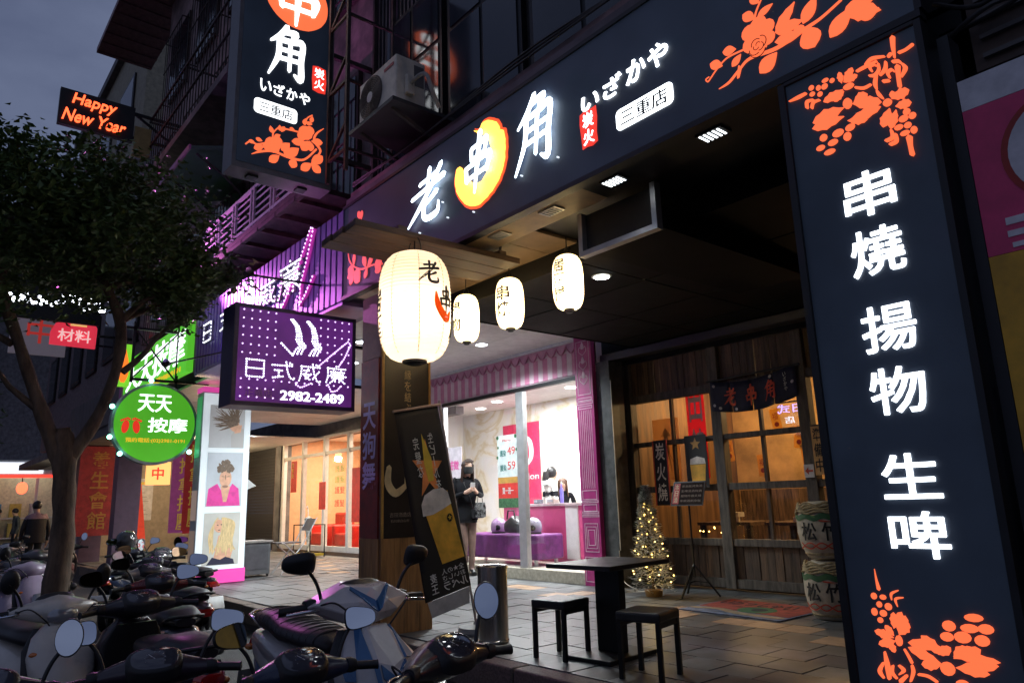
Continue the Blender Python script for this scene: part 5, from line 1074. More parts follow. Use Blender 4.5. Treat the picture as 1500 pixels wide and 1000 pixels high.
MB().cyl((-5.2, 6.95, .2), (-5.2, 6.95, 1.0), .011, n=10).build('pole', frame_bk, mn); MB().cyl((-5.2, 6.95, .5), (-5.2, 6.95, .56), .02, n=10).build('clamp', frame_bk, mn)
for k in range(3):
    a = 2*pi*k/3+.5; MB().bar((-5.2, 6.95, .34), (-5.2+.26*cos(a), 6.95+.26*sin(a), .0), .018).build('leg', frame_bk, mn); MB().bar((-5.2, 6.95, .16), (-5.2+.15*cos(a), 6.95+.15*sin(a), .145), .01).build('brace', frame_bk, mn)
def fm(a, b, h): return (-5.2+(a-.5)*.44, 6.90+b*.09-h, .98+b*.27)
MB().prism([(0, 0), (1, 0), (1, 1), (0, 1)], fm, -.012, 0).build('board', black_p, mn)
MB().prism([(.03, .05), (.97, .05), (.97, .95), (.03, .95)], fm, .001, .003).build('sheet', M('menu_brown', (.03, .02, .018), .9, spec=.1), mn)
MB().prism([(.05, .08), (.24, .08), (.24, .92), (.05, .92)], fm, .0035, .005).build('red_panel', M('menu_red', (.45, .04, .03), .5), mn)
t = MB(); col_text(t, '本日酒', fm, .09, .2, .88, .26, .0055, .007); t.build('title', goldp, mn)
t = MB()
for k in range(4): row_text(t, ['串燒酒刺身飯', '揚物炸雞炙燒', '生啤清酒梅酒', '茶泡飯烤魚湯'][k], fm, .29, .93, .15+k*.2, .25+k*.2, .0035, .005, 0, gap=.2)
t.build('menu_lines', kind='stuff', mat=M('menu_pale', (.30, .25, .21), .9, spec=.1), parent=mn)
mt = thing('door_mat', 'colourful red and green printed door mat before the tavern door', 'mat', (-4.2, 6.5, 0))
fmat = lambda a, b, h: (-4.73+a*1.12-.0*b, 6.02+b*.90-.06*a+.0, .004+h)
MB().prism([(0, 0), (1, 0), (1, 1), (0, 1)], fmat, 0, .008).build('mat_base', M('mat_blue', (.14, .17, .26), .85, var=.4, scale=14), mt)
MB().prism([(.02, .34), (.98, .2), (.98, .98), (.02, .98)], fmat, .0085, .010).build('red_field', M('mat_red', (.30, .05, .035), .85, var=.35, scale=12), mt)
MB().prism(oval((.58, .42), .17, .2, 20), fmat, .0105, .0115).build('green_patch', M('mat_green', (.05, .14, .06), .85, var=.3), mt)
MB().prism(oval((.6, .43), .07, .09, 16), fmat, .012, .013).build('dark_patch', M('mat_dark', (.02, .02, .025), .85), mt)
MB().prism(ribbon([(.04, .2, .1), (.3, .26, .1), (.55, .14, .12), (.95, .12, .1)]), fmat, .0105, .0112).build('sand_band', M('mat_sand', (.35, .26, .16), .85, var=.3), mt)
t = MB(); row_text(t, 'いらっしゃい', fmat, .05, .80, .62, .9, .0105, .012, .015); t.build('mat_lettering', MATS['mat_dark'], mt)
bw = M('straw_white', (.55, .48, .36), .75, var=.2, scale=12, bump=.2); bgm = M('barrel_green', (.04, .13, .05), .6); ropem = M('straw_rope', (.42, .32, .17), .85, var=.3, scale=30)
redl = M('barrel_red', (.55, .07, .03), .6)
for i, (z0, rot, txt, lb) in enumerate([(0, 0, '松竹梅', 'lower white straw sake barrel standing on the floor by pillar sign'), (.51, .35, '松竹梅', 'upper white straw sake barrel stacked on the other barrel')]):
    x, y = -3.36, 6.45
    b = thing('sake_barrel', lb, 'barrel', (x, y, z0), -.7+rot*.3, 'stacked sake barrels', world=False)
    R = .232 if i == 0 else .235
    MB().lathe([(.15, .0), (.17, .01), (.185, .05), (R-.02, .10), (R, .22), (R, .36), (R-.02, .42), (R-.05, .455), (.15, .49), (.0, .495)], 36).build('straw_body', bw, b, smooth=50)
    for k in range(5): MB().tube([((R-.0)*cos(a)*(1-.03*k), (R-.0)*sin(a)*(1-.03*k), .40+.018*k+.012*sin(7*a+k)) for a in [2*pi*q/40 for q in range(41)]], .010, 6).build('rope', ropem, b, smooth=60)
    mbb = MB(); mbb.rings([[((R+.004)*cos(a), (R+.004)*sin(a), z+.012*sin(9*a)) for a in [2*pi*q/72 for q in range(72)]] for z in (.335, .385)], cap=False); mbb.build('green_band', bgm, b)
    MB().tube([(.178*cos(a), .178*sin(a), .045) for a in [2*pi*q/32 for q in range(33)]], .014, 6).build('foot_rope', ropem, b, smooth=60)
    def fnb(a, bb, h, R=R): th = -.25+a/R; return ((R+.003+h)*cos(th), (R+.003+h)*sin(th), bb)
    t = MB()
    for k, c in enumerate(txt): put(t, c, fnb, -.28+k*.19, -.13+k*.19, .16, .315, 0, .002, .015)
    t.build('brush_lettering', ink, b)
    t = MB()
    for s in (-1, 1): t.prism(ribbon([(-.3+.1*k, .115+s*.025*(1 if k % 2 else -1), .012) for k in range(8)]), fnb, .0, .0015+.0005*s)
    t.prism(ribbon([(-.1, .33, .012), (.05, .315, .012), (.15, .33, .012), (.24, .29, .012), (.26, .22, .012), (.22, .15, .012)]), fnb, 0, .0026)
    t.build('red_flourish', redl, b)
    t = MB()
    for k in range(7): t.prism(leaf((.12, .16), (.12+.11*cos(rad(-150+k*22)), .15+.09*sin(rad(-150+k*22))), .12), fnb, .003, .0042+.0003*k)
    t.build('bamboo_print', bgm, b)

# ============================================================ NOREN AND THINGS IN THE TAVERN WINDOW
nr = thing('door_curtain', 'short indigo split door curtain with red brush characters', 'curtain', (-4.6, 7.5, 2.1))
indigo = M('indigo_cloth', (.012, .016, .045), .8, var=.3, scale=12)
def fno(a, b, h): return (-5.16+a*1.13, 7.50-.02*sin(a*19)*(1-b)-h, 2.08+b*.36-.075*sin(pi*a)*1.0+.05*a)
for k in range(4):
    mb = MB(); a0, a1 = k*.25+.003, (k+1)*.25-.003
    mb.add([fno(a0+(a1-a0)*i/5, j/5, 0) for j in range(6) for i in range(6)], [(j*6+i, j*6+i+1, (j+1)*6+i+1, (j+1)*6+i) for j in range(5) for i in range(5)])
    pn = mb.build('cloth_panel', indigo, nr, smooth=60); sdm = pn.modifiers.new('s', 'SOLIDIFY'); sdm.thickness = .004
redc = M('curtain_red', (.60, .07, .03), .6)
for c, a in (('老', .17), ('串', .42), ('角', .64)):
    brush(MB(), c, fno, a, a+.14, .22, .80, .004, .006, 1.15).build('character', redc, nr)
t = MB(); col_text(t, 'いざかや', fno, .86, .89, .88, .15, .004, .006); t.build('small_lettering', wcl, nr)
t = MB()
for (a, b) in ((.05, .85), (.05, .2), (.12, .12), (.95, .5), (.3, .1), (.72, .92)): t.prism(oval((a, b), .018, .05, 10), fno, .004, .006)
t.build('blossom_print', M('pale_cloth', (.5, .48, .5), .7), nr)
MB().cyl((-5.2, 7.5, 2.445), (-3.98, 7.5, 2.475), .012, n=8).build('rod', black_p, nr)
def hang(nm, label, cat, X0, X1, Z0, Z1, Y, base, txt, tm, border=None, rows=False):
    o = thing(nm, label, cat, ((X0+X1)/2, Y, Z0)); bxo('sheet', base, o, X0, X1, Y, Y+.004, Z0, Z1)
    if border:
        for d in ((X0-.02, X0-.001, Z0, Z1), (X1+.001, X1+.02, Z0, Z1)): bxo('border', border, o, d[0], d[1], Y-.001, Y+.005, d[2], d[3])
    if txt:
        n_ = len(txt); st = (Z1-Z0)*.94/n_
        for k, c in enumerate(txt): col_text(MB(), c, XZ(Y), X0+(X1-X0)*.14, X1-(X1-X0)*.14, Z1-(Z1-Z0)*.04-k*st, st, .001, .003, .012, hgt=st*.86).build('character', tm, o)
    return o
cream_l = M('cream_letter', (.8, .74, .6), .5)
hang('hanging_banner', 'narrow black banner with red edges and pale characters in the tavern window', 'banner', -6.10, -5.90, .98, 1.80, 7.50, ink, '炭火燒', cream_l, redl)
hang('red_banner', 'red cloth banner with white characters hanging inside the tavern window', 'banner', -5.80, -5.52, 1.30, 2.60, 7.86, paper('banner_red', (.85, .06, .04), (.5, .04, .03), .04), '田錦', M('banner_white', (.8, .76, .68), .6))
b_ = hang('beer_poster', 'black poster with a golden beer glass behind the menu board', 'poster', -5.62, -5.30, 1.18, 1.82, 7.52, ink, None, None)
MB().prism([(-5.54, 1.2), (-5.36, 1.2), (-5.33, 1.46), (-5.56, 1.46)], XZ(7.52), .001, .003).build('beer', MATS['beer_amber'], b_); MB().prism([(-5.56, 1.465), (-5.33, 1.465), (-5.34, 1.53), (-5.45, 1.56), (-5.55, 1.53)], XZ(7.52), .001, .003).build('foam', MATS['foam'], b_)
MB().prism([(-5.46+(.08 if k % 2 == 0 else .035)*sin(k*pi/5), 1.71+(.08 if k % 2 == 0 else .035)*cos(k*pi/5)) for k in range(10)], XZ(7.52), .001, .003).build('star', gold, b_)
sq = hang('squid_picture', 'warm printed picture of a squid in the left tavern window', 'picture', -6.42, -5.98, 1.30, 2.12, 7.9, paper('picture_tan', (.75, .52, .30), (0, 0, 0), 0), None, None)
MB().prism([(-6.2, 2.0), (-6.29, 1.88), (-6.23, 1.88), (-6.25, 1.65), (-6.15, 1.65), (-6.17, 1.88), (-6.11, 1.88)], XZ(7.9), .001, .003).build('squid', M('squid_orange', (.62, .36, .14), .6), sq)
t = MB()
for k in range(5): t.prism(ribbon([(-6.24+k*.02, 1.65, .014), (-6.3+k*.05, 1.54, .012), (-6.32+k*.06, 1.42, .006)]), XZ(7.9), .001, .003+.0004*k)
t.build('tentacles', MATS['squid_orange'], sq)
tal = paper('talisman_yellow', (.85, .55, .16), (0, 0, 0), 0)
for i, (x, z, a, lb) in enumerate([(-4.62, 1.95, .15, 'yellow paper charm right of the door curtain'), (-4.35, 1.72, -.12, 'yellow paper charm under the curtain end'), (-4.86, 1.42, .05, 'yellow paper charm in the middle of the right window'), (-5.3, 1.62, .1, 'yellow paper charm beside the beer poster'), (-4.28, 1.5, .08, 'yellow paper charm low beside the right post')]):
    o = thing('paper_charm', lb, 'paper charm', (x, 8.0, z-.1), group='yellow paper charms'); c, s = cos(a), sin(a)
    fnp = lambda p, q, h, x=x, z=z, c=c, s=s: (x+p*c-q*s, 8.0-h, z+p*s+q*c)
    MB().prism([(-.06, -.13), (.06, -.13), (.06, .13), (-.06, .13)], fnp, 0, .003).build('paper', tal, o); t = MB(); col_text(t, '福', fnp, -.035, .035, .08, .1, .0035, .005); t.prism(oval((0, -.06), .03, .03, 10), fnp, .0035, .005); t.build('stamp', redl, o)
nb_ = hang('notice_board', 'narrow wooden notice with brush characters on the right door post', 'notice', -3.96, -3.84, 1.26, 1.78, 7.54, M('notice_wood', (.70, .40, .14), .6), '準備中', ink)
ar = hang('arrow_card', 'small white card with red arrow at the door post', 'card', -4.08, -3.97, 1.24, 1.38, 7.53, M('card_white', (.7, .68, .66), .6), None, None)
MB().prism([(-4.07, 1.31), (-4.03, 1.35), (-4.03, 1.32), (-3.98, 1.32), (-3.98, 1.30), (-4.03, 1.30), (-4.03, 1.27)], XZ(7.53), .001, .003).build('arrow', redl, ar)
nl = thing('violet_neon_tube', 'small violet and white neon lettering inside the right tavern window', 'neon sign', (-4.25, 7.75, 1.9))
t = MB(); row_text(t, '日式', XZ(7.75), -4.44, -4.14, 1.98, 2.08, 0, .008, .0, mirror=True); t.build('neon_lettering', EM('neon_violet', (.5, .4, 1), 1.6), nl)
t = MB(); row_text(t, '店', XZ(7.75), -4.36, -4.24, 1.86, 1.94, 0, .008, 0, mirror=True); t.build('neon_lettering', EM('neon_cold', (.8, .85, 1), 1.2), nl)
bxo('rail', frame_bk, nl, -4.46, -4.12, 7.76, 7.775, 2.1, 2.115)
for i, x in enumerate((-5.7, -4.7, -3.7)):
    o = thing('dining_table', ['dark dining table behind the left tavern window', 'dark dining table behind the middle tavern window', 'dark dining table behind the right tavern window'][i], 'table', (x, 8.6, 0), group='tavern tables')
    bxo('tabletop', old_wood2, o, x-.4, x+.4, 8.3, 8.95, .70, .74)
    for sx in (-.35, .35):
        for sy in (8.36, 8.88): bxo('leg', old_wood, o, x+sx-.03, x+sx+.03, sy-.03, sy+.03, .01, .70)
    if i < 2:
        k_ = thing('folded_napkins', ['pale folded napkin heap on the left table', 'pale folded napkin heap on the middle table'][i], 'napkins', (x, 8.5, .74)); rotbox(MB(), x, 8.5, .1, .06, .742, .80, .4).build('napkin', cream_l, k_); rotbox(MB(), x+.05, 8.52, .12, .05, .802, .86, -.3).build('napkin', cream_l, k_)
for i in range(7):
    x, z = -5.62+.055*i+rnd.uniform(-.03, .03), .64+.13*rnd.random()
    MB().ell((x, 7.72, z), (.009, .009, .009), 8, 5).build('fairy_light', MATS['fairy_warm'], wr)

# ============================================================ SALON CONTENTS
bxo('red_picture', M('salon_red', (.60, .03, .10), .4), rm, -11.5, -10.4, 9.385, 9.399, .9, 2.6)
t = MB(); t.prism(ribbon([(-10.8, 2.35, .03), (-10.67, 2.2, .12), (-10.65, 1.95, .12), (-10.77, 1.78, .05)]), XZ(9.385), .001, .003); row_text(t, 'Salon', XZ(9.385), -11.0, -10.45, 1.5, 1.62, .001, .003); t.build('picture_print', wcl, rm)
pst = thing('price_poster', 'christmas price poster with 49 and 59 on salon window', 'poster', (-8.5, 7.05, 1.1))
bxo('sheet', M('poster_pale', (.62, .68, .66), .5), pst, -8.78, -8.32, 7.045, 7.052, 1.45, 2.08); bxo('gold_band', gold, pst, -8.78, -8.32, 7.045, 7.052, 1.36, 1.449); bxo('red_band', redp, pst, -8.78, -8.32, 7.045, 7.052, 1.14, 1.359); bxo('green_band', M('fir_band', (.06, .16, .07), .6, var=.4, scale=30), pst, -8.78, -8.32, 7.045, 7.052, 1.0, 1.139)
f8 = XZ(7.045)
t = MB(); row_text(t, '49', f8, -8.54, -8.36, 1.78, 1.90, .001, .003); row_text(t, '59', f8, -8.54, -8.36, 1.56, 1.68, .001, .003); row_text(t, 'Merry', f8, -8.65, -8.45, 1.97, 2.02, .001, .003); t.build('price_lettering', redp, pst)
t = MB(); row_text(t, '護染', f8, -8.72, -8.57, 1.76, 1.86, .001, .003, .01); row_text(t, '護染', f8, -8.72, -8.57, 1.54, 1.64, .001, .003, .01); t.build('item_lettering', M('teal_print', (.05, .2, .18), .5), pst)
t = MB(); row_text(t, '買一送一', f8, -8.68, -8.42, 1.2, 1.3, .001, .003, .01); t.build('band_lettering', wcl, pst)
t = MB()
for (a, b, r) in ((-8.77, 2.05, .03), (-8.34, 2.05, .03), (-8.78, 1.75, .025), (-8.32, 1.85, .025), (-8.76, 1.9, .02)): t.prism(oval((a, b), r, r, 10), f8, .0035, .005)
t.build('holly_print', bgm, pst)
dp = thing('pink_offer_poster', 'pale pink offer poster on the salon window behind the woman', 'poster', (-10, 7.05, 1))
bxo('sheet', M('offer_pale', (.66, .58, .62), .5), dp, -10.17, -9.72, 7.045, 7.052, .95, 2.0)
t = MB(); row_text(t, '誠徵', f8, -10.12, -9.80, 1.62, 1.78, .001, .003, .015); t.build('lettering', M('hot_pink', (.7, .04, .3), .5), dp)
bench = thing('purple_bench', 'long purple velvet bench behind the salon glass', 'bench', (-8.9, 7.55, .15))
pv = M('purple_velvet', (.15, .025, .16), .6, var=.25)
bxo('seat', pv, bench, -10.1, -8.18, 7.25, 7.8, .24, .60, bevel=.03)
for x in (-10.0, -8.28): bxo('leg', alu, bench, x-.02, x+.02, 7.3, 7.34, .15, .24); bxo('leg', alu, bench, x-.02, x+.02, 7.7, 7.74, .15, .24)
bt = thing('black_tote_bag', 'patterned black bag lying on the purple bench', 'bag', (-8.95, 7.5, .6))
MB().loft([((-9.12, 7.5, .70), (0, 1, 0), (0, 0, 1), .09, .09, 3), ((-8.95, 7.5, .74), (0, 1, 0), (0, 0, 1), .13, .13, 3), ((-8.76, 7.5, .69), (0, 1, 0), (0, 0, 1), .09, .08, 3)], 14).build('bag_body', M('black_bag', (.02, .02, .022), .4, var=.5, scale=25), bt, smooth=50)
MB().tube([(-9.05, 7.42, .82), (-9.02, 7.42, .95), (-8.88, 7.42, .95), (-8.85, 7.42, .82)], .012, 6).build('handle', ink, bt, smooth=60)
for i, (x, cm, lb) in enumerate([(-8.52, (.35, .33, .42), 'silver grey motorcycle helmet on the purple bench'), (-9.36, (.30, .18, .32), 'mauve motorcycle helmet on the purple bench')]):
    hl = thing('helmet', lb, 'helmet', (x, 7.5, .6), group='helmets on the bench')
    MB().lathe([(.105, .0), (.13, .05), (.135, .11), (.12, .17), (.08, .215), (.03, .235), (.001, .238)], 24, (x, 7.5, .605), cap=False).build('shell', M('helmet_shell%d' % i, cm, .15, coat=.6, var=.1), hl, smooth=60)
    MB().loft([((x+.06, 7.40, .69), (1, 0, 0), (0, 0, 1), .1, .045, 2.5), ((x+.06, 7.385, .69), (1, 0, 0), (0, 0, 1), .085, .035, 2.5)], 14).build('visor', M('visor_dark', (.02, .02, .025), .08), hl, smooth=40)
    MB().lathe([(.11, -.004), (.12, -.004), (.12, .02), (.11, .02)], 24, (x, 7.5, .605)).build('trim', ink, hl)
ct = thing('salon_counter', 'pink and white reception counter on the right of the salon', 'counter', (-8.8, 8.3, .15))
bxo('front', M('counter_pink', (.66, .10, .26), .35, var=.06), ct, -9.9, -7.9, 8.05, 8.5, .15, 1.0); bxo('white_panel', wht, ct, -8.36, -8.09, 8.03, 8.049, .2, 1.0); bxo('top', M('counter_top', (.62, .5, .52), .3), ct, -9.95, -7.85, 7.99, 8.55, 1.001, 1.04)
for i, (x, cm, sz, lb) in enumerate([(-9.1, (.05, .05, .07), .05, 'small dark card terminal on the salon counter'), (-8.75, (.35, .28, .24), .08, 'beige tray of goods on the salon counter'), (-8.55, (.18, .15, .5), .03, 'tall violet bottle on the salon counter')]):
    o = thing(['card_terminal', 'goods_tray', 'violet_bottle'][i], lb, ['terminal', 'tray', 'bottle'][i], (x, 8.15, 1.04))
    if i == 2:
        MB().lathe([(.03, 0), (.032, .2), (.012, .25), (.012, .3), (.0, .3)], 14, (x, 8.15, 1.041)).build('bottle_body', M('violet_plastic', cm, .3), o, smooth=40); MB().cyl((x, 8.15, 1.342), (x, 8.15, 1.38), .014, n=10).build('cap', wht, o)
    else:
        bxo('case', M('counter_item%d' % i, cm, .4), o, x-sz, x+sz, 8.08, 8.2, 1.041, 1.11, bevel=.006); bxo('screen', M('grey_screen', (.3, .32, .35), .2), o, x-sz*.8, x+sz*.8, 8.072, 8.079, 1.06, 1.10)
lmp = thing('crystal_lamp', 'glowing crystal table lamp at the right end of the salon', 'lamp', (-8.35, 8.4, 1.04))
MB().lathe([(.05, 0), (.02, .02), (.035, .08), (.015, .14), (.035, .2), (.012, .28), (.012, .6), (0, .6)], 14, (-8.35, 8.4, 1.041)).build('stem', M('crystal', (.7, .72, .75), .1), lmp, smooth=40)
MB().lathe([(.11, .58), (.07, .82)], 20, (-8.35, 8.4, 1.041), cap=False).build('lamp_shade', EM('shade_white', (1, .98, .93), 3.5), lmp, smooth=40)

# ============================================================ LIGHT BOX COLUMN OF THE LEFT SALON
lb = thing('photo_light_box', 'tall white light box column showing three hair model photos', 'light box', (-11.85, 3.9, 0))
wb = EM('box_white', (.72, .80, .86), .62, .2, 1.5)
bxo('body', M('box_side', (.5, .52, .55), .4), lb, -12.0, -11.712, 3.52, 4.28, .10, 2.98)
bxo('front', wb, lb, -11.711, -11.7, 3.53, 4.27, .22, 2.9)
for d in ((.0, .22), (2.9, 3.0)): bxo('pink_band', EM('band_pink', (.85, .08, .42), .6), lb, -12.01, -11.69, 3.51, 4.29, d[0]+.02, d[1])
f9 = YZ(-11.7)
def photo(z0, z1, bgc, y0=3.63, y1=4.18):
    MB().prism([(y0, z0), (y1, z0), (y1, z1), (y0, z1)], f9, .001, .002).build('photo', EM('photo_bg_%d' % int(z0*100), bgc, .5, .25, 2.5), lb)
skin_e = EM('photo_skin', (.62, .36, .24), .5, .35, 14); skin_d = EM('photo_skin_shade', (.30, .17, .12), .5, .4, 14)
photo(.28, 1.06, (.50, .50, .46)); photo(1.15, 1.98, (.46, .50, .54)); photo(2.05, 2.72, (.44, .45, .46))
def pstroke(mb, pts, h): mb.prism(ribbon(pts), f9, .002, h)
rn = random.Random(5)
# blonde, long curls
t = MB(); t.prism([(3.80, .36), (4.05, .34), (4.10, .55), (3.98, .72), (3.86, .72)], f9, .0022, .0026); t.prism(oval((3.86, .86), .075, .1, 18, .15), f9, .0022, .0032); t.build('photo_skin', skin_e, lb)
t = MB()
for k in range(46):
    a = rn.uniform(0, 1); y = 3.80+.26*a; h = .0034+k*.00004
    pstroke(t, [(3.88+.06*a, .98, .02), (y+.03, .86+rn.uniform(-.04, .04), .03), (y+rn.uniform(-.05, .04), .66, .03), (y+rn.uniform(-.06, .06)+(.0 if a > .35 else -.08), .42+rn.uniform(0, .15), .02)] if a > .3 else [(3.84, .98, .02), (3.79, .9, .02), (3.77-.05*rn.random(), .7, .025), (3.74+.05*rn.random(), .42+rn.uniform(0, .15), .02)], h)
t.build('photo_hair', EM('photo_blonde', (.60, .46, .24), .5, .6, 22, (1, 3, .6)), lb)
t = MB(); t.prism([(3.70, .29), (4.12, .29), (4.10, .36), (3.98, .40), (3.90, .36), (3.78, .40)], f9, .0056, .0058); t.prism(oval((3.84, .875), .012, .007, 8), f9, .0035, .006); t.prism(oval((3.895, .88), .012, .007, 8), f9, .0035, .006); t.prism(oval((3.865, .80), .016, .006, 8), f9, .0035, .006); t.build('photo_dark', kind='stuff', mat=EM('photo_navy', (.03, .03, .06), .4), parent=lb)
# man looking down, pink shirt
t = MB(); t.prism([(3.65, 1.16), (4.16, 1.16), (4.13, 1.42), (4.03, 1.50), (3.92, 1.30), (3.80, 1.50), (3.67, 1.42)], f9, .0022, .0026); t.build('photo_shirt', EM('photo_pink', (.66, .06, .30), .5, .45, 12), lb)
t = MB(); t.prism([(3.90, 1.22), (3.95, 1.22), (4.0, 1.46), (3.85, 1.46)], f9, .0028, .003); t.build('photo_neck', skin_e, lb)
t = MB(); t.prism(oval((3.92, 1.58), .092, .14, 20), f9, .0032, .0036); t.build('photo_face', skin_e, lb)
t = MB(); t.prism(oval((3.92, 1.455), .045, .02, 14), f9, .0038, .004); t.prism(ribbon([(3.86, 1.61, .01), (3.9, 1.605, .012)]), f9, .0038, .0041); t.prism(ribbon([(3.94, 1.605, .012), (3.98, 1.61, .01)]), f9, .0038, .0041); t.prism(leaf((3.92, 1.64), (3.92, 1.55), .12), f9, .0042, .0044); t.build('photo_shade', skin_d, lb)
t = MB()
for k in range(60):
    a = rn.uniform(-1, 1); y = 3.92+.105*a; zt = 1.70+.15*math.sqrt(1-a*a)*rn.random()
    pstroke(t, [(y, zt-.03, .03), (y+rn.uniform(-.025, .025), zt, .034), (y+rn.uniform(-.03, .03), zt+.025, .02)], .0046+k*.00003)
t.build('photo_hair', EM('photo_brown', (.15, .11, .08), .5, .7, 30), lb)
# flying hair, woman bending
t = MB(); t.prism([(3.98, 2.06), (4.17, 2.06), (4.17, 2.36), (4.05, 2.38), (3.97, 2.25)], f9, .0022, .0026); t.build('photo_shirt', EM('photo_grey', (.4, .39, .38), .5), lb)
t = MB(); t.prism(oval((4.02, 2.40), .08, .10, 16, .5), f9, .0028, .0032); t.prism([(4.02, 2.28), (4.12, 2.30), (4.14, 2.42), (4.04, 2.40)], f9, .0028, .003); t.build('photo_face', skin_e, lb)
t = MB()
for k in range(70):
    a = rn.uniform(70, 215); L = rn.uniform(.16, .36)
    p0 = (4.03+rn.uniform(-.05, .06), 2.46+rn.uniform(-.05, .05)); p1 = (p0[0]+L*.6*cos(rad(a)), p0[1]+L*.6*sin(rad(a))); p2 = (max(3.64, min(4.17, p0[0]+L*cos(rad(a+rn.uniform(-14, 14))))), max(2.08, min(2.71, p0[1]+L*sin(rad(a)))))
    pstroke(t, [(*p0, .02), (max(3.64, p1[0]), min(2.7, p1[1]), .014), (*p2, .004)], .0036+k*.00003)
t.build('photo_hair', MATS['photo_brown'], lb)
MB().prism([(4.27, 1.40), (4.42, 1.46), (4.27, 1.58)], YZ(-11.73), -.01, 0).build('arrow_flag', wht, lb)
for z, cc in ((.35, (.35, .25, .2)), (.95, (.5, .36, .3))): bxo('side_photo', EM('side_photo_%d' % int(z*100), cc, .35), lb, -11.98, -11.74, 3.512, 3.519, z, z+.45)
bxo('green_panel', EM('side_green', (.05, .3, .12), .5), lb, -11.98, -11.74, 3.512, 3.519, 1.9, 2.85)
cbt = thing('grey_cabinet', 'low grey metal cabinet behind the photo light box', 'cabinet', (-12.6, 4.75, 0))
bxo('body', M('cabinet_grey', (.12, .125, .13), .5), cbt, -12.8, -12.35, 4.5, 4.95, .04, .55, bevel=.008); bxo('top', M('cabinet_top', (.3, .28, .25), .5), cbt, -12.83, -12.32, 4.47, 4.98, .551, .58)
for x, y in ((-12.77, 4.53), (-12.38, 4.53), (-12.77, 4.92), (-12.38, 4.92)): bxo('foot', frame_bk, cbt, x-.015, x+.015, y-.015, y+.015, 0, .04)
bxo('drawer_front', M('drawer_grey', (.09, .09, .10), .5), cbt, -12.349, -12.342, 4.54, 4.91, .12, .5)
fc = thing('folding_chair', 'grey metal folding chair beside the low cabinet', 'chair', (-12.6, 5.45, 0))
for s in (0, .38):
    MB().tube([(-12.75+s, 5.75, .0), (-12.75+s, 5.2, .5), (-12.75+s, 5.15, .52)], .012, 8).build('leg', alu, fc); MB().tube([(-12.75+s, 5.15, 0.0), (-12.75+s, 5.55, .5), (-12.75+s, 5.78, .92)], .012, 8).build('back_leg', alu, fc)
MB().box(-12.75, -12.37, 5.12, 5.5, .50, .525).build('seat', M('chair_seat', (.14, .13, .13), .5), fc, bevel=.008); MB().hexa([(-12.74, 5.66, .70), (-12.38, 5.66, .70), (-12.38, 5.68, .70), (-12.74, 5.68, .70), (-12.74, 5.76, .90), (-12.38, 5.76, .90), (-12.38, 5.78, .90), (-12.74, 5.78, .90)]).build('backrest', MATS['chair_seat'], fc)
us = thing('umbrella_stand', 'black wire umbrella stand with yellow tray by the white doors', 'umbrella stand', (-16.4, 7.5, 0))
bxo('tray', M('tray_yellow', (.55, .42, .04), .5), us, -16.85, -15.95, 7.3, 7.65, .03, .08)
for x in (-16.85, -15.95):
    for y in (7.3, 7.65): MB().bar((x, y, 0), (x, y, .72), .02).build('upright', frame_bk, us)
for z in (.10, .71):
    for y in (7.3, 7.65): MB().bar((-16.85, y, z), (-15.95, y, z), .018).build('rail', frame_bk, us)
    for x in (-16.85, -15.95): MB().bar((x, 7.3, z), (x, 7.65, z), .018).build('rail', frame_bk, us)
um = thing('furled_umbrella', 'furled pale patterned umbrella leaning in the wire stand', 'umbrella', (-16.4, 7.48, .08))
MB().tube([(-16.35, 7.45, .09), (-16.42, 7.48, .25), (-16.5, 7.5, .85), (-16.52, 7.5, .9)], [.012, .04, .10, .02], 10).build('canopy', M('umbrella_cloth', (.6, .62, .55), .6, var=.5, scale=14), um, smooth=50)
MB().tube(smooth_line([(-16.52, 7.5, .9), (-16.55, 7.5, 1.08), (-16.53, 7.47, 1.14), (-16.5, 7.45, 1.09)]), .012, 8).build('handle', wht, um, smooth=50)
# cloth banners of the massage shop
bm = [(-13.2, 3.75, .75, 2.05, 'violet cloth banner with yellow characters under round sign', (.38, .08, .26)), (-12.55, 3.72, .75, 2.25, 'red cloth banner with yellow characters nearest the light box', (.48, .03, .04)), (-12.28, 3.62, .8, 2.2, 'narrow red cloth banner behind the light box edge', (.42, .03, .03))]
for i, (x, y, z0, z1, lb_, cc) in enumerate(bm):
    o = thing('cloth_banner', lb_, 'banner', (x, y, 0), group='cloth banners')
    mb = MB(); wd_ = .42 if i == 0 else .28
    mb.rings([[(x+wd_*(q/8-.5)*.25, y+wd_*(q/8-.5)+.0, z)+() for q in range(9)] for z in (z0, (z0+z1)/2, z1)], cap=False, closed=False)
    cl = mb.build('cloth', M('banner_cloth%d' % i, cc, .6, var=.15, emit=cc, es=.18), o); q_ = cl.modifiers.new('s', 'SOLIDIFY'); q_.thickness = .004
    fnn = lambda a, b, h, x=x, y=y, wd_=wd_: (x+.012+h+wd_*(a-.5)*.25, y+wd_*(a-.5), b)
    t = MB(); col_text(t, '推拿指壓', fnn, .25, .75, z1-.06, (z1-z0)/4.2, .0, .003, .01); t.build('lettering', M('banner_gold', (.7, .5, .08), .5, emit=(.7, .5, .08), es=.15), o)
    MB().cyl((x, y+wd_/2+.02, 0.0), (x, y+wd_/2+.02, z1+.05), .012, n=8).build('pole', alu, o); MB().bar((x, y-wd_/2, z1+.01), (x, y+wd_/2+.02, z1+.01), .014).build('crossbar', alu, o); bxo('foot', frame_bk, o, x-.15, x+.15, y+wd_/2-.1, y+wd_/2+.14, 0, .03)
rb = thing('red_column_banner', 'wide dark red banner with faint gold characters on far arcade column', 'banner', (-20.4, 3.4, 0))
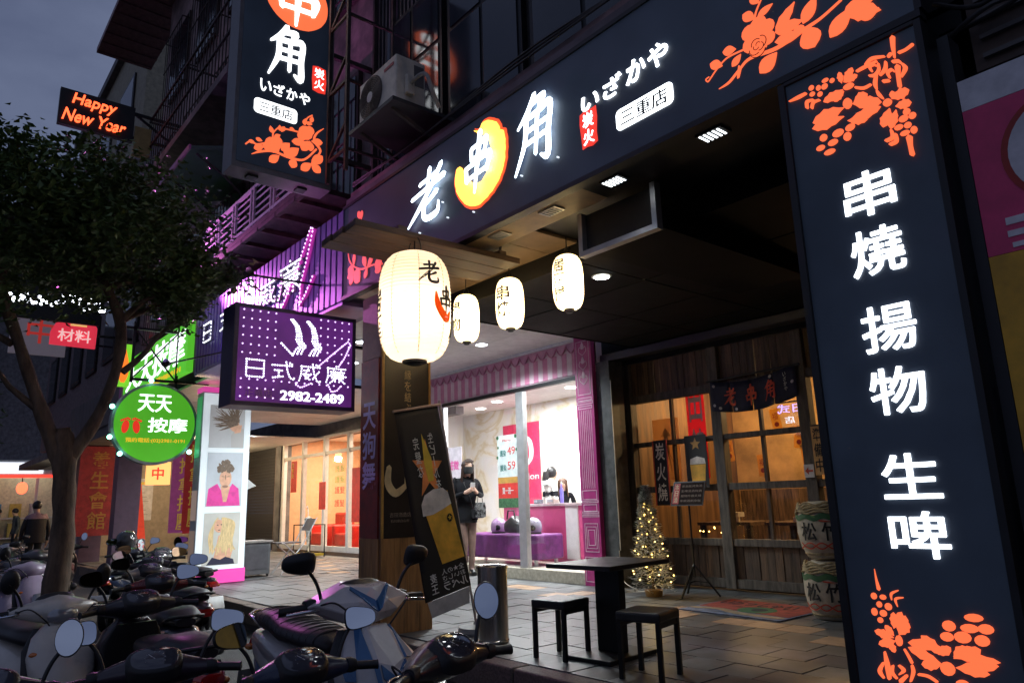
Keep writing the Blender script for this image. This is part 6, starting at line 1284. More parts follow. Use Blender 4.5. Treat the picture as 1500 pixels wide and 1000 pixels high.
bxo('cloth', M('dark_red_cloth', (.28, .03, .035), .6, var=.3, emit=(.3, .02, .02), es=.1), rb, -20.18, -20.17, 3.3, 4.2, .6, 2.72); t = MB(); col_text(t, '養生會館', YZ(-20.17), 3.55, 3.95, 2.6, .48, .001, .004, .01); t.build('lettering', M('faint_gold', (.45, .25, .05), .5), rb)
MB().bar((-20.175, 3.29, 2.735), (-20.175, 4.21, 2.735), .02).build('rod', frame_bk, rb)
ws = thing('orange_window_sign', 'small orange lit sign with red character in far arcade', 'sign', (-19.2, 4.8, 1.6))
bxo('panel', EM('amber_panel', (1, .5, .16), 1.3), ws, -19.25, -19.2, 4.55, 5.1, 1.75, 2.3); t = MB(); put(t, '中', YZ(-19.2), 4.68, 4.95, 1.87, 2.17, .001, .004, .02); t.build('lettering', redE, ws); MB().bar((-19.22, 5.1, 2.2), (-19.22, 5.1, 2.74), .02).build('hanger', frame_bk, ws)
tr_ = thing('red_pennant', 'narrow red pennant banner lit beside the violet column', 'banner', (-18.4, 4.2, 0))
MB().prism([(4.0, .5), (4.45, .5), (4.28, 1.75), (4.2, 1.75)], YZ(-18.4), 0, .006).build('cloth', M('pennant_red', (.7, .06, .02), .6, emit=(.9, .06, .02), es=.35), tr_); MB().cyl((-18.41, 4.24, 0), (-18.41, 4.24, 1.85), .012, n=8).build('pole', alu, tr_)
np_ = thing('white_notice', 'white paper notice on the beige wall under the round green sign', 'notice', (-22.7, 5.2, .9))
bxo('sheet', M('notice_white', (.6, .58, .6), .6), np_, -22.715, -22.71, 4.85, 5.6, .9, 2.05); bxo('heading', yel, np_, -22.709, -22.705, 5.0, 5.45, 1.88, 1.96)
for k in range(6): bxo('text_line', M('grey_text', (.35, .33, .36), .6), np_, -22.709, -22.705, 4.93, 5.5-.05*(k % 3), 1.05+k*.12, 1.07+k*.12)
bxo('partition', MATS['beige_wall'], fb, -22.85, -22.72, 4.3, 8.0, 0, 2.74)
# ============================================================ SCOOTERS
rub = M('tyre_rubber', (.012, .012, .012), .85); rimm = M('wheel_rim', (.25, .25, .26), .35, .8); plast = M('black_plastic', (.014, .014, .016), .42, var=.25)
seatm = M('black_seat_vinyl', (.02, .018, .022), .42, var=.2); chrome = M('chrome', (.75, .75, .76), .12, 1.0, var=.03); mirm = M('mirror_glass', (.82, .85, .88), .02, 1.0, var=.0)
headg = M('headlamp_glass', (.35, .36, .38), .06, .3, coat=1.0); amber = M('amber_lens', (.65, .17, .02), .15, coat=.8); redlens = M('red_lens', (.45, .01, .012), .12, coat=.9)
dialm = M('dial_face', (.05, .05, .065), .08, coat=1.0); platem = M('licence_plate', (.6, .6, .58), .4); engm = M('engine_grey', (.10, .10, .105), .5, .6)
X3, Y3, Z3 = (1, 0, 0), (0, 1, 0), (0, 0, 1)
def sx(x, z, hw, hh, e=2.6, tl=0.0):      # section across a lengthwise body
    return ((x, 0, z), Y3, (-sin(tl), 0, cos(tl)), hw, hh, e)
def sv(x, z, hw, hd, e=2.6, ln=0.0):      # section of an upright body
    return ((x, 0, z), Y3, (cos(ln), 0, sin(ln)), hw, hd, e)
SM = {}
def smesh(k, fn, sm=50):
    if k not in SM: SM[k] = fn().mesh(k, sm)
    return SM[k]
def m_wheel():
    R, r = .19, .052; return MB().rings([[((R+r*cos(b)*(1 if cos(b) > 0 else .6))*cos(a), r*.95*sin(b), (R+r*cos(b)*(1 if cos(b) > 0 else .6))*sin(a)) for b in [2*pi*j/12 for j in range(12)]] for a in [2*pi*i/28 for i in range(29)]], cap=False)
def m_rim():
    b = MB(); b.rings([[(r*cos(a), y, r*sin(a)) for a in [2*pi*i/24 for i in range(24)]] for r, y in ((.165, -.03), (.155, -.02), (.15, .02), (.165, .03))], cap=False)
    for k in range(5): b.bar((0, 0, 0), (.155*cos(k*2*pi/5), 0, .155*sin(k*2*pi/5)), .03, .02, (0, 1, 0))
    b.cyl((0, -.05, 0), (0, .05, 0), .035, n=14); return b
REAR = [sx(-.90, .70, .035, .03), sx(-.84, .70, .09, .06), sx(-.70, .68, .135, .09), sx(-.45, .62, .165, .13), sx(-.18, .55, .16, .17), sx(.0, .47, .13, .18), sx(.05, .44, .09, .13)]
SEAT = [sx(-.80, .80, .07, .03), sx(-.72, .825, .125, .055), sx(-.50, .83, .15, .065), sx(-.34, .79, .15, .06), sx(-.15, .785, .14, .06), sx(.02, .775, .115, .055), sx(.08, .755, .06, .03)]
FRONT = [sv(.56, .38, .07, .08, 2.4, .3), sv(.55, .47, .13, .10, 2.4, .3), sv(.52, .60, .19, .105, 2.3, .32), sv(.47, .72, .205, .095, 2.3, .32), sv(.42, .83, .17, .075, 2.3, .35), sv(.385, .90, .10, .05, 2.3, .4)]
def m_front_side(): return MB().loft(FRONT, 22)
def m_fender():
    return MB().loft([((.63+.275*cos(rad(a)), 0, .24+.275*sin(rad(a))), Y3, (cos(rad(a)), 0, sin(rad(a))), w_, .03, 2.6) for a, w_ in ((15, .03), (30, .055), (60, .075), (95, .075), (125, .06), (145, .03))], 14)
def m_bar_cover():
    R = []
    for y, hx, hz, dx, dz in ((-.27, .025, .022, -.07, .0), (-.22, .045, .035, -.045, .0), (-.13, .085, .06, -.015, .0), (-.05, .115, .078, .0, .005), (0, .12, .082, .005, .008), (.05, .115, .078, .0, .005), (.13, .085, .06, -.015, 0), (.22, .045, .035, -.045, 0), (.27, .025, .022, -.07, 0)):
        R.append(((.33+dx, y, .985+dz), (cos(.35), 0, -sin(.35)), (sin(.35), 0, cos(.35)), hx, hz, 2.3))
    return MB().loft(R, 18)
def m_mirror(s, shape, yw=12):
    b = MB(); c = Vector((.29, s*(.315 if shape else .285), 1.185)); M_ = Matrix.Rotation(s*rad(yw), 3, 'Z') @ Matrix.Rotation(rad(17 if shape else 9), 3, 'Y')
    n = 22; e = 2.0 if shape == 0 else 3.2; R = []
    for x, k in ((.032, .35), (.028, .7), (.012, .95), (.0, 1.0), (-.006, .98)):
        ring = []
        for i in range(n):
            t = 2*pi*i/n; yy = math.copysign(abs(cos(t))**(2/e), cos(t))*.078*k*(.72 if shape == 0 else 1); zz = math.copysign(abs(sin(t))**(2/e), sin(t))*.05*k*(1.6 if shape == 0 else 1)*(1-.25*s*yy/.078*(shape == 1))
            ring.append(c+M_ @ Vector((x, yy, zz)))
        R.append(ring)
    return b.rings(R)
def m_mirror_glass(s, shape, yw=12):
    b = MB(); c = Vector((.29, s*(.315 if shape else .285), 1.185)); M_ = Matrix.Rotation(s*rad(yw), 3, 'Z') @ Matrix.Rotation(rad(17 if shape else 9), 3, 'Y'); n = 22; e = 2.0 if shape == 0 else 3.2
    pts = []
    for i in range(n):
        t = 2*pi*i/n; yy = math.copysign(abs(cos(t))**(2/e), cos(t))*.073*(.72 if shape == 0 else 1); zz = math.copysign(abs(sin(t))**(2/e), sin(t))*.046*(1.6 if shape == 0 else 1)*(1-.25*s*yy/.073*(shape == 1)); pts.append(c+M_ @ Vector((-.0085, yy, zz)))
    return b.add(pts, [tuple(range(n))[::-1]])
def patch(secs, t0, t1, g, n=7): return MB().loft(secs, n, t0, t1, g)
def hull(pts):
    import bmesh
    bm = bmesh.new()
    for p in pts: bm.verts.new(p)
    r = bmesh.ops.convex_hull(bm, input=bm.verts); bmesh.ops.delete(bm, geom=[g for g in r['geom_interior'] if isinstance(g, bmesh.types.BMVert)], context='VERTS')
    bmesh.ops.dissolve_limit(bm, angle_limit=rad(4), verts=bm.verts, edges=bm.edges)
    bm.verts.index_update(); q = MB(); q.add([v.co.copy() for v in bm.verts], [tuple(v.index for v in f.verts) for f in bm.faces]); bm.free(); return q
def facet(q, uv, s, h0, h1):
    q = [Vector((x, y*s, z)) for x, y, z in q]      # corners: inner top, outer top, outer bottom, inner bottom
    n = (q[1]-q[0]).cross(q[3]-q[0]).normalized()
    if n.x < 0: n = -n
    return MB().prism(uv, lambda a, b, h: q[0].lerp(q[1], a).lerp(q[3].lerp(q[2], a), b)+n*h, h0, h1)
def sym(pts): return [(x, y*s, z) for x, y, z in pts for s in ((1, -1) if y else (1,))]
COWL = sym([(.20, .21, 1.02), (.23, .08, 1.085), (.35, .11, 1.07), (.40, 0, 1.06), (.435, .07, 1.005), (.47, 0, .955), (.41, .14, .955), (.33, .25, 1.0), (.27, .275, .985), (.37, .12, .915), (.43, 0, .905), (.24, .15, .92)])
NOSE = sym([(.36, .10, .89), (.45, .05, .90), (.50, .20, .74), (.585, .06, .765), (.61, 0, .745), (.60, .175, .575), (.685, .055, .555), (.71, 0, .515), (.60, .08, .40), (.64, 0, .415), (.38, .18, .70), (.43, .15, .48)])
FA = [(.585, .06, .765), (.50, .20, .74), (.60, .175, .575), (.685, .055, .555)]
FB = [(.45, .05, .90), (.36, .10, .89), (.50, .20, .74), (.585, .06, .765)]
FC = [(.61, 0, .745), (.585, .06, .765), (.685, .055, .555), (.71, 0, .515)]
FD = [(.40, 0, 1.06), (.35, .11, 1.07), (.435, .07, 1.005), (.47, 0, .955)]
def hero_front(s, body, trim):
    hull(NOSE).build('front_cover', body, s, bevel=.010); hull(COWL).build('handlebar_cover', body, s, bevel=.008)
    for sg in (1, -1):
        h = facet(FA, [(.28, .42), (.97, .30), (.97, .93), (.42, .97), (.16, .72)], sg, -.004, .012).build('headlight', headg, s, bevel=.004)
        facet(FA, [(.45, .62), (.75, .58), (.75, .84), (.48, .86)], sg, .0125, .016).build('headlight_lens', M('lens_dark', (.05, .055, .06), .05, coat=1.0), h, bevel=.003)
        facet(FA, [(.02, .02), (.16, .02), (.12, .98), (.02, .98)], sg, -.002, .012).build('blue_stripe', trim, s)
        facet(FB, [(.30, .05), (.62, .05), (.55, .98), (.12, .98)], sg, -.002, .012).build('blue_stripe', trim, s)
        facet(FA, [(.62, .02), (.98, .02), (.98, .26), (.70, .30)], sg, -.002, .010).build('blue_side_panel', trim, s)
        facet(FD, [(.02, .55), (.85, .05), (.98, .22), (.25, .98), (.02, .98)], sg, -.004, .014).build('blue_cowl_stripe', trim, s)
        facet(FC, [(.15, .18), (.95, .05), (.95, .30), (.15, .42)], sg, -.002, .014).build('chevron_trim', trim, s)
    MB().cyl((.625, 0, .69), (.665, 0, .685), .018, n=14).build('emblem', chrome, s)
def scooter(label, loc, rz, body, trim, shape=1, kind=0, hero=False, sides=(1, -1), myaw=12, plate=None, lean=0.0, sc=.85, stat=None):
    s = thing('scooter', label, 'scooter', loc, rz, 'scooters parked along the kerb', world=False)
    s.scale = (sc, sc, sc); s.rotation_euler = (lean, 0, rz)
    def P(nm, key, fn, mt, par=None, sm=50): return place(nm, smesh(key, fn, sm), mt, par or s)
    for nm, x in (('front_wheel', .63), ('rear_wheel', -.62)):
        w_ = P(nm, 'tyre', m_wheel, rub); w_.location = (x, 0, .242); P('rim', 'rim', m_rim, rimm, w_)
    P('rear_body', 'rear_body', lambda: MB().loft(REAR, 20), body); st = P('seat', 'seat', lambda: MB().loft(SEAT, 20), seatm)
    if hero:
        for k in range(15):
            i = k/14*5; a = SEAT[int(min(4, i))+0]; b = SEAT[int(min(4, i))+1]; f_ = i-int(min(4, i))
            c = [a[0][q]+(b[0][q]-a[0][q])*f_ for q in range(3)]; ra = a[3]+(b[3]-a[3])*f_; rb = a[4]+(b[4]-a[4])*f_
            MB().tube([(c[0], ra*cos(t)*1.01, c[2]+rb*sin(t)*1.03) for t in [rad(5+170*j/14) for j in range(15)]], .006, 5).build('seat_rib', seatm, st, smooth=60)
    P('floorboard', 'floorboard', lambda: MB().loft([sx(-.02, .30, .15, .05, 4), sx(.2, .27, .165, .035, 4), sx(.42, .31, .15, .05, 4), sx(.48, .42, .13, .05, 4)], 16), plast)
    P('leg_shield', 'leg_shield', lambda: MB().loft([sv(.42, .36, .15, .03, 3), sv(.40, .55, .20, .03, 3), sv(.36, .75, .20, .03, 3), sv(.32, .88, .13, .03, 3)], 18), plast)
    if hero: hero_front(s, body, trim)
    else: P('front_cover', 'front_cover', m_front_side, body)
    P('front_fender', 'front_fender', m_fender, trim)
    if not hero: P('handlebar_cover', 'handlebar_cover', m_bar_cover, trim)
    if hero: pass
    elif kind == 0:
        P('headlight', 'headlight_low', lambda: MB().loft([sv(.555, .56, .10, .10, 2.2, .32), sv(.535, .63, .115, .107, 2.2, .32), sv(.515, .69, .09, .104, 2.2, .32)], 10, rad(40), rad(140), .006), headg)
    else:
        P('headlight', 'headlight_bar', lambda: MB().loft([((.435, 0, .955), Y3, Z3, .095, .05, 2.4), ((.455, 0, .95), Y3, Z3, .08, .04, 2.4), ((.462, 0, .949), Y3, Z3, .03, .015, 2.4)], 16), headg)
    for sgn, nm in ((1, 'l'), (-1, 'r')):
        P('grip', 'grip_'+nm, lambda sgn=sgn: MB().tube([(.265, sgn*.25, .985), (.235, sgn*.37, .975), (.232, sgn*.378, .975)], [.019, .02, .022], 12), plast)
        P('brake_lever', 'lever_'+nm, lambda sgn=sgn: MB().tube([(.32, sgn*.22, .98), (.325, sgn*.29, .975), (.29, sgn*.365, .965)], [.008, .008, .007], 8), chrome)
        if sgn in sides: P('mirror_stalk', 'stalk_'+nm, lambda sgn=sgn: MB().tube(smooth_line([(.29, sgn*.20, 1.01), (.295, sgn*.212, 1.05), (.30, sgn*.235, 1.10), (.31, sgn*.275, 1.15), (.315, sgn*.30, 1.17)]), .0085, 8), plast)
        if sgn in sides:
            m_ = P('mirror', 'mirror_%s%d_%d' % (nm, shape, myaw), lambda sgn=sgn: m_mirror(sgn, shape, myaw), plast, None, 40)
            P('mirror_glass', 'mirror_glass_%s%d_%d' % (nm, shape, myaw), lambda sgn=sgn: m_mirror_glass(sgn, shape, myaw), mirm, m_)
        P('turn_signal', 'turn_'+nm, lambda sgn=sgn: MB().ell((.50, sgn*.165, .74) if not kind else (.40, sgn*.15, .975), (.03, .035, .018), 12, 7), amber)
        P('rear_turn_signal', 'rturn_'+nm, lambda sgn=sgn: MB().ell((-.87, sgn*.085, .66), (.03, .03, .02), 10, 6), amber)
        P('fork_leg', 'fork_'+nm, lambda sgn=sgn: MB().tube([(.49, sgn*.06, .58), (.63, sgn*.075, .242)], .018, 8), engm)
        P('side_panel', 'side_'+nm, lambda sgn=sgn: MB().loft([sx(-.75, .60, .10, .055), sx(-.5, .52, .168, .08), sx(-.2, .44, .168, .08), sx(.0, .38, .13, .06)], 8, rad(-50 if sgn > 0 else 130), rad(50 if sgn > 0 else 230), .006), trim)
    g = P('gauge', 'gauge', lambda: MB().loft([((.27, 0, 1.01), Y3, (cos(.7), 0, sin(.7)), .13, .085, 2.6), ((.25, 0, 1.045), Y3, (cos(.7), 0, sin(.7)), .12, .075, 2.6), ((.242, 0, 1.055), Y3, (cos(.7), 0, sin(.7)), .105, .064, 2.6)], 20), plast)
    P('dial', 'dial', lambda: MB().loft([((.2415, 0, 1.0555), Y3, (cos(.7), 0, sin(.7)), .10, .06, 2.6), ((.2395, 0, 1.058), Y3, (cos(.7), 0, sin(.7)), .094, .055, 2.6)], 20), dialm, g)
    def fdial(a, b, h): return (.2388+b*cos(.7)-h*sin(.7), -a, 1.0588+b*sin(.7)+h*cos(.7))
    def m_dialmarks():
        q = MB()
        for i in range(9): an = rad(200-i*27.5); q.prism([(.036*cos(an)-.002, -.006+.036*sin(an)-.002), (.044*cos(an)+.002, -.006+.044*sin(an)-.001), (.044*cos(an)+.002, -.006+.044*sin(an)+.002)], fdial, 0, .0006)
        q.prism(ribbon([(0, -.008, .004), (-.026, .02, .002)]), fdial, 0, .0012); return q
    P('dial_marks', 'dial_marks', m_dialmarks, M('dial_white', (.6, .6, .62), .5), g)
    for sgn in (1, -1):
        P('switch_box', 'switch_%d' % sgn, lambda sgn=sgn: MB().loft([((.268, sgn*.225, .99), X3, Z3, .03, .032, 3), ((.262, sgn*.245, .99), X3, Z3, .03, .034, 3), ((.258, sgn*.268, .988), X3, Z3, .026, .028, 3)], 12), plast)
        P('lever_mount', 'lmount_%d' % sgn, lambda sgn=sgn: MB().cyl((.315, sgn*.21, .985), (.30, sgn*.24, .985), .017, n=10), engm)
    P('tail_light', 'tail_light', lambda: MB().loft([sx(-.91, .675, .04, .022), sx(-.905, .675, .07, .035), sx(-.86, .68, .095, .045)], 14), redlens)
    P('rear_fender', 'rear_fender', lambda: MB().hexa([(-.72, -.07, .50), (-.72, .07, .50), (-.70, .07, .56), (-.70, -.07, .56), (-1.0, -.06, .34), (-1.0, .06, .34), (-.98, .06, .37), (-.98, -.06, .37)]), plast)
    pl_ = P('licence_plate', 'plate', lambda: MB().hexa([(-.985, -.12, .38), (-.985, .12, .38), (-.975, .12, .385), (-.975, -.12, .385), (-.945, -.12, .52), (-.945, .12, .52), (-.935, .12, .525), (-.935, -.12, .525)]), platem)
    if plate:
        t = MB(); row_text(t, plate, lambda a, b, h: (-.987+(b-.38)*.286-h, -a, b), -.1, .1, .40, .50, .001, .004, .02); t.build('plate_number', ink, pl_)
    P('brake_cable', 'brake_cable', lambda: MB().tube(smooth_line([(.30, .24, .985), (.40, .20, 1.0), (.43, .12, .93), (.42, .06, .86)]), .0045, 6).tube(smooth_line([(.30, -.24, .985), (.41, -.19, 1.01), (.44, -.1, .93), (.42, -.05, .86)]), .0045, 6), plast)
    for a0 in (8, 156): P('side_decal', 'side_decal_%d' % a0, lambda a0=a0: MB().loft([sx(-.72, .70, .13, .085), sx(-.45, .64, .166, .128), sx(-.25, .58, .163, .155)], 5, rad(a0), rad(a0+16), .004), sil if body is not sil else dk)
    P('grab_rail', 'grab_rail', lambda: MB().tube([(-.62, .12, .80), (-.80, .12, .84), (-.87, .06, .85), (-.87, -.06, .85), (-.80, -.12, .84), (-.62, -.12, .80)], .012, 8), chrome if hero else plast)
    P('engine', 'engine', lambda: MB().loft([sx(-.75, .26, .06, .07, 4), sx(-.55, .28, .12, .09, 4), sx(-.2, .30, .13, .10, 4), sx(-.1, .30, .10, .08, 4)], 14), engm)
    P('exhaust', 'exhaust', lambda: MB().tube([(-.25, -.15, .22), (-.42, -.17, .24), (-.46, -.175, .26), (-.85, -.18, .33), (-.87, -.18, .335)], [.018, .02, .05, .055, .03], 12), engm)
    P('centre_stand', 'centre_stand', lambda: MB().bar((-.28, .12, .24), (-.36, .15, 0), .025).bar((-.28, -.12, .24), (-.36, -.15, 0), .025).bar((-.35, -.15, .02), (-.35, .15, .02), .02), engm)
    return s
def paint(n, c, r=.28, metal=.0): return M('paint_'+n, c, r, metal, var=.08, coat=.5)
white_pt = paint('silver_white', (.62, .58, .56)); blue_pt = paint('blue', (.03, .13, .30)); dk = paint('graphite', (.022, .020, .028)); dk2 = paint('dark_plum', (.035, .022, .035)); wh2 = paint('cream', (.60, .56, .50)); bl2 = paint('navy', (.02, .03, .07)); rd = paint('dark_red', (.14, .012, .015)); sil = paint('silver', (.35, .34, .36), .3, .5); grn = paint('green_black', (.02, .035, .03)); lil = paint('lilac', (.42, .34, .46))
ZR = -.28
scooter('silver white and blue scooter facing the camera in front of the poster pillar', (-3.40, 1.68, ZR), rad(0), white_pt, blue_pt, 1, 0, hero=True, sc=.95)
scooter('near black scooter with oval mirror at the bottom beside the steel bin', (-1.93, 1.57, ZR), rad(198), dk, dk, 0, 1, sides=(-1,), myaw=44)
scooter('near plum black scooter with round dial at the bottom left', (-2.83, .76, ZR), rad(170), dk2, dk2, 1, 1, sc=.8)
scooter('near black scooter with pale mirror between dial scooter and white one', (-2.38, 1.18, ZR), rad(184), dk, bl2, 1, 1, sc=.8)
scooter('dark scooter with rounded mirror at the bottom left corner', (-2.85, .26, ZR), rad(172), grn, dk, 0, 1, sc=.8)
scooter('black scooter with red tail light and plate below the light box', (-5.75, 1.55, ZR), rad(176), dk, rd, 1, 1, plate='77')
scooter('dark scooter in the second row left of the red tail light', (-4.55, 1.18, ZR), rad(186), dk2, dk, 1, 0)
scooter('cream scooter with wide leg shield left of the tree trunk', (-5.35, .74, ZR), rad(10), wh2, wh2, 0, 1)
scooter('lilac white scooter with amber signals behind the tree trunk', (-9.4, 1.05, ZR), rad(20), lil, lil, 0, 0)
scooter('silver scooter behind the tree trunk to its right', (-8.1, 2.05, ZR), rad(168), sil, dk, 1, 1)
scooter('black scooter parked before the round green sign', (-9.3, 2.55, ZR), rad(200), dk, dk, 0, 1)
scooter('navy scooter parked before the cloth banners', (-10.6, 2.35, ZR), rad(150), bl2, dk, 1, 0)
scooter('dark green scooter beside the navy one by the kerb', (-10.2, 3.0 - .25, ZR), rad(185), grn, dk, 1, 1)
scooter('black scooter far left beyond the tree', (-12.4, 1.5, ZR), rad(15), dk, dk, 1, 0)
scooter('dark red scooter far left beside the walking man', (-14.5, 2.3, ZR), rad(170), rd, dk, 0, 1)
scooter('graphite scooter furthest along the kerb', (-16.4, 1.6, ZR), rad(10), dk, sil, 1, 0)
scooter('plum scooter between trunk and red tail light', (-7.0, 1.85, ZR), rad(192), dk2, sil, 1, 1)
hm = thing('parked_helmet', 'dark helmet hanging on a scooter under the round green sign', 'helmet', (-11.4, 3.0, .55))
MB().lathe([(.11, .0), (.135, .06), (.14, .12), (.12, .19), (.07, .235), (.001, .25)], 20, (-11.1, 2.45, .62), cap=False).build('shell', M('helmet_dark', (.03, .03, .032), .15, coat=.7), hm, smooth=60)
MB().lathe([(.112, -.004), (.125, -.004), (.125, .02), (.112, .02)], 20, (-11.1, 2.45, .62)).build('trim', ink, hm)

# ============================================================ STREET TREE
tree = thing('street_tree', 'leafy street tree with brown trunk standing among the scooters', 'tree', (-7.7, 1.12, ZR))
bark = M('bark', (.15, .10, .065), .9, var=.5, scale=9, bump=.8, stretch=(1, 1, .35))
B0 = Vector((-7.7, 1.12, ZR))
rt_ = random.Random(21); mb = MB(); br_pts = []
def limb(pts, n=14, k=5):
    sp_ = smooth_line(pts, k); mb.tube([B0+Vector(p[:3]) for p in sp_], [p[3]*(1+.07*sin(i*1.7)+.05*sin(i*.6)) for i, p in enumerate(sp_)], n)
limb([(0, .05, 0, .17), (.0, .05, .15, .125), (.02, .03, .6, .10), (.0, .06, 1.1, .096), (-.03, .04, 1.6, .094), (-.03, .0, 2.0, .092), (-.02, -.02, 2.15, .06)])
limb([(-.03, -.02, 1.85, .07), (-.06, -.2, 2.3, .062), (-.1, -.42, 2.9, .05), (-.1, -.62, 3.5, .045), (-.05, -.6, 4.2, .02)], 10)
limb([(-.02, .03, 1.85, .068), (.0, .22, 2.2, .055), (.02, .36, 2.7, .048), (.02, .36, 3.2, .05), (.05, .12, 3.7, .035), (.1, -.1, 4.3, .015)], 10)
for (o_, a, L, up_) in [((-.1, -.48, 2.9), 250, .9, .5), ((-.1, -.55, 3.2), 190, 1.0, .5), ((-.1, -.62, 3.5), 320, 1.0, .4), ((-.08, -.6, 3.7), 280, 1.1, .3), ((.02, .42, 2.7), 80, .9, .8), ((.02, .36, 3.2), 130, 1.1, .4), ((.02, .36, 3.2), 40, 1.0, .5), ((.04, .2, 3.5), 100, 1.2, .4), ((.05, .12, 3.7), 0, 1.0, .5), ((.05, .12, 3.7), 180, 1.0, .5), ((-.06, -.22, 2.3), 260, 1.0, .6)]:
    p = B0+Vector(o_); d = Vector((cos(rad(a)), sin(rad(a)), up_)).normalized(); path = [p]
    for k in range(6):
        d = (d+Vector((rt_.uniform(-.3, .3), rt_.uniform(-.3, .3), rt_.uniform(-.15, .2)))).normalized(); p = p+d*L/6; path.append(p.copy())
        if k > 1: br_pts.append(p.copy())
    mb.tube(path, [.035, .03, .025, .02, .016, .012, .006], 7)
mb.build('trunk', bark, tree, smooth=60)
def leaves(nm, n, col, seed):
    r_ = random.Random(seed); q = MB(); cl = []
    for k in range(95):
        while True:
            x, y, z = r_.uniform(-1, 1), r_.uniform(-1, 1), r_.uniform(-1, 1)
            if .12 < x*x+y*y+z*z < 1: break
        c = B0+Vector((-.15+x*1.4, -.3+y*1.42, 4.15+z*.72)); cl.append((c, r_.uniform(.22, .42)))
    for k in range(14): cl.append((B0+Vector((r_.uniform(-1.0, .5), r_.uniform(-1.7, -.7), r_.uniform(2.1, 3.4))), r_.uniform(.14, .26)))
    for p in br_pts:
        if p.z > 2.9 and p.z < 4.4: cl.append((p, .18))
    for k in range(n):
        c, s_ = cl[r_.randrange(len(cl))]
        p = c+Vector((max(-2, min(2, r_.gauss(0, 1))), max(-2, min(2, r_.gauss(0, 1))), max(-1.2, min(1.2, r_.gauss(0, .7)))))*s_*.62
        d = Vector((r_.uniform(-1, 1), r_.uniform(-1, 1), r_.uniform(-.7, .3))).normalized(); u_ = d.cross(Vector((r_.uniform(-.4, .4), r_.uniform(-.4, .4), 1))).normalized(); l = r_.uniform(.05, .095); w_ = l*.34
        nrm = d.cross(u_)*.012
        q.add([p, p+d*l*.5+u_*w_+nrm, p+d*l, p+d*l*.5-u_*w_+nrm], [(0, 1, 2), (0, 2, 3)])
    return q.build(nm, M('leaf_'+nm, col, .5, var=.3, scale=2), tree, kind='stuff')
leaves('crown', 22000, (.085, .15, .04), 4); leaves('young_leaves', 9000, (.14, .20, .05), 9)

# ============================================================ PEOPLE
skin = M('skin', (.52, .32, .23), .5, var=.06); skin_far = skin
def person(label, loc, rz, h, J, slots, classify, group=None):
    """one continuous skinned body; J: joint name -> (pos, radius), E: bones"""
    o = thing('person', label, 'person', loc, rz, group, world=False)
    names = list(J); me = bpy.data.meshes.new('body')
    edges = [(names.index(a), names.index(b)) for a, b in BONES if a in J and b in J]
    me.from_pydata([Vector(J[n][0])*h for n in names], edges, [])
    tmp = bpy.data.objects.new('tmp', me); COL.objects.link(tmp)
    tmp.modifiers.new('skin', 'SKIN'); ss = tmp.modifiers.new('sub', 'SUBSURF'); ss.levels = 2; ss.render_levels = 2
    for i, n in enumerate(names):
        r = J[n][1]; r = r if isinstance(r, tuple) else (r, r)
        me.skin_vertices[0].data[i].radius = (r[0]*h, r[1]*h); me.skin_vertices[0].data[i].use_root = (n == 'pelvis')
    dg = bpy.context.evaluated_depsgraph_get(); dg.update(); nm_ = bpy.data.meshes.new_from_object(tmp.evaluated_get(dg)); bpy.data.objects.remove(tmp)
    nm_.name = 'body'
    for m_ in slots: nm_.materials.append(m_)
    for p in nm_.polygons: p.use_smooth = True; p.material_index = classify(p.center/h)
    b = bpy.data.objects.new('body', nm_); COL.objects.link(b); b.parent = o
    return o
BONES = [('pelvis', 'spine'), ('spine', 'chest'), ('chest', 'neck'), ('neck', 'jaw'), ('jaw', 'head'), ('head', 'crown'), ('chest', 'shl'), ('chest', 'shr'), ('shl', 'ell'), ('ell', 'wrl'), ('wrl', 'hal'), ('shr', 'elr'), ('elr', 'wrr'), ('wrr', 'har'),
         ('pelvis', 'hil'), ('hil', 'knl'), ('knl', 'anl'), ('anl', 'tol'), ('pelvis', 'hir'), ('hir', 'knr'), ('knr', 'anr'), ('anr', 'tor')]
for _s in 'lr':
    for _k in range(5): BONES += [('ha'+_s, 'f%s%da' % (_s, _k)), ('f%s%da' % (_s, _k), 'f%s%db' % (_s, _k))]
def base_joints(arms, legs, lean=0.0, nod=0.03):
    J = {'pelvis': ((0, 0, .525), (.082, .062)), 'spine': ((lean*.3, 0, .63), (.072, .052)), 'chest': ((lean*.7, 0, .745), (.085, .058)), 'neck': ((lean+.005, 0, .835), .032), 'jaw': ((lean+.02+nod*.4, 0, .875), (.038, .045)), 'head': ((lean+.018+nod, 0, .925), (.047, .057)), 'crown': ((lean+.01+nod, 0, .968), (.036, .042))}
    for s, sg in (('l', 1), ('r', -1)):
        sh, el, wr, ha = arms[s]
        J['sh'+s] = ((lean*.85, sg*.098, .80), .038); J['el'+s] = (el, .027); J['wr'+s] = (wr, .019); J['ha'+s] = (ha, (.023, .016))
        kn, an, to = legs[s]
        J['hi'+s] = ((0, sg*.05, .50), .052); J['kn'+s] = (kn, .036); J['an'+s] = (an, .024); J['to'+s] = (to, .024)
        d = (Vector(ha)-Vector(wr)).normalized()
        for k in range(5):
            sp2 = (k-2)*.009; cur = Vector((-.004, -sg*.012, -.006)) if k else Vector((0, -sg*.02, .012))
            pa = Vector(ha)+d*(.020 if k else .005)+Vector((0, 0, sp2 if k else .016))+cur*.4; J['f%s%da' % (s, k)] = (tuple(pa), .0065); J['f%s%db' % (s, k)] = (tuple(pa+d*(.022-.003*abs(k-2))+cur*1.2), .0055)
    return J
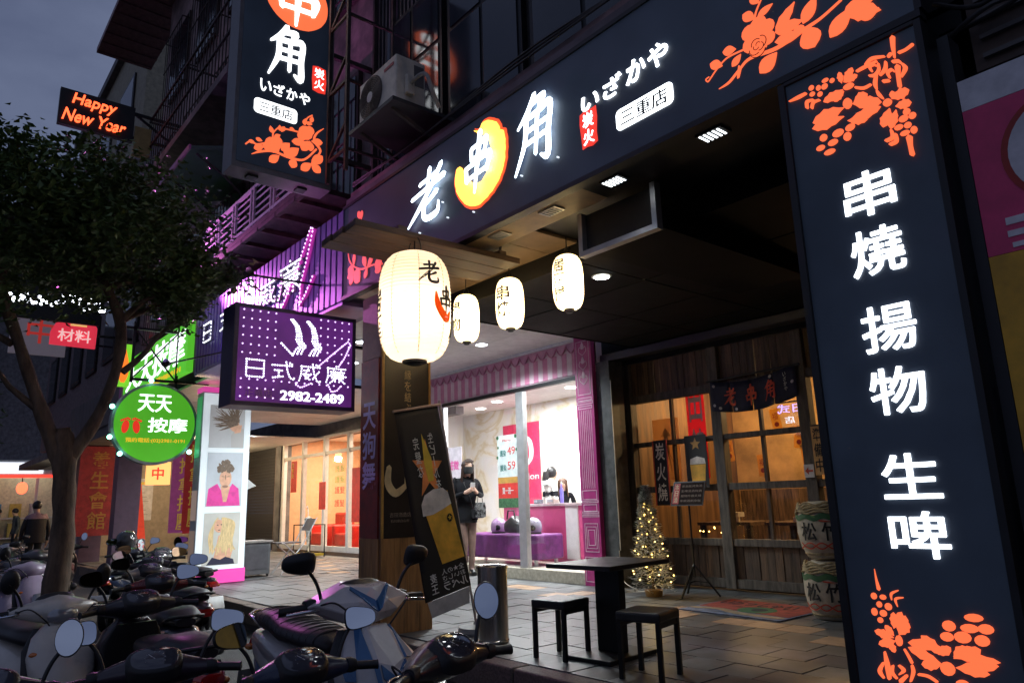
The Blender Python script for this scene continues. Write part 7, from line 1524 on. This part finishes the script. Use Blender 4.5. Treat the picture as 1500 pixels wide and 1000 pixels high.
# woman with phone
blackc = M('black_coat', (.008, .008, .010), .8, var=.25, spec=.15); tights = M('sheer_tights', (.20, .125, .10), .5); shoe = M('black_shoe', (.01, .01, .01), .3)
arms = {'l': (None, (.03, .135, .665), (.135, .045, .70), (.165, .022, .72)), 'r': (None, (.02, -.135, .66), (.135, -.04, .70), (.165, -.018, .715))}
legs = {'l': ((.012, .045, .285), (.0, .04, .05), (.065, .048, .014)), 'r': ((.03, -.03, .285), (.0, -.028, .05), (.065, -.03, .014))}
J = base_joints(arms, legs, .005, .035)
def cls_w(c):
    if c.z > .835: return 1
    if c.x > .135 and c.z > .6: return 1
    if c.z < .055: return 3
    if c.z < .47: return 2
    return 0
wm = person('woman in black coat and black mask looking at her phone outside the salon', (-9.34, 6.84, 0), rad(-18), 1.78, J, [blackc, skin, tights, shoe], cls_w)
Hh = 1.78
def loc_part(nm, mb, mt, par, sm=50): return mb.build(nm, mt, par, smooth=sm)
coat = MB().loft([((0, 0, .465*Hh), Y3, X3, .104*Hh, .082*Hh, 2.2), ((0, 0, .53*Hh), Y3, X3, .098*Hh, .078*Hh, 2.2), ((0, 0, .62*Hh), Y3, X3, .082*Hh, .070*Hh, 2.2), ((.004*Hh, 0, .70*Hh), Y3, X3, .100*Hh, .075*Hh, 2.3), ((.004*Hh, 0, .78*Hh), Y3, X3, .118*Hh, .066*Hh, 2.4), ((.004*Hh, 0, .825*Hh), Y3, X3, .07*Hh, .045*Hh, 2.2)], 24)
loc_part('coat', coat, blackc, wm)
loc_part('shorts', MB().loft([((0, 0, .445*Hh), Y3, X3, .097*Hh, .072*Hh, 2.2), ((0, 0, .47*Hh), Y3, X3, .098*Hh, .074*Hh, 2.2)], 20), M('dark_shorts', (.03, .03, .035), .7), wm)
for sg in (1, -1): loc_part('boot', MB().loft([((.055*Hh+(.012*Hh if sg < 0 else 0)*0, (.045 if sg > 0 else -.029)*Hh, .018*Hh), Y3, Z3, .024*Hh, .018*Hh, 2.5), ((.0, (.04 if sg > 0 else -.028)*Hh, .025*Hh), Y3, Z3, .026*Hh, .026*Hh, 2.5), ((-.022*Hh, (.04 if sg > 0 else -.028)*Hh, .025*Hh), Y3, Z3, .02*Hh, .025*Hh, 2.5)], 14), shoe, wm)
hairm = M('dark_brown_hair', (.035, .016, .010), .42, var=.35, scale=6, stretch=(8, 8, .6)); maskm = M('black_mask', (.008, .008, .009), .8)
hd = Vector((.056*Hh, 0, .925*Hh))
hm_ = MB(); R = []
for i in range(13):
    t = i/12; th = pi*t*.62; ring = []
    for k in range(21):
        a = rad(48)+(2*pi-rad(96))*k/20
        ring.append(hd+Vector((.058*Hh*sin(th+.05)*cos(a)-.004*Hh, .054*Hh*sin(th+.05)*sin(a), .062*Hh*cos(th))))
    R.append(ring)
hm_.rings(R, cap=False, closed=False); hc = loc_part('hair', hm_, hairm, wm, 70); q_ = hc.modifiers.new('s', 'SOLIDIFY'); q_.thickness = .012; q_.offset = 1
mb = MB(); r_ = random.Random(2)
for k in range(70):
    a = rad(65)+(2*pi-rad(130))*k/69; p = hd+Vector((.054*Hh*cos(a), .052*Hh*sin(a), .0)); e = Vector((-.02*Hh+.05*Hh*cos(a)*.9, .062*Hh*sin(a), -.17*Hh-.05*Hh*r_.random()))
    mb.tube([p+Vector((0, 0, .03)), p+Vector((-.004, 0, -.03*Hh)), p*.35+(hd+e)*.65, hd+e], [.008, .009, .008, .003], 5)
loc_part('long_hair', mb, hairm, wm, 70)
loc_part('mask', MB().loft([(hd+Vector((.016*Hh, 0, -.066*Hh)), Y3, X3, .034*Hh, .030*Hh, 2.2), (hd+Vector((.022*Hh, 0, -.035*Hh)), Y3, X3, .047*Hh, .040*Hh, 2.2), (hd+Vector((.024*Hh, 0, -.006*Hh)), Y3, X3, .044*Hh, .036*Hh, 2.2)], 18), maskm, wm)
for sg in (1, -1):
    loc_part('eye', MB().ell(hd+Vector((.049*Hh, sg*.02*Hh, .012*Hh)), (.004, .012, .006), 10, 6), M('eye_dark', (.02, .015, .012), .2), wm); loc_part('ear', MB().ell(hd+Vector((.0, sg*.054*Hh, -.01*Hh)), (.014, .008, .024), 10, 6), skin, wm)
loc_part('fringe', MB().loft([(hd+Vector((.036*Hh, 0, .058*Hh)), Y3, Z3, .024*Hh, .006*Hh, 2.2), (hd+Vector((.047*Hh, 0, .045*Hh)), Y3, Z3, .042*Hh, .012*Hh, 2.2), (hd+Vector((.051*Hh, 0, .034*Hh)), Y3, Z3, .040*Hh, .005*Hh, 2.2)], 14), hairm, wm)
W2 = Matrix.Translation((-9.34, 6.84, 0)) @ Matrix.Rotation(rad(-18), 4, 'Z')
ph = thing('phone', 'white phone held in both hands by the woman', 'phone', W2 @ Vector((.17*Hh, 0, .735*Hh)), rad(-18), world=False)
MB().hexa([(-.004, -.036, -.05), (.006, -.036, -.05), (.006, .036, -.05), (-.004, .036, -.05), (.040, -.036, .08), (.05, -.036, .08), (.05, .036, .08), (.04, .036, .08)]).build('case', wht, ph, bevel=.003); MB().hexa([(-.006, -.032, -.044), (-.0045, -.032, -.044), (-.0045, .032, -.044), (-.006, .032, -.044), (.036, -.032, .072), (.0375, -.032, .072), (.0375, .032, .072), (.036, .032, .072)]).build('screen', EM('phone_screen', (.6, .75, 1), 1.0), ph)
bg_ = thing('handbag', 'small black shoulder bag worn by the woman', 'handbag', W2 @ Vector((.09*Hh, .075*Hh, .52*Hh)), rad(10), world=False)
MB().box(-.035, .035, -.11, .11, -.07, .07).build('bag_body', M('bag_leather', (.014, .014, .015), .3), bg_, bevel=.012); MB().box(.0355, .042, -.11, .11, -.01, .068).build('flap', MATS['bag_leather'], bg_, bevel=.002); MB().tube(smooth_line([(0, -.1, .07), (-.05, -.12, .25), (-.12, -.17, .45), (-.16, -.1, .50)]), .006, 6).build('strap', MATS['bag_leather'], bg_); MB().box(.043, .048, -.02, .02, .0, .015).build('clasp', chrome, bg_)
pg = thing('clear_bag', 'clear black printed carrier bag hanging from her arm', 'bag', W2 @ Vector((.13*Hh, .085*Hh, .545*Hh)), rad(-30), world=False)
MB().loft([((0, 0, -.10), Y3, X3, .085, .04, 3), ((0, 0, .05), Y3, X3, .09, .045, 3), ((0, 0, .12), Y3, X3, .075, .02, 3)], 16).build('bag_body', M('clear_print', (.12, .12, .12), .2, var=.7, scale=22), pg, smooth=50); MB().tube([(0, -.04, .12), (-.02, -.03, .22), (-.02, .03, .22), (0, .04, .12)], .006, 6).build('handle', ink, pg)
# people in the salon
hang_arms = {'l': (None, (-.01, .145, .64), (.03, .15, .50), (.04, .15, .455)), 'r': (None, (-.01, -.145, .64), (.03, -.15, .50), (.04, -.15, .455))}
st_legs = {'l': ((.01, .055, .28), (0, .055, .05), (.07, .06, .02)), 'r': ((.01, -.055, .28), (0, -.055, .05), (.07, -.06, .02))}
hood_w = M('white_hoodie', (.62, .62, .58), .8); blk_h = M('black_hair', (.012, .010, .010), .4)
def cls_h(c):
    if c.z > .85: return 1
    if .66 < c.z < .72: return 2
    if abs(c.y) > .11 and c.z < .49: return 1
    return 0 if c.z > .5 else 2
p1 = person('customer in white and black hooded jacket seen from behind at salon counter', (-9.42, 8.72, .15), rad(75), 1.52, base_joints(hang_arms, st_legs), [hood_w, skin, blackc], cls_h)
loc_part('hair', MB().ell((.02*1.52, 0, .93*1.52), (.062*1.52, .058*1.52, .072*1.52)), blk_h, p1, 60); loc_part('back_hair', MB().loft([((-.045*1.52, 0, .94*1.52), Y3, X3, .05*1.52, .03*1.52, 2.4), ((-.06*1.52, 0, .86*1.52), Y3, X3, .058*1.52, .03*1.52, 2.4), ((-.066*1.52, 0, .78*1.52), Y3, X3, .05*1.52, .02*1.52, 2.4)], 16), blk_h, p1, 60)
loc_part('hood', MB().loft([((-.035*1.52, 0, .79*1.52), Y3, X3, .085*1.52, .06*1.52, 2.2), ((-.04*1.52, 0, .835*1.52), Y3, X3, .075*1.52, .05*1.52, 2.2), ((-.03*1.52, 0, .86*1.52), Y3, X3, .05*1.52, .03*1.52, 2.2)], 18), hood_w, p1, 60)
p2 = person('smiling receptionist with long brown hair behind the salon counter', (-9.45, 9.05, .05), rad(-50), 1.42, base_joints(hang_arms, st_legs), [blackc, skin, blackc], lambda c: 1 if c.z > .84 or (abs(c.y) > .11 and c.z < .49) else 0)
h2 = Vector((.05*1.42, 0, .93*1.42))
mb = MB()
for k in range(40):
    a = rad(70)+(2*pi-rad(140))*k/39; p = h2+Vector((.05*1.42*cos(a)-.01, .055*1.42*sin(a), .02)); mb.tube([p+Vector((0, 0, .04)), p+Vector((-.01, 0, -.06)), p+Vector((-.02, .02*sin(a), -.25))], [.012, .014, .005], 5)
loc_part('long_hair', mb, M('brown_hair', (.10, .05, .03), .45), p2, 60); loc_part('hair', MB().ell(h2+Vector((-.018, 0, .022)), (.075, .082, .085)), MATS['brown_hair'], p2, 60)
for sg in (1, -1): loc_part('eye', MB().ell(h2+Vector((.074, sg*.028, .0)), (.005, .012, .006), 8, 5), MATS['eye_dark'], p2)
loc_part('mouth', MB().ell(h2+Vector((.068, 0, -.055)), (.006, .022, .007), 8, 5), M('lips', (.45, .1, .1), .4), p2); loc_part('nose', MB().ell(h2+Vector((.08, 0, -.022)), (.012, .01, .018), 8, 5), skin, p2)
# man walking away
jk = M('dark_jacket', (.014, .013, .016), .7); yoke = M('mauve_yoke', (.34, .22, .25), .7); trs = M('dark_trousers', (.015, .015, .018), .8)
wl = {'l': ((.03, .05, .29), (-.08, .05, .07), (-.02, .055, .03)), 'r': ((.06, -.05, .285), (.09, -.05, .05), (.155, -.055, .025))}
p3 = person('man in dark jacket with mauve shoulders walking away past the scooters', (-19.5, 2.45, ZR), rad(185), 1.72, base_joints(hang_arms, wl), [jk, skin, trs, yoke], lambda c: 1 if c.z > .85 or (abs(c.y) > .11 and c.z < .49) else (2 if c.z < .5 else (3 if c.z > .765 else 0)))
loc_part('jacket', MB().loft([((0, 0, .47*1.72), Y3, X3, .115*1.72, .08*1.72, 2.3), ((0, 0, .60*1.72), Y3, X3, .118*1.72, .08*1.72, 2.3), ((0, 0, .74*1.72), Y3, X3, .12*1.72, .075*1.72, 2.4), ((0, 0, .768*1.72), Y3, X3, .12*1.72, .07*1.72, 2.4)], 20), jk, p3); loc_part('yoke', MB().loft([((0, 0, .769*1.72), Y3, X3, .12*1.72, .07*1.72, 2.4), ((0, 0, .805*1.72), Y3, X3, .11*1.72, .06*1.72, 2.4), ((0, 0, .84*1.72), Y3, X3, .05*1.72, .04*1.72, 2.4)], 20), yoke, p3)
loc_part('hair', MB().ell((.035*1.72, 0, .938*1.72), (.06*1.72, .054*1.72, .062*1.72)), blk_h, p3, 60)
for sg in (1, -1): loc_part('shoe', MB().ell(((-.05 if sg > 0 else .12)*1.72, sg*.053*1.72, .03), (.13, .05, .045)), shoe, p3, 60)
for i, (x, y, lb_, c_) in enumerate([(-30.5, 3.25, 'far pedestrian in grey before the corner store, right one', (.07, .08, .075)), (-31.5, 2.75, 'far pedestrian in black before the corner store, left one', (.02, .02, .025))]):
    q = person(lb_, (x, y, ZR), rad(-80+150*i), 1.68, base_joints(hang_arms, st_legs), [M('far_coat%d' % i, c_, .8), skin, trs], lambda c: 1 if c.z > .85 or (abs(c.y) > .11 and c.z < .49) else (2 if c.z < .5 else 0), 'far pedestrians')
    loc_part('hair', MB().ell((.035*1.68, 0, .942*1.68), (.06*1.68, .056*1.68, .06*1.68)), blk_h, q, 60)
